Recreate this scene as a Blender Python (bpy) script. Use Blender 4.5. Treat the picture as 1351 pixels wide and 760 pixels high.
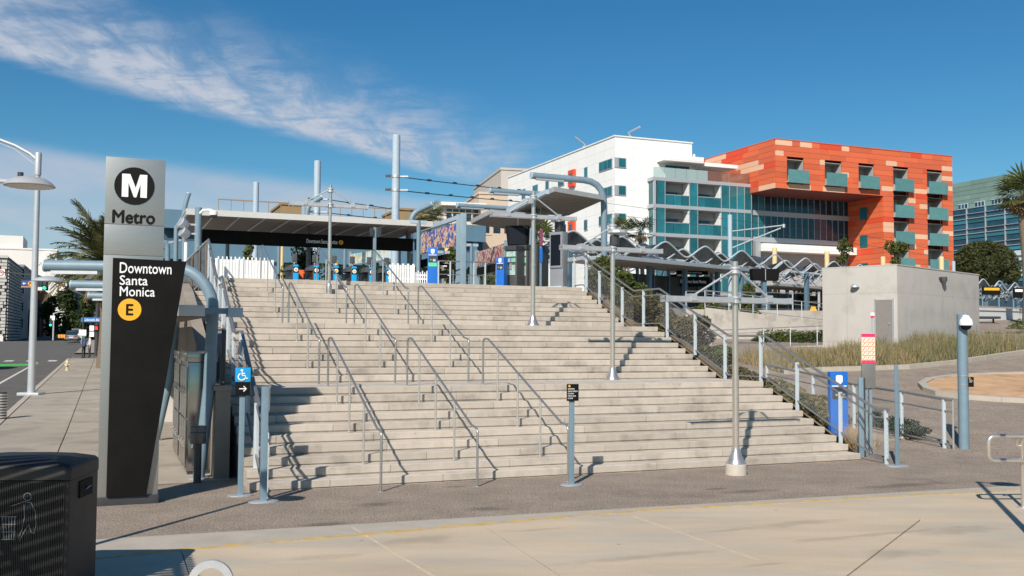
import bpy, bmesh, math, random
import numpy as np
from mathutils import Matrix, Vector
random.seed(7)
rad = math.radians
for o in list(bpy.data.objects): bpy.data.objects.remove(o)
SC = bpy.context.scene
COL = SC.collection

# ---------------------------------------------------------------- camera
FPX, PITCH, ROLL, CAMH = 1299.84, 0.0498, 0.0063, 2.5297      # focal length in photo pixels (1351 wide)
cd = bpy.data.cameras.new('camera'); cam = bpy.data.objects.new('camera', cd); COL.objects.link(cam)
cd.sensor_width = 36.0; cd.lens = 36.0*FPX/1351.0; cd.clip_start = 0.1; cd.clip_end = 3000
FW = Vector((0, math.cos(PITCH), math.sin(PITCH))); UP = Vector((0, -math.sin(PITCH), math.cos(PITCH))); RX = Vector((1, 0, 0))
CX = RX*math.cos(ROLL)+UP*math.sin(ROLL); CU = UP*math.cos(ROLL)-RX*math.sin(ROLL)
m = Matrix.Identity(4)
for i in range(3):
    m[i][0], m[i][1], m[i][2] = CX[i], CU[i], -FW[i]
m[2][3] = CAMH
cam.matrix_world = m
SC.camera = cam

# ---------------------------------------------------------------- sky, sun, exposure
SUN_AZ, SUN_EL = rad(198.3), rad(37.5)           # compass angle of the sun from +Y, clockwise
W = bpy.data.worlds.new('World'); SC.world = W; W.use_nodes = True
nt = W.node_tree; nt.nodes.clear(); N_ = nt.nodes.new; L_ = nt.links.new
out = N_('ShaderNodeOutputWorld'); bg = N_('ShaderNodeBackground'); bg.inputs['Strength'].default_value = 0.085
sky = N_('ShaderNodeTexSky'); sky.sky_type = 'NISHITA'; sky.sun_disc = False
sky.sun_elevation = SUN_EL; sky.sun_rotation = SUN_AZ; sky.altitude = 20; sky.air_density = 1.0; sky.dust_density = 0.5; sky.ozone_density = 3.0
tc = N_('ShaderNodeTexCoord'); sep = N_('ShaderNodeSeparateXYZ'); L_(tc.outputs['Generated'], sep.inputs[0])
def wm(op, a, b=None, c=None, clamp=False):
    n = N_('ShaderNodeMath'); n.operation = op; n.use_clamp = clamp
    for i, v in enumerate((a, b, c)):
        if v is None: continue
        if isinstance(v, (int, float)): n.inputs[i].default_value = v
        else: L_(v, n.inputs[i])
    return n.outputs[0]
def wsmooth(v, a, b):
    n = N_('ShaderNodeMapRange'); n.interpolation_type = 'SMOOTHERSTEP'; n.clamp = True
    L_(v, n.inputs['Value']); n.inputs['From Min'].default_value = a; n.inputs['From Max'].default_value = b
    return n.outputs[0]
zz = wm('MAXIMUM', sep.outputs['Z'], 0.0)
den = wm('ADD', zz, 0.1)
px_, py_ = wm('DIVIDE', sep.outputs['X'], den), wm('DIVIDE', sep.outputs['Y'], den)
cmb = N_('ShaderNodeCombineXYZ'); L_(px_, cmb.inputs[0]); L_(py_, cmb.inputs[1])      # plane of the cloud sheet
def wnoise(scale, detail, rough, rot, sc, dist=0.0, loc=(0, 0, 0)):
    mp = N_('ShaderNodeMapping'); L_(cmb.outputs[0], mp.inputs[0]); mp.inputs['Rotation'].default_value = (0, 0, rot)
    mp.inputs['Scale'].default_value = sc; mp.inputs['Location'].default_value = loc
    n = N_('ShaderNodeTexNoise'); L_(mp.outputs[0], n.inputs['Vector'])
    n.inputs['Scale'].default_value = scale; n.inputs['Detail'].default_value = detail; n.inputs['Roughness'].default_value = rough; n.inputs['Distortion'].default_value = dist
    return n.outputs['Fac']
warp = wm('MULTIPLY', wm('SUBTRACT', wnoise(1.6, 4, 0.6, 0, (1, 1, 1)), 0.5), 1.1)
# upper cirrus streak: sharp on its far side, combed out on the near side
def lin(a, b, c): return wm('ADD', wm('ADD', wm('MULTIPLY', px_, a), wm('MULTIPLY', py_, b)), c)
comb = wnoise(2.6, 10, 0.64, rad(-38), (2.6, 1.0, 1.0), 0.5)
fluff = wnoise(4.5, 10, 0.66, rad(15), (1.0, 1.6, 1.0), 0.3, (5, 2, 0))
dist = wm('ADD', lin(-0.77, 0.64, -0.77*1.33-0.64*2.5), wm('ADD', wm('MULTIPLY', warp, 0.16), wm('MULTIPLY', wm('SUBTRACT', fluff, 0.5), 0.22)))
along = lin(0.64, 0.77, 0.64*1.33-0.77*2.5)
streak = wm('MULTIPLY', wm('SUBTRACT', 1.0, wsmooth(dist, -0.10, 0.07)), wsmooth(dist, -0.80, 0.02))
streak = wm('MULTIPLY', streak, wm('SUBTRACT', 1.0, wsmooth(along, 1.2, 2.3)))
streak = wm('MULTIPLY', streak, wm('ADD', 0.34, wm('MULTIPLY', wm('MULTIPLY', wsmooth(comb, 0.30, 0.66), wsmooth(fluff, 0.25, 0.62)), 0.95)))
# lower veil of cloud to the left, towards the horizon
edge = wm('ADD', lin(-0.563, 0.826, -0.563*1.7-0.826*3.2), wm('MULTIPLY', warp, 0.22))
veil = wm('MULTIPLY', wsmooth(edge, -0.10, 0.22), wm('SUBTRACT', 1.0, wsmooth(px_, -0.55, 0.85)))
veil = wm('MULTIPLY', veil, wm('ADD', 0.66, wm('MULTIPLY', wsmooth(wnoise(1.3, 7, 0.55, rad(-40), (2.0, 1, 1), 0.3, (3, 1, 0)), 0.3, 0.7), 0.34)))
veil = wm('MULTIPLY', veil, 0.74)
cl = wm('MAXIMUM', wm('MULTIPLY', streak, 0.95), veil, clamp=True)
up_ = wsmooth(sep.outputs['Z'], 0.0, 0.03)
cl = wm('MULTIPLY', cl, up_)
hs = N_('ShaderNodeHueSaturation'); hs.inputs['Saturation'].default_value = 1.33; hs.inputs['Value'].default_value = 0.84
L_(sky.outputs[0], hs.inputs['Color'])
tint = N_('ShaderNodeMix'); tint.data_type = 'RGBA'; tint.blend_type = 'MULTIPLY'; tint.inputs['Factor'].default_value = 1.0; L_(hs.outputs[0], tint.inputs['A']); tint.inputs['B'].default_value = (0.70, 0.94, 0.93, 1)
mix = N_('ShaderNodeMix'); mix.data_type = 'RGBA'; L_(cl, mix.inputs['Factor']); L_(tint.outputs['Result'], mix.inputs['A']); mix.inputs['B'].default_value = (4.4, 4.85, 5.7, 1)
L_(mix.outputs['Result'], bg.inputs['Color']); L_(bg.outputs[0], out.inputs[0])
sl = bpy.data.lights.new('sun', 'SUN'); sl.energy = 4.2; sl.angle = rad(0.53); sl.color = (1.0, 0.93, 0.83)
so = bpy.data.objects.new('sun', sl); COL.objects.link(so)
sdir = Vector((math.sin(SUN_AZ)*math.cos(SUN_EL), math.cos(SUN_AZ)*math.cos(SUN_EL), math.sin(SUN_EL)))
so.rotation_euler = sdir.to_track_quat('Z', 'Y').to_euler(); so.location = sdir*80
vs = SC.view_settings; vs.view_transform = 'Standard'; vs.look = 'None'; vs.exposure = 0.45; vs.gamma = 1.0; vs.use_curve_mapping = False

# ---------------------------------------------------------------- site frame: stair axis
TH, X0, Y0, TREAD, LAND, RIS = 0.3886, 7.3065, 20.7406, 0.3647, 1.9966, 0.15
cT, sT = math.cos(TH), math.sin(TH)
U = Vector((cT, sT, 0)); NN = Vector((-sT, cT, 0)); ORG = Vector((X0, Y0, 0))
def S(s, d, z=0.0):                   # s metres to the left of the stairs' right edge, d metres behind the bottom riser
    return ORG - U*s + NN*d + Vector((0, 0, z))
def ray(x, y): return FW + CX*((x-675.5)/FPX) + CU*((380-y)/FPX)
CAMP = Vector((0, 0, CAMH))
def G(x, y, z=0.0):
    r = ray(x, y); return CAMP + r*((z-CAMH)/r.z)
def D(x, y, Y):
    r = ray(x, y); return CAMP + r*(Y/r.y)
def sd(p):
    q = Vector(p)-ORG; return (-(q.dot(U)), q.dot(NN))
def Pd(x, y, d):                      # point of a photo ray on the upright plane d = const -> (s, z)
    r = ray(x, y); t = (d-(CAMP-ORG).dot(NN))/r.dot(NN); p = CAMP+r*t
    return (sd(p)[0], p.z)
def Ps(x, y, s):                      # on the upright plane s = const -> (d, z)
    r = ray(x, y); t = (-s-(CAMP-ORG).dot(U))/r.dot(U); p = CAMP+r*t
    return (sd(p)[1], p.z)
def dk(k): return (k-1)*TREAD+((LAND-TREAD) if k > 10 else 0)+((LAND-TREAD) if k > 19 else 0)
TOPZ = 28*RIS
def stair_z(d):
    z = 0
    for k in range(1, 29):
        if d >= dk(k)-1e-6: z = k*RIS
    return z
def slope_z(d):                       # line through the nosings, flat on the landings
    pts = [(-9, 0), (dk(1)-TREAD, 0.0), (dk(10), 10*RIS), (dk(11)-TREAD, 10*RIS), (dk(19), 19*RIS), (dk(20)-TREAD, 19*RIS), (dk(28), TOPZ), (99, TOPZ)]
    for (a, za), (b, zb) in zip(pts, pts[1:]):
        if d <= b: return za+(zb-za)*(d-a)/(b-a)
    return TOPZ
def street_z(d): return 0.011*max(0.0, d-12)
def drive_z(Y): return max(0.0, 0.076*(Y-22.5))

# ---------------------------------------------------------------- materials
MAT = {}
def mat(name, col, rough=0.6, metal=0.0, var=0.0, vscale=4.0, bump=0.0, bscale=60.0, rnd=0.0, col2=None, c2s=3.0, c2lo=0.5, c2hi=0.65, stretch=None, spec=0.5, alpha=None, emit=None, coord='Object', trans=0.0, wear=None):
    if name in MAT: return MAT[name]
    M = bpy.data.materials.new(name); M.use_nodes = True; t = M.node_tree; b = t.nodes['Principled BSDF']
    b.inputs['Roughness'].default_value = rough; b.inputs['Metallic'].default_value = metal; b.inputs['Specular IOR Level'].default_value = spec
    new, lk = t.nodes.new, t.links.new
    c = new('ShaderNodeRGB'); c.outputs[0].default_value = (*col, 1); cur = c.outputs[0]
    tcn = new('ShaderNodeTexCoord'); vec = tcn.outputs[coord]
    if coord == 'World':
        pass
    if stretch:
        mp = new('ShaderNodeMapping'); lk(vec, mp.inputs[0]); mp.inputs['Scale'].default_value = stretch; vec2 = mp.outputs[0]
    else: vec2 = vec
    def noise(sc, det=6, ro=0.6, v=None):
        n = new('ShaderNodeTexNoise'); lk(v if v is not None else vec2, n.inputs['Vector']); n.inputs['Scale'].default_value = sc; n.inputs['Detail'].default_value = det; n.inputs['Roughness'].default_value = ro
        return n.outputs['Fac']
    if col2 is not None:
        r = new('ShaderNodeMapRange'); r.interpolation_type = 'SMOOTHSTEP'; lk(noise(c2s), r.inputs[0]); r.inputs[1].default_value = c2lo; r.inputs[2].default_value = c2hi
        mx = new('ShaderNodeMix'); mx.data_type = 'RGBA'; lk(r.outputs[0], mx.inputs['Factor']); lk(cur, mx.inputs['A']); mx.inputs['B'].default_value = (*col2, 1); cur = mx.outputs['Result']
    f = None
    if var:
        r = new('ShaderNodeMapRange'); lk(noise(vscale, 8, 0.65), r.inputs[0]); r.inputs[1].default_value = 0.28; r.inputs[2].default_value = 0.72; r.inputs[3].default_value = 1-var; r.inputs[4].default_value = 1+var; f = r.outputs[0]
    if rnd:
        oi = new('ShaderNodeObjectInfo'); r = new('ShaderNodeMapRange'); lk(oi.outputs['Random'], r.inputs[0]); r.inputs[3].default_value = 1-rnd; r.inputs[4].default_value = 1+rnd
        if f is None: f = r.outputs[0]
        else:
            mm = new('ShaderNodeMath'); mm.operation = 'MULTIPLY'; lk(f, mm.inputs[0]); lk(r.outputs[0], mm.inputs[1]); f = mm.outputs[0]
    if f is not None:
        vm = new('ShaderNodeVectorMath'); vm.operation = 'SCALE'; lk(cur, vm.inputs[0]); lk(f, vm.inputs['Scale']); cur = vm.outputs[0]
    lk(cur, b.inputs['Base Color'])
    if bump:
        bn = new('ShaderNodeBump'); bn.inputs['Strength'].default_value = bump; bn.inputs['Distance'].default_value = 0.02
        lk(noise(bscale, 6, 0.7), bn.inputs['Height']); lk(bn.outputs[0], b.inputs['Normal'])
    if alpha is not None: b.inputs['Alpha'].default_value = alpha
    if trans: b.inputs['Transmission Weight'].default_value = trans
    if emit:
        b.inputs['Emission Color'].default_value = (*emit[0], 1); b.inputs['Emission Strength'].default_value = emit[1]
    MAT[name] = M; return M
def srgb(r, g, b):
    f = lambda v: (v/255/12.92 if v/255 <= 0.04045 else ((v/255+0.055)/1.055)**2.4)
    return (f(r), f(g), f(b))
STEEL = mat('stainless_steel', (0.56, 0.535, 0.50), 0.36, 0.62, 0.10, 8, 0.05, 90)
MASTM = mat('mast_steel', (0.62, 0.565, 0.51), 0.28, 0.78, 0.10, 8, 0.04, 90)
RAILM = mat('rail_steel', (0.30, 0.30, 0.305), 0.40, 0.65, 0.12, 9)
GALV = mat('galvanised_steel', (0.50, 0.52, 0.54), 0.55, 0.6, 0.12, 6)
PALE = mat('pale_painted_steel', (0.52, 0.58, 0.62), 0.5, 0.1, 0.06, 5)
BLUE = mat('blue_grey_paint', (0.16, 0.235, 0.285), 0.48, 0.0, 0.10, 4, 0.05, 30)
BLUEL = mat('light_blue_paint', (0.37, 0.45, 0.52), 0.5, 0.0, 0.08, 3)
BLACK = mat('black_panel', (0.011, 0.0105, 0.0105), 0.8, 0.0, 0.2, 3, 0.02, 120, spec=0.06)
DARK = mat('dark_grey_metal', (0.055, 0.057, 0.06), 0.45, 0.3, 0.2, 5)
WHITE = mat('white_paint', (0.78, 0.77, 0.75), 0.6, 0.0, 0.05, 4)
INK = mat('white_lettering', (0.80, 0.80, 0.80), 0.6)
BLACKINK = mat('black_lettering', (0.012, 0.012, 0.012), 0.7, spec=0.1)
GOLD = mat('gold_disc', (0.82, 0.40, 0.02), 0.5)
CONC = mat('grey_concrete', (0.42, 0.39, 0.35), 0.9, 0, 0.12, 1.2, 0.15, 40, col2=(0.33, 0.30, 0.27), c2s=0.9)
SIGNBLUE = mat('sign_blue', (0.01, 0.13, 0.50), 0.45, 0, 0.08, 3)
CYAN = mat('sign_cyan', (0.01, 0.30, 0.62), 0.45)
SCREEN = mat('screen_black', (0.008, 0.010, 0.016), 0.35, spec=0.15)
GLASSD = mat('dark_glass', (0.02, 0.035, 0.045), 0.08, 0.0, spec=0.8)
GLASST2 = mat('shaded_teal_glass', (0.006, 0.055, 0.085), 0.10, 0.0, 0.4, 0.4, rnd=0.45, spec=0.6)  # copy of the teal glass with the overhang's shade in its colour
GLASST = mat('teal_glass', (0.016, 0.125, 0.150), 0.10, 0.0, 0.35, 0.5, rnd=0.30, spec=0.7)

# ---------------------------------------------------------------- mesh builder
class MB:
    def __init__(self): self.v = []; self.f = []
    def add(self, vs, fs):
        o = len(self.v); self.v += [tuple(v) for v in vs]; self.f += [tuple(i+o for i in f) for f in fs]; return self
    def box(self, x0, x1, y0, y1, z0, z1, M=None):
        vs = [Vector(p) for p in ((x0, y0, z0), (x1, y0, z0), (x1, y1, z0), (x0, y1, z0), (x0, y0, z1), (x1, y0, z1), (x1, y1, z1), (x0, y1, z1))]
        if M is not None: vs = [M @ v for v in vs]
        return self.add(vs, [(0, 3, 2, 1), (4, 5, 6, 7), (0, 1, 5, 4), (1, 2, 6, 5), (2, 3, 7, 6), (3, 0, 4, 7)])
    def tube(self, pts, r, n=8, cap=True, flat=None):
        P = [Vector(p) for p in pts]; rs = r if isinstance(r, (list, tuple)) else [r]*len(P)
        T = []
        for i in range(len(P)):
            a = (P[i]-P[i-1]).normalized() if i > 0 else None; b = (P[i+1]-P[i]).normalized() if i < len(P)-1 else None
            t = a if b is None else b if a is None else (a+b)
            T.append(t.normalized() if t.length > 1e-6 else (a or b))
        x = T[0].orthogonal().normalized() if abs(T[0].z) > 0.99 or True else None
        if abs(T[0].z) < 0.95: x = T[0].cross(Vector((0, 0, 1))).normalized()
        vs = []; fs = []
        for i, p in enumerate(P):
            if i > 0:
                q = T[i-1].rotation_difference(T[i]); x = (q @ x); x = (x-T[i]*x.dot(T[i])).normalized()
            y = T[i].cross(x); k = 1.0
            if 0 < i < len(P)-1:
                c = T[i].dot((P[i+1]-P[i]).normalized()); k = 1/max(0.5, c)
            for j in range(n):
                a = 2*math.pi*(j+0.5)/n; vs.append(p+x*(math.cos(a)*rs[i])+y*(math.sin(a)*rs[i]))
        for i in range(len(P)-1):
            for j in range(n):
                fs.append((i*n+j, i*n+(j+1) % n, (i+1)*n+(j+1) % n, (i+1)*n+j))
        if cap: fs += [tuple(reversed(range(n))), tuple(range((len(P)-1)*n, len(P)*n))]
        return self.add(vs, fs)
    def lathe(self, prof, n=16, c=(0, 0, 0), M=None, cap=True):
        vs = []; fs = []
        for r, z in prof:
            for j in range(n):
                a = 2*math.pi*j/n; p = Vector((r*math.cos(a), r*math.sin(a), z))
                vs.append((M @ p if M is not None else p)+Vector(c))
        for i in range(len(prof)-1):
            for j in range(n): fs.append((i*n+j, i*n+(j+1) % n, (i+1)*n+(j+1) % n, (i+1)*n+j))
        if cap: fs += [tuple(reversed(range(n))), tuple(range((len(prof)-1)*n, len(prof)*n))]
        return self.add(vs, fs)
    def prism(self, poly, y0, y1):           # poly in (x,z), extruded along y
        n = len(poly); vs = [(x, y0, z) for x, z in poly]+[(x, y1, z) for x, z in poly]
        a = sum(poly[i][0]*poly[(i+1) % n][1]-poly[(i+1) % n][0]*poly[i][1] for i in range(n))
        fs = [tuple(range(n)), tuple(reversed(range(n, 2*n)))]+[(i, i+n, (i+1) % n+n, (i+1) % n) for i in range(n)]
        if a < 0: fs = [tuple(reversed(f)) for f in fs]
        return self.add(vs, fs)
    def slab(self, poly, z0, z1):            # poly in (x,y), extruded along z; z1 may be callable
        n = len(poly); top = [(x, y, z1(x, y) if callable(z1) else z1) for x, y in poly]; bot = [(x, y, z0(x, y) if callable(z0) else z0) for x, y in poly]
        a = sum(poly[i][0]*poly[(i+1) % n][1]-poly[(i+1) % n][0]*poly[i][1] for i in range(n))
        fs = [tuple(reversed(range(n))), tuple(range(n, 2*n))]+[(i, (i+1) % n, (i+1) % n+n, i+n) for i in range(n)]
        if a < 0: fs = [tuple(reversed(f)) for f in fs]
        return self.add(bot+top, fs)
    def mesh(self, name):
        me = bpy.data.meshes.new(name); me.from_pydata(self.v, [], self.f); me.update(); return me
    def obj(self, name, material, parent=None, smooth=False, bevel=0.0):
        me = self.mesh(name)
        if bevel:
            b = bmesh.new(); b.from_mesh(me); bmesh.ops.bevel(b, geom=[e for e in b.edges if e.calc_face_angle(0) > 0.5], offset=bevel, segments=2, profile=0.7, affect='EDGES'); b.to_mesh(me); b.free()
        if smooth or bevel:
            me.shade_smooth(); me.set_sharp_from_angle(angle=rad(38))
        return link(name, me, material, parent)
def link(name, me, material, parent=None):
    o = bpy.data.objects.new(name, me); COL.objects.link(o)
    if material is not None and not me.materials: me.materials.append(material)
    if parent is not None: o.parent = parent
    return o
def tag(o, label, cat, group=None):
    o['label'] = label; o['category'] = cat
    if group: o['group'] = group
    return o
def thing(name, label, cat, loc=(0, 0, 0), rotz=0.0, group=None):
    o = bpy.data.objects.new(name, None); COL.objects.link(o); o.location = loc; o.rotation_euler = (0, 0, rotz); o.empty_display_size = 0.2
    return tag(o, label, cat, group)
def structure(o): o['kind'] = 'structure'; return o
def stuff(o): o['kind'] = 'stuff'; return o
def root_structure(name, loc=(0, 0, 0), rotz=0.0):
    o = bpy.data.objects.new(name, None); COL.objects.link(o); o.location = loc; o.rotation_euler = (0, 0, rotz); return structure(o)
def dup(root, loc, rotz, label=None, scale=None):
    def cp(o, par):
        c = o.copy(); COL.objects.link(c); c.parent = par
        for ch in [q for q in bpy.data.objects if q.parent == o and q.name not in done]:
            done.add(cp(ch, c).name)
        return c
    done = set(); r = cp(root, None); r.location = loc; r.rotation_euler = (0, 0, rotz)
    if label: r['label'] = label
    if scale: r.scale = (scale,)*3
    return r
def arc(c, r, a0, a1, n, ux, uy):            # points of an arc in the plane ux,uy
    c = Vector(c); ux = Vector(ux); uy = Vector(uy)
    return [c+ux*(r*math.cos(a0+(a1-a0)*i/n))+uy*(r*math.sin(a0+(a1-a0)*i/n)) for i in range(n+1)]
def text(name, body, material, parent, x, z, w=None, h=None, y=0.0, bold=0.0, thick=0.004, align='L', M=None):
    """flat lettering in the local xz plane facing -y; (x,z) lower left corner (or centre), fitted to width w and cap height h"""
    cu = bpy.data.curves.new('txt', 'FONT'); cu.body = body; cu.size = 1.0; cu.resolution_u = 3; cu.space_line = 0.95
    to = bpy.data.objects.new('txt', cu); COL.objects.link(to); dg = bpy.context.evaluated_depsgraph_get(); me = bpy.data.meshes.new_from_object(to.evaluated_get(dg))
    bpy.data.objects.remove(to); bpy.data.curves.remove(cu)
    vs = np.array([v.co[:] for v in me.vertices]); mn, mxx = vs.min(0), vs.max(0); sz = mxx-mn
    sx = w/sz[0] if w else None; sy = h/sz[1] if h else None
    sx = sx or sy; sy = sy or sx
    ox = x if align == 'L' else x-sz[0]*sx/2; oz = z if align == 'L' else z-sz[1]*sy/2
    polys = [tuple(p.vertices) for p in me.polygons]; b = MB()
    for k, (ex, ez) in enumerate(((0, 0), (1, 0.3), (-1, -0.3), (0.3, 1), (-0.3, -1)) if bold else ((0, 0),)):      # heavy strokes: stepped copies
        b.add([(ox+(v[0]-mn[0]+ex*bold)*sx, y-k*0.0006, oz+(v[1]-mn[1]+ez*bold)*sy) for v in vs], polys)
    bpy.data.meshes.remove(me)
    return b.obj(name, material, parent)
def disc(name, material, parent, x, z, r, y, t=0.006, n=28):
    poly = [(x+r*math.cos(2*math.pi*i/n), z+r*math.sin(2*math.pi*i/n)) for i in range(n)]
    return MB().prism(poly, y-t, y).obj(name, material, parent)

# ================================================================ GROUND
ASPH = mat('plaza_asphalt', (0.27, 0.215, 0.168), 0.92, 0, 0.20, 1.1, 0.5, 130, col2=(0.185, 0.148, 0.118), c2s=0.35, c2lo=0.56, c2hi=0.72)
def speckle(M, scale, lo, hi, dark):
    t = M.node_tree; b = t.nodes['Principled BSDF']; src = b.inputs['Base Color'].links[0].from_socket
    v = t.nodes.new('ShaderNodeTexNoise'); v.inputs['Scale'].default_value = scale; v.inputs['Detail'].default_value = 2
    tcn = t.nodes.new('ShaderNodeTexCoord'); t.links.new(tcn.outputs['Object'], v.inputs['Vector'])
    r = t.nodes.new('ShaderNodeMapRange'); t.links.new(v.outputs['Fac'], r.inputs[0]); r.inputs[1].default_value = lo; r.inputs[2].default_value = hi; r.inputs[3].default_value = dark; r.inputs[4].default_value = 2-dark
    s = t.nodes.new('ShaderNodeVectorMath'); s.operation = 'SCALE'; t.links.new(src, s.inputs[0]); t.links.new(r.outputs[0], s.inputs['Scale']); t.links.new(s.outputs[0], b.inputs['Base Color'])
def blotch(M, pts, dark, coord='Object'):
    """fixed oil spots and stains: soft discs at given object coordinates with ragged rims"""
    t = M.node_tree; b = t.nodes['Principled BSDF']; new, lk = t.nodes.new, t.links.new
    cur = b.inputs['Base Color'].links[0].from_socket; tcn = new('ShaderNodeTexCoord')
    nz = new('ShaderNodeTexNoise'); nz.inputs['Scale'].default_value = 2.6; nz.inputs['Detail'].default_value = 6; lk(tcn.outputs[coord], nz.inputs['Vector'])
    for (x, y, rx, ry) in pts:
        mp = new('ShaderNodeMapping'); mp.vector_type = 'TEXTURE'; mp.inputs['Location'].default_value = (x, y, 0); mp.inputs['Rotation'].default_value = (0, 0, TH); mp.inputs['Scale'].default_value = (rx, ry, 50); lk(tcn.outputs[coord], mp.inputs[0])
        ln = new('ShaderNodeVectorMath'); ln.operation = 'LENGTH'; lk(mp.outputs[0], ln.inputs[0])
        ad = new('ShaderNodeMath'); ad.operation = 'MULTIPLY_ADD'; lk(nz.outputs['Fac'], ad.inputs[0]); ad.inputs[1].default_value = 1.6; lk(ln.outputs['Value'], ad.inputs[2])
        r = new('ShaderNodeMapRange'); r.interpolation_type = 'SMOOTHSTEP'; lk(ad.outputs[0], r.inputs[0]); r.inputs[1].default_value = 0.9; r.inputs[2].default_value = 1.75; r.inputs[3].default_value = dark; r.inputs[4].default_value = 1.0
        s = new('ShaderNodeVectorMath'); s.operation = 'SCALE'; lk(cur, s.inputs[0]); lk(r.outputs[0], s.inputs['Scale']); cur = s.outputs[0]
    lk(cur, b.inputs['Base Color'])
def gum(M, scale, size, dark, keep=0.35):
    """scattered small round spots of old gum and oil"""
    t = M.node_tree; b = t.nodes['Principled BSDF']; new, lk = t.nodes.new, t.links.new; cur = b.inputs['Base Color'].links[0].from_socket
    geo = new('ShaderNodeNewGeometry'); v = new('ShaderNodeTexVoronoi'); v.voronoi_dimensions = '3D'; v.inputs['Scale'].default_value = scale; lk(geo.outputs['Position'], v.inputs['Vector'])
    sp = new('ShaderNodeSeparateColor'); lk(v.outputs['Color'], sp.inputs[0])
    th = new('ShaderNodeMath'); th.operation = 'MULTIPLY'; lk(sp.outputs[1], th.inputs[0]); th.inputs[1].default_value = size
    lt = new('ShaderNodeMath'); lt.operation = 'LESS_THAN'; lk(v.outputs['Distance'], lt.inputs[0]); lk(th.outputs[0], lt.inputs[1])
    kp = new('ShaderNodeMath'); kp.operation = 'LESS_THAN'; lk(sp.outputs[0], kp.inputs[0]); kp.inputs[1].default_value = keep
    mm = new('ShaderNodeMath'); mm.operation = 'MULTIPLY'; lk(lt.outputs[0], mm.inputs[0]); lk(kp.outputs[0], mm.inputs[1])
    ad = new('ShaderNodeMath'); ad.operation = 'MULTIPLY_ADD'; lk(mm.outputs[0], ad.inputs[0]); ad.inputs[1].default_value = dark-1; ad.inputs[2].default_value = 1.0
    s = new('ShaderNodeVectorMath'); s.operation = 'SCALE'; lk(cur, s.inputs[0]); lk(ad.outputs[0], s.inputs['Scale']); lk(s.outputs[0], b.inputs['Base Color'])
speckle(ASPH, 34, 0.35, 0.65, 0.60); speckle(ASPH, 9, 0.3, 0.7, 0.92)
blotch(ASPH, [(*G(x, y)[:2], rx, ry) for x, y, rx, ry in ((640, 672, 0.55, 0.28), (500, 665, 0.6, 0.22), (985, 648, 1.1, 0.25), (945, 645, 0.35, 0.12), (600, 642, 0.4, 0.15), (430, 692, 0.5, 0.2), (1200, 640, 1.5, 0.25))], 0.62)
PADM = mat('foreground_concrete', (0.505, 0.405, 0.29), 0.88, 0, 0.15, 0.8, 0.22, 60, col2=(0.425, 0.375, 0.305), c2s=1.1, c2lo=0.42, c2hi=0.72, stretch=(0.33, 1.0, 1.0))
speckle(PADM, 50, 0.3, 0.7, 0.93)
blotch(PADM, [(*G(x, y)[:2], rx, ry) for x, y, rx, ry in ((1060, 690, 1.2, 0.25), (1180, 730, 1.0, 0.3), (560, 712, 0.8, 0.35), (1160, 705, 2.0, 0.12), (850, 735, 1.4, 0.16), (1265, 700, 0.9, 0.3), (700, 700, 0.5, 0.08), (420, 735, 0.7, 0.2), (960, 700, 0.6, 0.07), (1010, 745, 0.5, 0.1))], 0.80)
gum(PADM, 1.6, 0.085, 0.62)
KERBM = mat('kerb_concrete', (0.40, 0.355, 0.295), 0.9, 0, 0.12, 2.0, 0.2, 50)
WALKM = mat('sidewalk_concrete', (0.335, 0.290, 0.238), 0.9, 0, 0.12, 1.3, 0.2, 45, rnd=0.08, col2=(0.26, 0.23, 0.19), c2s=0.8)
ROADM = mat('road_asphalt', (0.105, 0.095, 0.085), 0.9, 0, 0.2, 0.6, 0.4, 90)
DRIVM = ASPH
YEL = mat('worn_yellow_paint', (0.52, 0.35, 0.11), 0.8, 0, 0.2, 6, col2=(0.44, 0.35, 0.24), c2s=4.0, c2lo=0.42, c2hi=0.6)

g = MB(); R_ = 1400
g.add([(-R_, -R_, -0.45), (R_, -R_, -0.45), (R_, R_, -0.45), (-R_, R_, -0.45)], [(0, 1, 2, 3)])
structure(g.obj('ground', mat('far_ground', (0.16, 0.14, 0.115), 0.95, 0, 0.2, 0.05)))

def kerb_d(s): return -3.09-0.043*(14.7-s)
def sdpoly(pts, z0, z1, name, material, parent=None):
    P = [S(s, d) for s, d in pts]
    return MB().slab([(p.x, p.y) for p in P], z0, z1).obj(name, material, parent)
# flat asphalt between the kerb and the stairs
structure(sdpoly([(14.95, kerb_d(14.95)), (14.95, 1.25), (13.81, 1.26), (12.44, 1.8), (0, 1.8), (0, kerb_d(0))], -0.2, 0.0, 'asphalt_plaza', ASPH))
# asphalt drive that climbs to the right of the stairs
b = MB(); nx, ny = 40, 60; vs = []
for j in range(ny+1):
    for i in range(nx+1):
        s = -70*(i/nx)**1.6; k0 = kerb_d(s); d = k0+(62-k0)*(j/ny)**1.3; p = S(s, d)
        lo = drive_z(p.y)
        if 21 < p.y < 24.5: lo = 0.076*0.5*max(0, (p.y-21))**2/3.5
        vs.append((p.x, p.y, lo))
b.add(vs, [(j*(nx+1)+i+1, j*(nx+1)+i, (j+1)*(nx+1)+i, (j+1)*(nx+1)+i+1) for j in range(ny) for i in range(nx)])
o = structure(b.obj('driveway', ASPH)); o.data.shade_smooth()
# kerb strip and the concrete pad in the foreground

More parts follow.
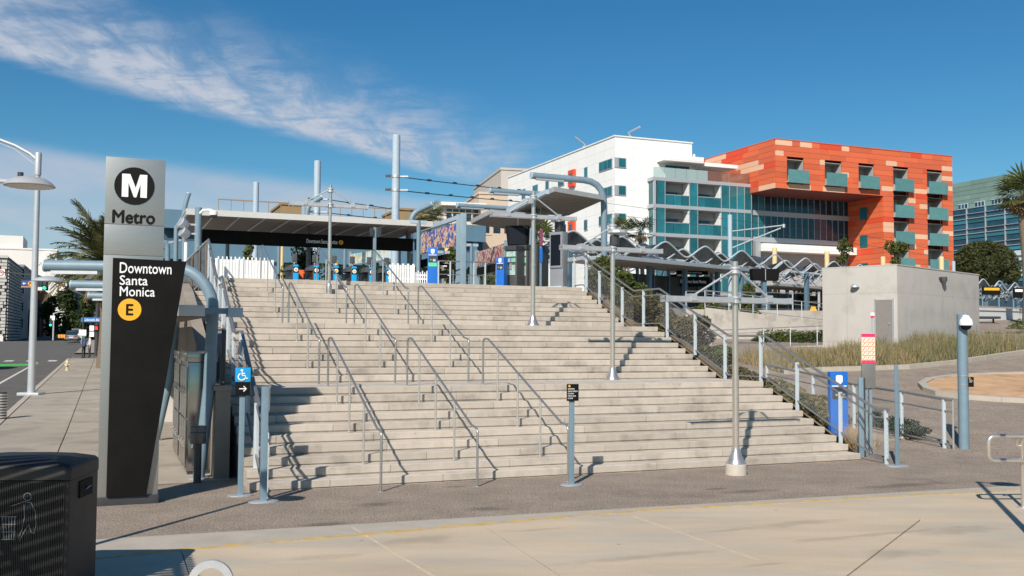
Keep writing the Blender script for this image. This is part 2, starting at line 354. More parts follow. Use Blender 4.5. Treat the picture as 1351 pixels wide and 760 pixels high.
pad = root_structure('concrete_pavement')
YL = [(40, -4.9), (20, -4.35), (14.7, -4.10), (9.3, -3.72), (7.4, -3.58), (3.0, -3.84), (0.0, -4.10), (-10, -4.75), (-45, -6.6)]
def yel_d(s):
    for (a, da), (c, dc) in zip(YL, YL[1:]):
        if s >= c: return da+(dc-da)*(s-a)/(c-a)
    return YL[-1][1]
KB = lambda s: yel_d(s)-0.15
gp = 0.006
sdpoly([(30, KB(30)), (20, KB(20)), (14.7, KB(14.7)), (13.76+gp, KB(13.76)), (13.76+gp, -30), (30, -30)], -0.2, 0.002, 'paving_slab', PADM, pad)
sdpoly([(13.76-gp, KB(13.76)), (9.9+gp/2, KB(9.9)), (11.9+gp/2, -30), (13.76-gp, -30)], -0.2, 0.001, 'paving_slab', PADM, pad)
sdpoly([(9.9-gp/2, KB(9.9)), (9.3, KB(9.3)), (7.4, KB(7.4)), (5.79+gp, KB(5.79)), (3.94+gp, -5.62), (10.35-gp, -10.05)], -0.2, 0.003, 'paving_slab', PADM, pad)
sdpoly([(5.79-gp, KB(5.79)), (3.0, KB(3.0)), (0.0, KB(0.0)), (-6, KB(-6)), (-6, -5.62-gp), (3.94-gp, -5.62-gp)], -0.2, 0.0, 'paving_slab', PADM, pad)
sdpoly([(3.94-gp, -5.63-gp), (-6, -5.63-gp), (-6, -30), (11.9-gp, -30), (10.35-gp, -10.05-3*gp)], -0.2, 0.0, 'paving_slab', PADM, pad)
sdpoly([(-6-gp, KB(-6)), (-10, KB(-10)), (-45, KB(-45)), (-45, -30), (-6-gp, -30)], -0.2, 0.002, 'paving_slab', PADM, pad)
ys = [s for s, _ in YL]
structure(sdpoly([(s, kerb_d(s)-0.006) for s in (20, -45)]+[(s, yel_d(s)-0.15+0.006) for s in reversed(ys[1:])], -0.2, 0.003, 'kerb_strip', KERBM))
sdpoly([(s, yel_d(s)) for s in ys[1:]]+[(s, yel_d(s)-0.14) for s in reversed(ys[1:])], -0.1, 0.008, 'painted_line', YEL, pad)
A_, B_ = G(835, 681), G(1000, 739); n_ = (B_-A_).cross(Vector((0, 0, 1))).normalized()*0.018
MB().slab([(A_.x-n_.x, A_.y-n_.y), (B_.x-n_.x, B_.y-n_.y), (B_.x+n_.x, B_.y+n_.y), (A_.x+n_.x, A_.y+n_.y)], -0.01, 0.0065).obj('sealed_joint', mat('joint_sealant', (0.53, 0.43, 0.31), 0.8, 0, 0.15, 6), pad)
A_, B_ = G(465, 696), G(585, 768); n_ = (B_-A_).cross(Vector((0, 0, 1))).normalized()*0.012
MB().slab([(A_.x-n_.x, A_.y-n_.y), (B_.x-n_.x, B_.y-n_.y), (B_.x+n_.x, B_.y+n_.y), (A_.x+n_.x, A_.y+n_.y)], -0.01, 0.0065).obj('sealed_joint', MAT['joint_sealant'], pad)
# sidewalk of slabs on the left, running back along the street
walk = root_structure('sidewalk')
def wz(x, y): return street_z(sd((x, y, 0))[1])+0.004
def wslab(s0, s1, d0, d1, m=WALKM, dz=0.0, name='paving_slab'):
    P = [S(s, d) for s, d in ((s0, d0), (s1, d0), (s1, d1), (s0, d1))]
    return MB().slab([(p.x, p.y) for p in P], -0.3, lambda x, y: wz(x, y)+dz).obj(name, m, walk)
for e0, e1 in ((1.3, 12), (12, 75)): wslab(8.0, 17.32, e0, e1, mat('joint_sand', (0.15, 0.13, 0.105), 0.95), -0.018, 'bedding')
for i in range(26):
    d0 = 1.27+i*2.6
    for s0, s1 in ((17.3, 15.55), (15.55, 13.8), (13.8, 12.05)):
        e0 = d0
        if s0 < 14: e0 = max(d0, 1.55)
        if s0 == 13.8: s1 = 12.55
        wslab(s0-0.014, s1+0.014, e0+0.016, d0+2.584, WALKM, random.uniform(-0.001, 0.002))
for i in range(3):
    d0 = -3.0+i*1.42
    for s0, s1 in ((17.3, 14.96),): wslab(s0-0.008, s1+0.008, d0+0.008, d0+1.412)
# far end of the pavement, road, kerb
def strip(name, s0, s1, d0, d1, m, dz, n=20, parent=None, th=0.3):
    b = MB(); vs = []
    for i in range(n+1):
        d = d0+(d1-d0)*i/n; a, c = S(s0, d, street_z(d)+dz), S(s1, d, street_z(d)+dz); vs += [a, c]
    b.add(vs, [(2*i, 2*i+1, 2*i+3, 2*i+2) for i in range(n)])
    return b.obj(name, m, parent)
structure(strip('road', 17.5, 60, -30, 420, ROADM, -0.125, 60))
rd_ = root_structure('cross_street')
strip('road_surface', 17.5, -40, 69, 84, ROADM, -0.10, 6, rd_)
structure(strip('far_sidewalk', 17.4, 8, 84, 300, WALKM, 0.02, 20))
structure(strip('opposite_sidewalk', 32, 46, 84, 380, WALKM, 0.03, 20))
kb = root_structure('street_kerb')
for i in range(24):
    d0 = -3+i*3.0
    P = [S(s, d) for s, d in ((17.33, d0), (17.52, d0), (17.52, d0+2.985), (17.33, d0+2.985))]
    MB().slab([(p.x, p.y) for p in P], -0.3, lambda x, y: wz(x, y)+0.002).obj('kerb_stone', KERBM, kb)
GREEN = mat('green_lane_paint', (0.05, 0.42, 0.06), 0.8, 0, 0.15, 2)
def Gs(x, y):                       # point of a photo ray on the rising street
    r = ray(x, y); best = None
    for i in range(200, 4000):
        t = i*0.1; p = CAMP+r*t
        if p.z <= street_z(sd(p)[1]): return p
    return CAMP+r*200
q = [Gs(x, y) for x, y in ((-40, 482), (44, 480), (53, 477.5), (-40, 479))]
mk = MB(); mk.add([(p.x, p.y, street_z(sd(p)[1])-0.119) for p in q], [(0, 1, 2, 3)]); o = mk.obj('green_bike_lane', GREEN); structure(o)
LINEW = mat('road_line_paint', (0.55, 0.53, 0.50), 0.8, 0, 0.15, 3)
mk = root_structure('crosswalk')
for i in range(9):
    a = 18.2+i*1.5
    b = MB(); b.add([S(a, 66, street_z(66)-0.118), S(a+0.6, 66, street_z(66)-0.118), S(a+0.6, 68.6, street_z(68.6)-0.118), S(a, 68.6, street_z(68.6)-0.118)], [(0, 1, 2, 3)]); b.obj('stripe', LINEW, mk)
b = MB(); b.add([S(19.3, 20, street_z(20)-0.119), S(19.45, 20, street_z(20)-0.119), S(19.45, 64, street_z(64)-0.119), S(19.3, 64, street_z(64)-0.119)], [(0, 1, 2, 3)]); structure(b.obj('lane_line', LINEW))

# ================================================================ STAIRS
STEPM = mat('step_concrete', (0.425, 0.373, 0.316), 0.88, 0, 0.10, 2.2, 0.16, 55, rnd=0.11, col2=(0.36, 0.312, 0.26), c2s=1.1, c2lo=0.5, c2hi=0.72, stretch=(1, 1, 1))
def step_dirt(M):
    """weathering: darker streaked staining towards the foot of each riser, driven by the block's own height and a ragged noise"""
    t = M.node_tree; b = t.nodes['Principled BSDF']; new, lk = t.nodes.new, t.links.new
    cur = b.inputs['Base Color'].links[0].from_socket
    tcn = new('ShaderNodeTexCoord'); geo = new('ShaderNodeNewGeometry')
    n1 = new('ShaderNodeTexNoise'); n1.inputs['Scale'].default_value = 1.3; n1.inputs['Detail'].default_value = 7; n1.inputs['Roughness'].default_value = 0.7; lk(geo.outputs['Position'], n1.inputs['Vector'])
    r = new('ShaderNodeMapRange'); r.interpolation_type = 'SMOOTHSTEP'; lk(n1.outputs['Fac'], r.inputs[0]); r.inputs[1].default_value = 0.47; r.inputs[2].default_value = 0.72; r.inputs[3].default_value = 1.05; r.inputs[4].default_value = 0.70
    s = new('ShaderNodeVectorMath'); s.operation = 'SCALE'; lk(cur, s.inputs[0]); lk(r.outputs[0], s.inputs['Scale'])
    n2 = new('ShaderNodeTexNoise'); n2.inputs['Scale'].default_value = 7; n2.inputs['Detail'].default_value = 5
    mp = new('ShaderNodeMapping'); lk(geo.outputs['Position'], mp.inputs[0]); mp.inputs['Scale'].default_value = (1, 1, 0.15); lk(mp.outputs[0], n2.inputs['Vector'])
    r2 = new('ShaderNodeMapRange'); lk(n2.outputs['Fac'], r2.inputs[0]); r2.inputs[1].default_value = 0.35; r2.inputs[2].default_value = 0.7; r2.inputs[3].default_value = 1.03; r2.inputs[4].default_value = 0.93
    s2 = new('ShaderNodeVectorMath'); s2.operation = 'SCALE'; lk(s.outputs[0], s2.inputs[0]); lk(r2.outputs[0], s2.inputs['Scale'])
    lk(s2.outputs[0], b.inputs['Base Color'])
step_dirt(STEPM)
TREADM = mat('tread_lit_top', (0.495, 0.437, 0.372), 0.9, 0, 0.10, 2.2, 0.25, 90, rnd=0.07, col2=(0.42, 0.37, 0.31), c2s=1.1, c2lo=0.5, c2hi=0.72)  # lighter copy of the step concrete: brighter-lit tread tops put into the colour
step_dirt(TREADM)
gum(TREADM, 2.6, 0.11, 0.62); gum(STEPM, 2.2, 0.10, 0.72, 0.25); gum(WALKM, 1.5, 0.09, 0.65)
SWID = 12.45
st = root_structure('staircase', ORG, TH)            # local x = along the steps (negative to the left), y = up the flight
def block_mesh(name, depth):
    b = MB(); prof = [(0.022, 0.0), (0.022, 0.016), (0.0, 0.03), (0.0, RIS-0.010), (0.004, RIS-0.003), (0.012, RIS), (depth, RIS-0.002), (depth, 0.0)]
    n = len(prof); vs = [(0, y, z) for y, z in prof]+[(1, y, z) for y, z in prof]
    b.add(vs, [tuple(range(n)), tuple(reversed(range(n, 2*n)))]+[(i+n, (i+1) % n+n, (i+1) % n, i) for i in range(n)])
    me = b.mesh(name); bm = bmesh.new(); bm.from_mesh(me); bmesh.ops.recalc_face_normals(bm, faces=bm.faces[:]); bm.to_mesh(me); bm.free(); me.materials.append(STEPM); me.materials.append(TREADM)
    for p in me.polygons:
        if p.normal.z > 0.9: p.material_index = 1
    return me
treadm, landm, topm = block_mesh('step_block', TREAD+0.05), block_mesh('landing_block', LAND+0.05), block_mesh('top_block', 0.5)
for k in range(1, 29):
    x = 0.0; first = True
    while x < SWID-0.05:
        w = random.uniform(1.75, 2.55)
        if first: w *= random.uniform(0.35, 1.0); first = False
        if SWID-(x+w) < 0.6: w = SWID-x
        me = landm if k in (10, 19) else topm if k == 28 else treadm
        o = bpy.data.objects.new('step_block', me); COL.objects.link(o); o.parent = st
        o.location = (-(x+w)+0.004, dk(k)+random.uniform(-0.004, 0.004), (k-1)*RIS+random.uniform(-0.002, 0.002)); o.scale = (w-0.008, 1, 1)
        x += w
core = MB(); prof = [(0.12, -0.2)]
for k in range(1, 29): prof += [(dk(k)+0.12, (k-1)*RIS-0.02), (dk(k)+0.12, k*RIS-0.03)]
prof += [(14.0, TOPZ-0.03), (14.0, -0.2)]
n = len(prof); vs = [(-SWID+0.03, y, z) for y, z in prof]+[(-0.03, y, z) for y, z in prof]
core.add(vs, [tuple(range(n)), tuple(reversed(range(n, 2*n)))]+[(i, i+n, (i+1) % n+n, (i+1) % n) for i in range(n)]); core.obj('stair_core', CONC, st)
# upper station plaza
plat_pts = [S(13.2, 13.9), S(12.3, 13.55), S(0.3, 13.55), S(-0.6, 15.0), D(832, 420, 50), D(905, 420, 56.5), D(1085, 420, 58), D(1290, 420, 75), D(1500, 420, 92), Vector((160, 160, 0)), Vector((20, 170, 0)), S(13.2, 75)]
structure(MB().slab([(p.x, p.y) for p in plat_pts], 0.0, TOPZ-0.004).obj('station_plaza', CONC))

# ---- centre handrails
def handrail(s, db, zb, dt, zt, posts, label):
    t = thing('stair_handrail', label, 'handrail', S(s, db, zb), TH, 'stainless handrails in the middle of the stairs')
    h = 0.99; L, Z = dt-db, zt-zb; r = 0.021
    path = [(0, 0, 0), (0, 0, h-0.10)]+arc((0, 0.10, h-0.10), 0.10, math.pi, math.pi/2, 5, (0, 1, 0), (0, 0, 1))[1:]
    path += [(0, 0.30, h+0.02)]
    path += [(0, L-0.32, Z+h-0.01), (0, L-0.24, Z+h)]
    path += arc((0, L-0.10, Z+h-0.10), 0.10, math.pi/2, 0, 5, (0, 1, 0), (0, 0, 1))+[(0, L, 0+Z)]
    MB().tube(path, r, 10).obj('rail', STEEL if False else HR, t, True)
    for d in posts:
        y = d-db; f = (y-0.30)/(L-0.62); zr = (h+0.02)+(Z-0.03)*f; zf = stair_z(d)-zb
        MB().tube([(0, y, zf), (0, y, zr-0.01)], 0.019, 10).obj('post', STEEL, t, True)
    for y, z in [(0, 0), (L, Z)]+[(d-db, stair_z(d)-zb) for d in posts]:
        MB().lathe([(0.042, 0.0), (0.042, 0.006), (0.022, 0.008)], 12, (0, y, z+0.0005)).obj('base_collar', STEEL, t, True)
    return t
HR = mat('handrail_steel', (0.34, 0.335, 0.325), 0.36, 0.65, 0.10, 10)
cols = [(10.45, 'left'), (8.78, 'middle'), (7.08, 'right')]
for s, nm in cols:
    wh = {'left': 'nearest the picture\'s left', 'middle': 'in the middle row', 'right': 'in the right row'}[nm]
    handrail(s, -0.66, 0, 3.62, 1.5, (0.55, 1.66, 2.75), 'bottom-flight stair handrail '+wh+', standing on the asphalt')
    handrail(s, 4.55, 1.5, 8.50, 2.85, (5.85, 7.30), 'middle-flight stair handrail '+wh+', between the two landings')
    handrail(s, 9.42, 2.85, 13.5, 4.2, (10.75, 12.15), 'top-flight stair handrail '+wh+', reaching up to the fare gates')

# ---- side railings with wire infill
def wires(b, P0, P1, h0, h1, sp=0.09, r=0.0012):
    """crossed diagonal wires in the panel between two posts; P0,P1 feet, h0..h1 heights"""
    P0, P1 = Vector(P0), Vector(P1); L = (P1-P0).length; H = h1-h0
    if L < 0.05: return
    ex = (P1-P0)/L
    nrm = Vector((-ex.y, ex.x, 0)); nrm = nrm.normalized() if nrm.length > 1e-5 else Vector((1, 0, 0))
    def pt(u, v): return P0+ex*u+Vector((0, 0, h0+v))
    k = -H
    while k < L:
        for sgn in (1, -1):
            a = (max(0, k), max(0, -k)); u1 = min(L, k+H); c = (u1, u1-k)
            if sgn < 0: a = (a[0], H-a[1]); c = (c[0], H-c[1])
            A, C = pt(*a), pt(*c); off = nrm*(r*0.9*sgn)
            if (C-A).length > 0.01:
                t = (C-A).normalized(); x = nrm; y = t.cross(x)
                vs = []
                for p in (A+off, C+off):
                    for j in range(3):
                        an = 2*math.pi*j/3; vs.append(p+x*(r*math.cos(an))+y*(r*math.sin(an)))
                b.add(vs, [(0, 1, 4, 3), (1, 2, 5, 4), (2, 0, 3, 5)])
        k += sp
def railing(name, label, pts, postpts, hts=(1.07, 0.90, 0.10), rt=0.03, rm=0.02, postmat=PALE, mesh=True, infill=(0.10, 0.90), group=None, post_w=0.035, base=None, postr=None, tops=True, sp=0.09, wr=0.0012):
    """pts: polyline of rail feet (world), postpts: feet of posts"""
    o0 = Vector(base if base is not None else postpts[0]); t = thing(name, label, 'railing', o0, 0, group)
    P = [Vector(p)-o0 for p in pts]
    for i, h in enumerate(hts):
        MB().tube([p+Vector((0, 0, h)) for p in P], rt if i == 0 else rm, 8).obj('top_rail' if i == 0 else 'rail', RAILM, t, True)
    for q in postpts:
        q = Vector(q)-o0; e = Vector((0, 0, 1))
        ang = math.atan2(P[-1].y-P[0].y, P[-1].x-P[0].x); M = Matrix.Translation(q) @ Matrix.Rotation(ang, 4, 'Z')
        MB().box(-post_w/2, post_w/2, -0.04, 0.04, -0.02, hts[0]-0.01 if postr is None else postr, M).obj('post', postmat, t)
    if mesh:
        b = MB()
        for a, c in zip(P, P[1:]): wires(b, a, c, *infill, sp=sp, r=wr)
        if b.v: stuff(b.obj('wire_mesh', RAILM, t))
    return t
def stair_line(s0, s1, ds):
    L = []
    for d in ds:
        f = (d+1)/14.5; L.append(S(s0+(s1-s0)*f, d, slope_z(d)))
    return L
kinks = [-0.75, 0.0-0.36, dk(10)+0.05, dk(11)-0.45, dk(19)+0.05, dk(20)-0.45, dk(28)+0.1, 13.9]
pp = [-0.66, 0.69, 2.13, 3.49, 4.99, 6.38, 7.82, 9.16, 10.47, 12.0, 12.95]
railing('side_railing', 'wire-mesh side railing with pale posts climbing the right edge of the stairs', stair_line(-0.08, -0.08, kinks), [S(-0.08, d, stair_z(d)) for d in pp]+[S(-0.08, 13.85, TOPZ)], hts=(1.10, 0.93, 0.10), group=None)
railing('side_railing', 'wire-mesh side railing along the left edge of the stairs behind the wheelchair sign', stair_line(12.30, 11.98, kinks), [S(12.3-0.33*(d+1)/14.5, d, stair_z(d)) for d in pp]+[S(11.98, 13.85, TOPZ)], hts=(1.10, 0.93, 0.10))

# ================================================================ NEAR SIGNS AND POSTS
def site(name, label, cat, s, d, z=0.0, group=None): return thing(name, label, cat, S(s, d, z), TH, group)
BRUSH = mat('brushed_panel', (0.40, 0.40, 0.38), 0.42, 0.85, 0.08, 3, 0.03, 60, stretch=(1, 1, 30))
# ---- station pylon
PD0 = -0.50
def pl(x, y, d=PD0, s0=14.28):
    s, z = Pd(x, y, d); return (-(s-s0), z)
t = site('station_pylon', 'tall silver pylon with black tapered panel reading Downtown Santa Monica', 'pylon sign', 14.28, PD0)
xl, xr = pl(128, 655)[0], pl(208, 655)[0]; zt = pl(178, 210)[1]; zs1 = pl(178, 297)[1]; zs2 = pl(178, 337)[1]
MB().box(xl+0.005, xr-0.005, 0.01, 0.27, 0.12, zt).obj('core', BRUSH, t, bevel=0.01)
MB().box(xl, xr, -0.012, 0.008, zs1+0.004, zt+0.01).obj('upper_panel', BRUSH, t, bevel=0.004)
MB().box(xl, xr, -0.010, 0.008, zs2, zs1-0.004).obj('middle_panel', BRUSH, t, bevel=0.004)
MB().box(xl, xr, -0.012, 0.008, 0.12, zs2-0.006).obj('lower_panel', BRUSH, t, bevel=0.004)
MB().box(xl-0.03, xr+0.01, -0.06, 0.31, -0.02, 0.125).obj('plinth', DARK, t, bevel=0.008)
d2 = PD0-0.10
pts = [pl(149, 340, d2), pl(246, 345, d2), pl(193, 655, d2), pl(140, 656, d2)]
MB().prism([(x, max(z, 0.13)) for x, z in pts], -0.10, -0.02).obj('black_panel', BLACK, t, bevel=0.004)
cx, cz = pl(177.5, 245.5, PD0-0.02); r = (pl(204, 245, PD0-0.02)[0]-pl(150.5, 245, PD0-0.02)[0])/2
disc('logo_disc', BLACKINK, t, cx, cz, r, -0.014)
k = r/1.0                                               # the M of the roundel, a polygon
Mp = [(-0.60, -0.62), (-0.60, 0.62), (-0.24, 0.62), (0.0, 0.12), (0.24, 0.62), (0.60, 0.62), (0.60, -0.62), (0.26, -0.62), (0.26, 0.20), (0.02, -0.42)]
Mp = [(-0.62, -0.60), (-0.62, 0.62), (-0.22, 0.62), (0.06, -0.10), (0.26, 0.62), (0.62, 0.62), (0.62, -0.60), (0.30, -0.60), (0.30, 0.12), (0.10, -0.60), (-0.02, -0.60), (-0.30, 0.16), (-0.30, -0.60)]
b = MB(); b.prism([(cx+x*k, cz+z*k) for x, z in Mp], -0.028, -0.021); o = b.obj('logo_letter', INK, t)
x0, z0 = pl(148.5, 293.5, PD0-0.02); x1, _ = pl(204, 293.5, PD0-0.02); text('lettering', 'Metro', BLACKINK, t, x0, z0, x1-x0, pl(150, 277, PD0-0.02)[1]-z0, -0.014, 0.036)
for w, xa, xb, ya, yb in (('Downtown', 158, 226.5, 348.3, 360), ('Santa', 158, 195, 364.2, 375.7), ('Monica', 158, 204.5, 379, 390.5)):
    x0, z0 = pl(xa, yb, d2-0.01); x1, z1 = pl(xb, ya, d2-0.01); text('lettering', w, INK, t, x0, z0, x1-x0, (z1-z0), -0.105, 0.010)
cx, cz = pl(171, 408.5, d2-0.01); r = 0.165; disc('line_disc', GOLD, t, cx, cz, r, -0.102); text('line_letter', 'E', BLACKINK, t, cx, cz, None, 0.16, -0.112, 0.02, align='C')

# ---- slim sign posts
def base_plate(t, r=0.20, w=0.14):
    MB().lathe([(r, 0.0), (r, 0.012), (r-0.008, 0.016)], 20, M=Matrix.Scale(w/r, 4, (0, 1, 0))).obj('base_plate', GALV, t, True)
p = G(754, 640); s_, d_ = sd(p)
t = site('sign_post', 'short blue post with small black notice in front of the bottom step', 'sign', s_, d_)
MB().box(-0.045, 0.045, -0.018, 0.018, 0.012, 1.50).obj('post', BLUE, t, bevel=0.004); base_plate(t)
MB().box(-0.11, 0.11, -0.045, -0.025, 1.44, 1.73).obj('sign_panel', BLACK, t, bevel=0.003)
disc('line_disc', GOLD, t, -0.070, 1.695, 0.021, -0.047)
for i, w in enumerate(('DOWNTOWN', 'SANTA MONICA', 'STATION', 'METRO RAIL', 'E LINE')): text('lettering', w, INK, t, -0.094, 1.635-i*0.040, 0.0165*len(w)*0.92, 0.022, -0.0462, 0.01)
p = G(317, 654); s_, d_ = sd(p)
t = site('wheelchair_sign_post', 'blue post with wheelchair symbol sign and black arrow sign left of the stairs', 'sign', s_, d_)
MB().box(-0.042, 0.042, -0.018, 0.018, 0.012, 1.92).obj('post', BLUE, t, bevel=0.004); base_plate(t)
MB().box(-0.118, 0.118, -0.045, -0.025, 1.795, 2.02).obj('wheelchair_panel', CYAN, t, bevel=0.003)
sy = MB(); c = Vector((0, -0.047, 1.905)); q = 0.0115
def fl(pts): sy.tube([c+Vector((x, 0, z)) for x, z in pts], q, 5)
sy.lathe([(0.019, -0.002), (0.019, 0.002)], 14, c+Vector((-0.018, 0, 0.072)), Matrix.Rotation(math.pi/2, 4, 'X'))
fl([(-0.012, 0.045), (-0.008, -0.012), (0.034, -0.012), (0.052, -0.062), (0.074, -0.055)]); fl([(-0.010, 0.020), (0.030, 0.020)])
fl([(-0.018+0.053*math.cos(a), -0.033+0.053*math.sin(a)) for a in [rad(115+i*20) for i in range(12)]])
sy.obj('wheelchair_symbol', INK, t)
MB().box(-0.112, 0.112, -0.045, -0.025, 1.575, 1.79).obj('arrow_panel', BLACK, t, bevel=0.003)
sy = MB(); c = Vector((0.0, -0.047, 1.685)); q = 0.010
fl([(-0.055, 0), (0.055, 0)]); fl([(0.012, 0.042), (0.056, 0), (0.012, -0.042)]); sy.obj('arrow', INK, t)
p = G(347, 662); s_, d_ = sd(p)
t = site('square_post', 'plain square blue post at the foot of the left stair railing', 'post', s_, d_)
MB().box(-0.05, 0.05, -0.05, 0.05, 0.014, 1.75).obj('post', BLUE, t, bevel=0.006); base_plate(t, 0.24, 0.16)
MB().box(0.045, 0.075, -0.02, 0.03, 1.38, 1.75).obj('side_bracket', STEEL, t)
# ---- right-hand posts
p = G(1184, 615); s_, d_ = sd(p)
t = site('slim_post', 'slim plain blue-grey post in front of the right railing end', 'post', s_, d_)
MB().box(-0.04, 0.04, -0.02, 0.02, 0.012, 2.02).obj('post', BLUE, t, bevel=0.005); base_plate(t, 0.26, 0.16)
for (x, yb, yt, w, lb) in ((1137, 603, 498, 0.105, 'dark-edged blue channel post behind the lower end of right railing'), ):
    p = G(x, yb); h = D(x, yt, p.y).z
    t = thing('channel_post', lb, 'post', p, 0)
    b = MB(); b.box(-0.06, 0.045, -0.03, 0.03, 0, h); b.obj('post', BLUE, t, bevel=0.004); MB().box(0.048, 0.085, -0.028, 0.05, 0, h-0.01).obj('edge_channel', DARK, t)
# poster kiosk
p = G(1146, 600); q = lambda x, y: D(x, y, p.y)
t = thing('poster_board', 'pink and orange poster on grey board held by two blue posts', 'sign', p, 0)
for dx in (-0.045, 0.055): MB().box(dx-0.03, dx+0.03, -0.02, 0.04, 0, q(1146, 480).z).obj('post', BLUE, t, bevel=0.003)
zb, zm, zt = q(1145, 512).z, q(1145, 479).z, q(1145, 440).z; w = 0.152
MB().box(-w, w, -0.06, -0.022, zb, zm-0.01).obj('lower_board', mat('board_grey', (0.16, 0.16, 0.15), 0.6, 0.2, 0.1, 4), t, bevel=0.004)
MB().box(-w, w, -0.06, -0.022, zm, zt).obj('poster', mat('poster_orange', (0.85, 0.42, 0.25), 0.6, 0, 0.05), t, bevel=0.003)
PINK = mat('poster_pink', (0.72, 0.02, 0.14), 0.6)
MB().box(-w+0.003, w-0.003, -0.065, -0.061, zt-0.075, zt-0.004).obj('poster_band', PINK, t); MB().box(-w+0.003, w-0.003, -0.065, -0.061, zm+0.004, zm+0.05).obj('poster_band', PINK, t)
LT = mat('poster_cell', (0.9, 0.66, 0.50), 0.6)
for j in range(5):
    for i in range(3):
        cx, cz = -0.096+i*0.096, zm+0.115+j*(zt-zm-0.20)/4.6
        MB().box(cx-0.041, cx+0.041, -0.0648, -0.0605, cz-0.042, cz+0.052).obj('poster_cell', LT, t)
        b = MB(); b.add([(cx-0.03, -0.0655, cz-0.025), (cx-0.015, -0.0655, cz-0.028), (cx+0.03, -0.0655, cz+0.03), (cx+0.016, -0.0655, cz+0.036)], [(0, 1, 2, 3)]); b.obj('poster_mark', PINK, t)
        MB().box(cx-0.042, cx+0.042, -0.0652, -0.0606, cz-0.053, cz-0.044).obj('poster_rule', BLACKINK, t)
# blue help phone pillar on the right
def help_pillar(name, label, loc, rot, w, h, dp, texts=True):
    t = thing(name, label, 'help phone', loc, rot)
    MB().box(-w/2, w/2, 0, dp, 0, h).obj('pillar', SIGNBLUE, t, bevel=0.008)
    b = MB(); cx, cz = 0, h*0.895; r = w*0.19
    b.prism([(cx-r, cz-r*0.7), (cx-r*0.35, cz-r*1.35), (cx, cz-r*1.75), (cx+r*0.35, cz-r*1.35), (cx+r, cz-r*0.7), (cx+r, cz+r*0.8), (cx+r*0.7, cz+r*1.15), (cx-r*0.7, cz+r*1.15), (cx-r, cz+r*0.8)], -0.008, -0.001); b.obj('emblem', INK, t)
    MB().box(-w*0.42, w*0.42, -0.006, -0.001, h*0.79, h*0.805).obj('stripe', INK, t)
    MB().box(-w*0.40, w*0.42, -0.014, -0.001, h*0.61, h*0.775).obj('phone_plate', DARK, t)
    MB().box(w*0.02, w*0.30, -0.020, -0.015, h*0.63, h*0.69).obj('button_panel', GALV, t)
    MB().lathe([(w*0.07, 0), (w*0.07, 0.02)], 12, (-w*0.18, -0.014, h*0.67), Matrix.Rotation(math.pi/2, 4, 'X')).obj('call_button', STEEL, t, True)
    return t
help_pillar('help_pillar', 'bright blue help phone pillar behind the right stair railing', G(1108, 583), rad(8), 0.46, 1.72, 0.16)
# camera post
p = G(1272, 594)
t = thing('camera_post', 'thick blue-grey post carrying a white dome camera and black notice', 'camera post', p, 0)
zt = D(1272, 415, p.y).z; rr = 0.115
MB().lathe([(rr, 0), (rr, zt), (rr-0.012, zt+0.006)], 28).obj('post', BLUE, t, True)
MB().lathe([(0.17, 0), (0.17, 0.02), (rr, 0.025)], 28).obj('base_flange', KERBM, t, True)
c = Vector((0.0, -0.20, D(1272, 422, p.y).z))
MB().tube([(0, -0.02, c.z+0.09), (0, -0.20, c.z+0.09), (0, -0.20, c.z+0.04)], 0.03, 10).obj('camera_arm', WHITE, t, True)
MB().lathe([(0.03, 0.10), (0.07, 0.09), (0.085, 0.05), (0.13, 0.0), (0.15, -0.08), (0.145, -0.13)], 24, c).obj('camera_housing', WHITE, t, True)
MB().lathe([(0.118, -0.131), (0.115, -0.17), (0.085, -0.215), (0.02, -0.24)], 20, c).obj('camera_dome', SCREEN, t, True)
z1 = D(1278, 510, p.y).z; z0 = D(1278, 497, p.y).z
MB().box(0.055, 0.17, -0.17, -0.15, z1, z0).obj('notice', BLACK, t); disc('line_disc', GOLD, t, 0.075, z0-0.03, 0.014, -0.172)
for i, w in enumerate(('DOWNTOWN', 'SANTA MONICA', 'STATION')): text('lettering', w, INK, t, 0.065, z0-0.075-0.025*i, 0.0076*len(w), 0.013, -0.171, 0.01)
for zz_ in (z1+0.05, z0+0.02): MB().lathe([(rr+0.004, zz_), (rr+0.004, zz_+0.012)], 24).obj('strap', STEEL, t, True)

